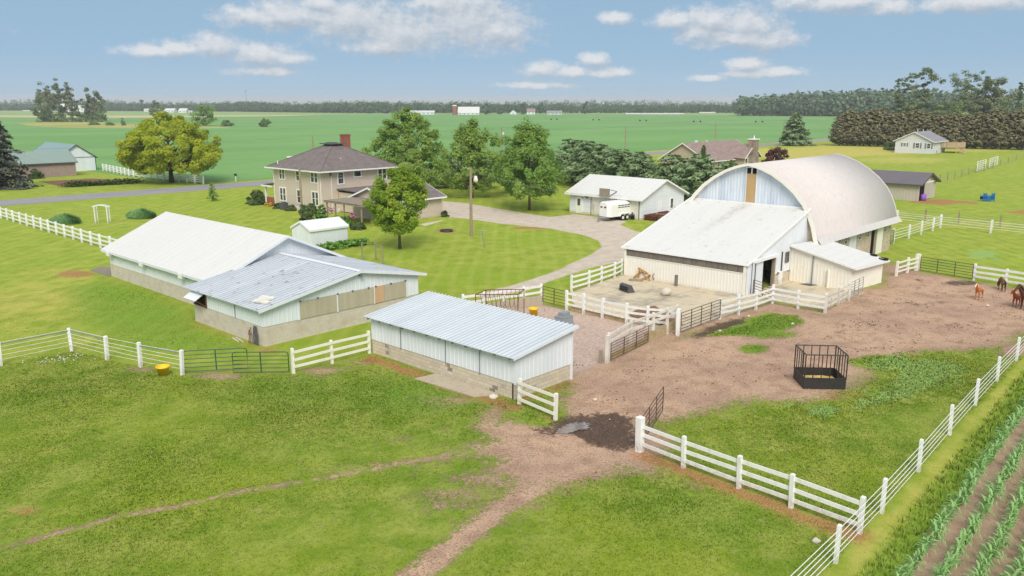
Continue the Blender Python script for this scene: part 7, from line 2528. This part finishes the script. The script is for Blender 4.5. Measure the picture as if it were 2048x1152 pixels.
for lab, c, n_, mt in (('pink hanging flower basket on the pergola, left', (58.8, 86.2, 1.5), 26, flower_pink), ('pink hanging flower basket on the pergola, right', (58.8, 81.6, 1.35), 34, flower_pink), ('yellow flowers at the farmhouse corner', (61.9, 106.2, .3), 22, flower_yellow)):
    t = thing('flower_basket' if 'basket' in lab else 'flower_bed', lab, 'flowers', c)
    m, m2 = MB(), MB()
    for k in range(n_):
        q = (c[0] + rg.gauss(0, .25), c[1] + rg.gauss(0, .3), c[2] + rg.gauss(0, .18))
        m.ob(q, (.13, .13, .07), rg.uniform(0, 3), 0, rg.uniform(-.6, .6))
        q = (c[0] + rg.gauss(0, .25), c[1] + rg.gauss(0, .3), c[2] - .1 + rg.gauss(0, .18))
        m2.ob(q, (.18, .1, .03), rg.uniform(0, 3), 0, rg.uniform(-.8, .8))
    m.build('blossoms', mt, t)
    m2.build('leaves', L_shrub, t)
    if 'basket' in lab:
        MB().tube([(c[0], c[1], c[2]), (c[0], c[1], 2.5)], .012, 4).build('hanger', dark_grey, t)
p = (51.8, 70.4)
hs = thing('hosta_bed', 'broad-leaved plants growing along the garden shed wall', 'plants', (49.8, 69.6, 0))
rng = np.random.default_rng(77)
ct = np.column_stack([rng.uniform(46.2, 52.0, 900), 70.1 + rng.normal(0, .45, 900), rng.uniform(.05, .55, 900)])
cloud_mesh('leaves', ct, rng.normal(0, .5, (900, 3)) + np.array([0, 0, 1.0]), .2 * rng.uniform(.7, 1.4, 900), rng.random(900), L_hosta, hs, 1.0, rng)
for lab, c in (('feathery clump of ornamental grass left of the arbour', at(131, 448)), ('feathery clump of ornamental grass right of the arbour', at(283, 437))):
    t = thing('ornamental_grass', lab, 'grass clump', c)
    rng = np.random.default_rng(int(c[0]))
    n_ = 1300
    a = rng.uniform(0, 6.28, n_)
    rr = rng.random(n_) ** .6
    hh_ = rng.uniform(.2, 1.5, n_)
    sp = np.column_stack([rr * np.cos(a), rr * np.sin(a)])
    wdx = RT[:2] * 1.0
    ctr = np.column_stack([c[0] + (sp[:, 0] * wdx[0]) * 1.9 + sp[:, 1] * FW[0] * .9, c[1] + (sp[:, 0] * wdx[1]) * 1.9 + sp[:, 1] * FW[1] * .7, hh_ * .75 * (1.1 - .6 * rr ** 2)])
    cloud_mesh('blades', ctr, np.column_stack([np.cos(a), np.sin(a), .3 + 0 * a]), .1, rng.random(n_), L_blade, t, 3.2, rng)
gb = thing('garden_row', 'row of low bushy garden plants along the bare soil plot across the road', 'plants', at(200, 372))
rng = np.random.default_rng(78)
ct = []
for k in range(13):
    u = k / 12
    q = at(140 + 128 * u, 374 - 7 * u)
    n_ = 130
    ct.append(np.column_stack([rng.normal(q[0], .9, n_), rng.normal(q[1], .5, n_), rng.uniform(.05, .55 + .5 * rng.random(), n_)]))
ct = np.concatenate(ct)
cloud_mesh('foliage', ct, rng.normal(0, .5, ct.shape) + np.array([0, 0, .8]), .22, rng.random(len(ct)), L_shrub, gb, 1.0, rng)
tree('low weedy bush against the brick barn wall', at(72, 357), 1.8, 1.6, .1, pr_dome, 20, .5, 900, .22, L_shrub, None, 0, 79, cat='bush', name='shrub')

# lone trees and bushes in the green field
def px_tree(lab, x, yb, ytop, wpx, prof, ncl, nleaf, leaf, seed, z0f=.12, grp=None, lobes=.2, tr=.012, name='field_tree', cat='tree', rcl=.16, shell=.4, lsz=None, lean=(0, 0)):
    p = at(x, yb)
    h, r = hgt(p, yb - ytop) * 1.02, hgt(p, wpx) / 2
    return tree(lab, p, h, r, h * z0f, prof, ncl, r * rcl * 2, nleaf, lsz or max(.25, depth(p) / FPX * 1.7), leaf, bark_dark, h * tr if tr else 0, seed, cat, name, grp, lean, limbs=10, lobes=lobes, shell=shell)


px_tree('leafy round tree standing alone in the green field behind the locust', 409, 252, 207, 42, pr_col, 46, 2600, L_maple, 11)
px_tree('dark low bush in the green field right of the lone round tree', 454, 252.5, 240, 22, pr_dome, 22, 800, L_dark, 12, .05, tr=0, cat='bush', name='bush')
px_tree('small round dark tree alone in the green field left of the farmhouse', 530, 254, 238, 22, pr_round, 26, 900, L_dark, 13)
px_tree('pale tree showing just above the yellow locust', 312, 236, 203, 30, pr_round, 30, 1300, L_grove, 14)
px_tree('thin sapling at the right end of the unmown island', 246, 250, 231, 9, pr_pyr, 12, 260, L_grove, 15)
px_tree('low spreading bush on the unmown island, left one', 187, 250, 244.5, 22, pr_dome, 14, 380, L_dark, 16, .05, tr=0, cat='bush', name='bush')
px_tree('low spreading bush on the unmown island, right one', 218, 251, 245, 22, pr_dome, 14, 380, L_dark, 17, .05, tr=0, cat='bush', name='bush')
px_tree('small bush at the right end of the unmown island', 247, 251, 244, 10, pr_dome, 10, 240, L_dark, 18, .05, tr=0, cat='bush', name='bush')
gr = [(84, 243, 168, 34, 'ragged leaning poplar at the left end of the grove'), (103, 244, 166, 34, 'leafy poplar second from the left in the grove'), (124, 243, 161, 26, 'tall narrow poplar, highest in the grove'), (146, 243, 164, 30, 'tall poplar with bare lower trunk right of the highest one'),
      (178, 243, 176, 24, 'thin-topped poplar across the gap in the grove'), (196, 243, 178, 32, 'leafy poplar at the right end of the grove')]
for i, (x, yb, yt, w, lab) in enumerate(gr):
    px_tree(lab, x, yb, yt, w, lambda u: max(.02, (.45 + .55 * math.sin(3.0 * u + .3)) * (1 - u ** 6)), 50, 2600, L_grove, 30 + i, .1, 'poplars in the field grove', .34, .010, 'poplar_tree', rcl=.17, shell=.1, lean=(rnd.uniform(-2, 2), rnd.uniform(-2, 2)))
for i, (x, w, yt, lab) in enumerate(((92, 34, 221, 'dark undergrowth bush at the left foot of the grove'), (120, 34, 224, 'dark undergrowth bush under the highest poplar'), (160, 36, 222, 'dark undergrowth bush under the gap of the grove'), (196, 34, 219, 'dark undergrowth bush at the right foot of the grove'))):
    px_tree(lab, x, 244, yt, w, pr_dome, 26, 900, L_dark, 50 + i, .03, 'undergrowth bushes of the grove', tr=0, cat='bush', name='undergrowth_bush')

# trees on the right
def tall_pine(lab, x, yb, yt, w, seed, leaf=None, sparse=True):
    p = at(x, yb)
    h, r = hgt(p, yb - yt), hgt(p, w) / 2
    prof = (lambda u: 1.25 if u < .45 else (.6 if u < .55 else max(.2, 1.05 - abs(u - .8) * 2.4))) if sparse else (lambda u: 1.15 * pr_col(u))
    return tree(lab, p, h, r, h * .06, prof, 100 if sparse else 90, r * .25, 5600, depth(p) / FPX * 1.9, leaf or L_tallpine, bark_dark, h * .014, seed, 'tree', 'tall_pine_tree', 'tall trees behind the evergreen row', (rnd.uniform(-1.5, 1.5), rnd.uniform(-1.5, 1.5)), flat=.5, limbs=16, lobes=.24, shell=.15)


for i, (x, yt, w, lab, lf, sp) in enumerate(((1796, 161, 46, 'flat-topped tall pine, leftmost behind the evergreen row', None, True), (1838, 137, 60, 'tallest ragged pine with a leaning flat top', None, True), (1824, 196, 52, 'lower leafy tree below the tallest pine', L_dark, False), (1925, 141, 74, 'broad ragged tall tree right of the sky gap', None, True),
                                           (1990, 153, 84, 'large leafy tree with a round shoulder near the right edge', L_grove, False), (1978, 156, 50, 'tall pine top rising behind the large leafy tree', None, True), (2028, 168, 18, 'small dark pine tip at the right edge', L_dark, True), (1958, 190, 70, 'dense green tree between the two ragged tall trees', L_grove, False))):
    tall_pine(lab, x, 262, yt, w, 200 + i, lf, sp)
px_tree('pale green bushy tree rising over the evergreen row, right', 1915, 262, 201, 66, pr_dome, 50, 2600, L_light, 71, .08, lobes=.1)
px_tree('pale green bushy tree rising over the evergreen row, left', 1812, 262, 222, 60, pr_dome, 40, 2000, L_light, 72, .08, lobes=.1)
px_tree('dark leafy tree standing behind the pale bushy tree', 1880, 262, 196, 50, pr_col, 40, 2200, L_dark, 73, .08)
# evergreen row (one tree made three times, then copied along the row)
hx0, hx1 = at(1679, 291), at(2110, 301)
n_h = 27
srcs = []
for k in range(3):
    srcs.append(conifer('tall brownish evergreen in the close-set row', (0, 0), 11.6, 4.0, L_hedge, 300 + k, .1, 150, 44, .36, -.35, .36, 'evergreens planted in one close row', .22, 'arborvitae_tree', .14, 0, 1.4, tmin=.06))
HL = 'tall brownish evergreen standing in the close-set row behind the white ranch house'
for k in range(n_h):
    u = k / (n_h - 1)
    q = (hx0[0] + (hx1[0] - hx0[0]) * u + rnd.uniform(-.4, .4), hx0[1] + (hx1[1] - hx0[1]) * u + rnd.uniform(-.4, .4), 0)
    s = rnd.uniform(.92, 1.12) * (1.0 if k else .98)
    if k < 3:
        o = srcs[k]
        o.location = q
        o.scale = (s, s, s)
        o['label'] = HL
    else:
        o = place(srcs[k % 3], q, rnd.uniform(0, 6.28), HL, s)
srcs[0]['label'] = 'brownish evergreen at the left end of the close-set row'


# far woods: masses nobody could count
def woods(name, label, pts, rows, gap, hmin, hmax, leaf, per, seed, rowgap=9.0, lsz=None, wfac=.42):
    rng = np.random.default_rng(seed)
    C_, N_, T_, S_ = [], [], [], []
    for row in range(rows):
        for a, b in zip(pts[:-1], pts[1:]):
            a, b = np.array(a[:2]), np.array(b[:2])
            L = np.linalg.norm(b - a)
            for k in range(max(1, int(L / gap))):
                q = a + (b - a) * (k + rng.random()) / max(1, int(L / gap))
                out = q / np.linalg.norm(q)
                q = q + out * (row * rowgap + rng.normal(0, rowgap * .25))
                h = rng.uniform(hmin, hmax) * (1 + .05 * row) * (1 + .12 * math.sin(q[0] * .013 + q[1] * .021))
                r = h * wfac * rng.uniform(.7, 1.25)
                d = rng.normal(size=(per, 3))
                d /= np.linalg.norm(d, axis=1, keepdims=True)
                rad = rng.uniform(.55, 1.05, per)
                c = d * rad[:, None] * np.array([r, r, h * .5])
                c[:, 2] = np.maximum(c[:, 2] + h * .5, .5)
                C_.append(c + np.array([q[0], q[1], 0]))
                N_.append(d + rng.normal(0, .45, (per, 3)) + np.array([0, 0, .25]))
                T_.append(np.clip(rng.uniform(.1, .9) + rng.normal(0, .15, per), 0, 1))
                S_.append(np.full(per, lsz or h * .085) * rng.uniform(.6, 1.4, per))
    o = cloud_mesh(name, np.concatenate(C_), np.concatenate(N_), np.concatenate(S_), np.concatenate(T_), leaf, None, 1.1, rng)
    tag(o, label, 'trees')
    setting(o, 'stuff')
    return o


woods('far_treeline', 'far-off line of woods all along the left and middle horizon', [at(-500, 220.5), at(0, 221.0), at(300, 222.5), at(480, 223.5), at(700, 226.3), at(1000, 226.6), at(1300, 226.3), at(1520, 226)], 4, 6.0, 10, 16, L_far, 110, 1, 12)
woods('far_wood_edge', 'higher ridge of distant woods behind the far farms', [at(-500, 217.5), at(300, 217.8), at(800, 217), at(1500, 217), at(2500, 217)], 2, 16, 17, 25, L_far, 60, 2, 40)
woods('near_wood', 'dense block of woods at the right end of the green field', [at(1478, 231.5), at(1560, 232), at(1700, 233), at(1800, 234), at(2200, 240)], 5, 7, 19, 25.5, L_wood, 120, 3, 12)
# taller single trees standing out of the treeline round the far farms
for i, (x, yb, yt, w, lab) in enumerate(((773, 227, 204, 20, 'round tree standing above the far treeline left of the white long shed'), (742, 227, 206, 22, 'spreading tree above the far treeline, left of the round one'), (912, 228.6, 205, 16, 'dark tree top beside the far brick silo'), (972, 228.6, 206, 20, 'round tree right of the far white barn'),
                                        (955, 228.6, 208, 12, 'slim tree right of the far white barn roof'), (1045, 228.6, 209, 12, 'tree between two far white houses'), (1084, 228.6, 207, 18, 'dark round tree left of the far low white house'), (285, 223, 200, 16, 'dark round tree above the left treeline'), (1000, 228.6, 217, 14, 'low dark tree between the far barn and house'), (1172, 228, 204, 24, 'round tree mass above the middle of the treeline'))):
    px_tree(lab, x, yb, yt, w, pr_round, 18, 700, L_far, 400 + i, .06, 'trees around the far farms', .14, 0, 'far_tree')


# ---------------------------------------------------------------- far farm buildings
def far_house(lab, x0, x1, yb, ye, yr, roof, wall=None, name='far_house', cat='house', dep=9.0, gable=None):
    """simple far building; px x0..x1 along its front, eave row ye, ridge row yr, base row yb"""
    a, b = np.array(at(x0, yb)[:2]), np.array(at(x1, yb)[:2])
    k = depth((*a, 0)) / FPX
    he, hr = (yb - ye) * k, (yb - yr) * k
    d = b - a
    L = np.linalg.norm(d)
    d = d / L
    n = np.array([-d[1], d[0]])
    if n @ FW[:2] < 0:
        n = -n
    t = thing(name, lab, cat, (*a, 0), 'buildings of the far farms')
    P = lambda u, o, z: (*(a + d * u + n * o), z)
    w = MB()
    w.add([P(0, 0, 0), P(L, 0, 0), P(L, dep, 0), P(0, dep, 0), P(0, 0, he), P(L, 0, he), P(L, dep, he), P(0, dep, he)], [(0, 1, 5, 4), (1, 2, 6, 5), (2, 3, 7, 6), (3, 0, 4, 7), (4, 5, 6, 7)])
    if gable:
        w.add([P(0, 0, he), P(L, 0, he), P(L / 2, 0, hr)], [(0, 1, 2)])
    else:
        w.add([P(0, 0, he), P(0, dep, he), P(0, dep / 2, hr), P(L, 0, he), P(L, dep, he), P(L, dep / 2, hr)], [(0, 2, 1), (3, 4, 5)])
    w.build('wall', wall or white_siding, t)
    r = MB()
    o_ = .5
    if gable:
        r.slab([P(-o_, -o_, he - .3), P(-o_, dep + o_, he - .3), P(L / 2, dep + o_, hr + .2), P(L / 2, -o_, hr + .2)][::-1], .2)
        r.slab([P(L + o_, -o_, he - .3), P(L + o_, dep + o_, he - .3), P(L / 2, dep + o_, hr + .2), P(L / 2, -o_, hr + .2)], .2)
    else:
        r.slab([P(-o_, -o_, he - .2), P(L + o_, -o_, he - .2), P(L + o_, dep / 2, hr + .1), P(-o_, dep / 2, hr + .1)], .2)
        r.slab([P(-o_, dep + o_, he - .2), P(L + o_, dep + o_, he - .2), P(L + o_, dep / 2, hr + .1), P(-o_, dep / 2, hr + .1)][::-1], .2)
    r.build('roof', roof, t)
    nw = max(1, min(10, int(L / 5)))
    for i in range(nw):
        m = MB()
        u = L * (i + .5) / nw
        m.add([P(u - .6, -.08, he * .3), P(u + .6, -.08, he * .3), P(u + .6, -.08, he * .75), P(u - .6, -.08, he * .75), P(u - .6, .02, he * .3), P(u + .6, .02, he * .3), P(u + .6, .02, he * .75), P(u - .6, .02, he * .75)], [(0, 1, 2, 3), (7, 6, 5, 4), (0, 4, 5, 1), (2, 6, 7, 3), (0, 3, 7, 4), (1, 5, 6, 2)])
        m.build('window', dark_grey, t)
    return t


FB = [('long far white shed with bright roof left of the brick silo', 812, 868, 229.2, 224.8, 221.5, white_roof, None, 'far_shed', 'shed', 16, None),
      ('far white barn with tall pale roof right of the brick silo', 916, 958, 229.4, 226.0, 214.0, white_roof, None, 'far_barn', 'barn', 22, None),
      ('small far white gabled house between trees right of the white barn', 1020, 1033, 228.8, 225, 220, grey_shingle, None, 'far_house', 'house', 10, True),
      ('far white house with reddish roof', 1054, 1070, 228.8, 223.5, 217.5, mauve_shingle, None, 'far_house', 'house', 10, None),
      ('far low white house at the edge of the field', 1094, 1124, 229, 225.8, 221.5, grey_shingle, None, 'far_house', 'house', 12, None),
      ('far white house with pale roof on the left rise, left one', 569, 583, 220.2, 218, 214.5, white_roof, None, 'far_house', 'house', 10, True),
      ('far house with mauve roof on the left rise, middle one', 588, 600, 219.5, 216.5, 212.5, mauve_shingle, None, 'far_house', 'house', 10, None),
      ('far pale house on the left rise, right one', 609, 623, 220.5, 218, 214.5, white_roof, None, 'far_house', 'house', 10, True),
      ('far white barn above the locust tree, left one', 329, 348, 225, 221, 217, white_roof, None, 'far_barn', 'barn', 14, None),
      ('far white barn above the locust tree, right one', 357, 372, 225.5, 221.5, 217, white_roof, None, 'far_barn', 'barn', 14, None),
      ('small far white shed right of the barns above the locust tree', 378, 384, 225.5, 222.5, 221.5, white_roof, None, 'far_shed', 'shed', 8, None),
      ('far white building right of the poplar grove', 288, 297, 223.5, 219.5, 217.5, white_roof, None, 'far_shed', 'shed', 8, None),
      ('far white farm building seen through the grove, left', 120, 145, 224, 216, 208, white_roof, None, 'far_barn', 'barn', 14, None),
      ('far white farm building seen through the grove, right', 147, 168, 224, 217, 211, white_roof, None, 'far_barn', 'barn', 14, None),
      ('far low white greenhouse strip at the left edge', 45, 68, 222.5, 221.4, 220.5, white_roof, None, 'far_shed', 'shed', 8, None),
      ('very long low white strip of far poultry houses at the field edge', 1252, 1368, 229.0, 227.4, 226.4, white_roof, None, 'far_shed', 'shed', 10, None),
      ('shorter far white strip of poultry houses to its right', 1400, 1431, 226.6, 225.2, 224.2, white_roof, None, 'far_shed', 'shed', 10, None),
      ('far brown-roofed house in the trees above the poultry houses', 1318, 1328, 226, 222, 218, mauve_shingle, taupe_siding, 'far_house', 'house', 8, None),
      ('far pale houses at the left end of the near wood', 1440, 1462, 225.2, 223.6, 220.8, white_roof, None, 'far_house', 'house', 10, None)]
for f_ in FB:
    far_house(f_[0], f_[1], f_[2], f_[3], f_[4], f_[5], f_[6], f_[7], f_[8], f_[9], f_[10], f_[11])
p = at(909.5, 229.6)
k = depth(p) / FPX
t = thing('brick_silo', 'round brown brick silo standing left of the far white barn', 'silo', p)
MB().lathe([(4.8 * k, 0), (4.8 * k, 17.0 * k)], p, 18).build('silo_wall', brick_red, t, True)
MB().lathe([(5.0 * k, 17 * k), (4.4 * k, 18.4 * k), (2 * k, 19.2 * k), (0, 19.4 * k)], p, 18).build('silo_cap', white_roof, t, True)
p = at(494, 219)
k = depth(p) / FPX
t = thing('radio_tower', 'thin far radio mast rising above the left treeline', 'mast', p)
MB().tube([(p[0], p[1], 0), (p[0], p[1], 37 * k)], [.9, .5], 4).build('mast_shaft', grey_steel, t)
MB().ob((p[0], p[1], 36.5 * k), (2.6, 2.6, 1.6)).build('mast_head', grey_steel, t)
# centre-pivot irrigation wheels far out in the field
for i, (x, y) in enumerate(((1108, 240), (1192, 241), (1286, 242.5), (1394, 244.5), (1518, 245))):
    p = at(x, y)
    t = thing('irrigation_tower', ('pale irrigation tower on wheels far out in the field below the low white house', 'irrigation tower below the left end of the poultry strip, far out', 'irrigation tower below the middle of the poultry strip', 'irrigation tower below the shorter poultry strip', 'irrigation tower in front of the near wood')[i], 'irrigation tower', p, 'irrigation towers in the green field')
    f = MB()
    for s in (-1, 1):
        w_ = RT * 2.6 * s
        f.tube([(p[0] + w_[0], p[1] + w_[1], .6), (p[0], p[1], 4.6)], .09, 5)
        MB().tube([(p[0] + w_[0] - FW[0] * .2, p[1] + w_[1] - FW[1] * .2, .65), (p[0] + w_[0] + FW[0] * .2, p[1] + w_[1] + FW[1] * .2, .65)], .65, 12).build('wheel', rubber, t)
    f.tube([(p[0] - RT[0] * 2.6, p[1] - RT[1] * 2.6, .65), (p[0] + RT[0] * 2.6, p[1] + RT[1] * 2.6, .65)], .09, 5)
    f.build('tower_frame', grey_steel, t)

# ---------------------------------------------------------------- haze: thin even air over the whole plain
hz = MB().bx(-1300, 4700, -1300, 4700, -1.0, 38).build('haze', white_paint)
hz.data.materials.clear()
m = bpy.data.materials.new('haze')
m.use_nodes = True
nt = m.node_tree
nt.nodes.clear()
pv = nt.nodes.new('ShaderNodeVolumePrincipled')
pv.inputs['Color'].default_value = (.93, .965, 1.0, 1)
pv.inputs['Density'].default_value = .0002
pv.inputs['Anisotropy'].default_value = .0
nt.links.new(pv.outputs[0], nt.nodes.new('ShaderNodeOutputMaterial').inputs['Volume'])
hz.data.materials.append(m)
setting(hz, 'stuff')
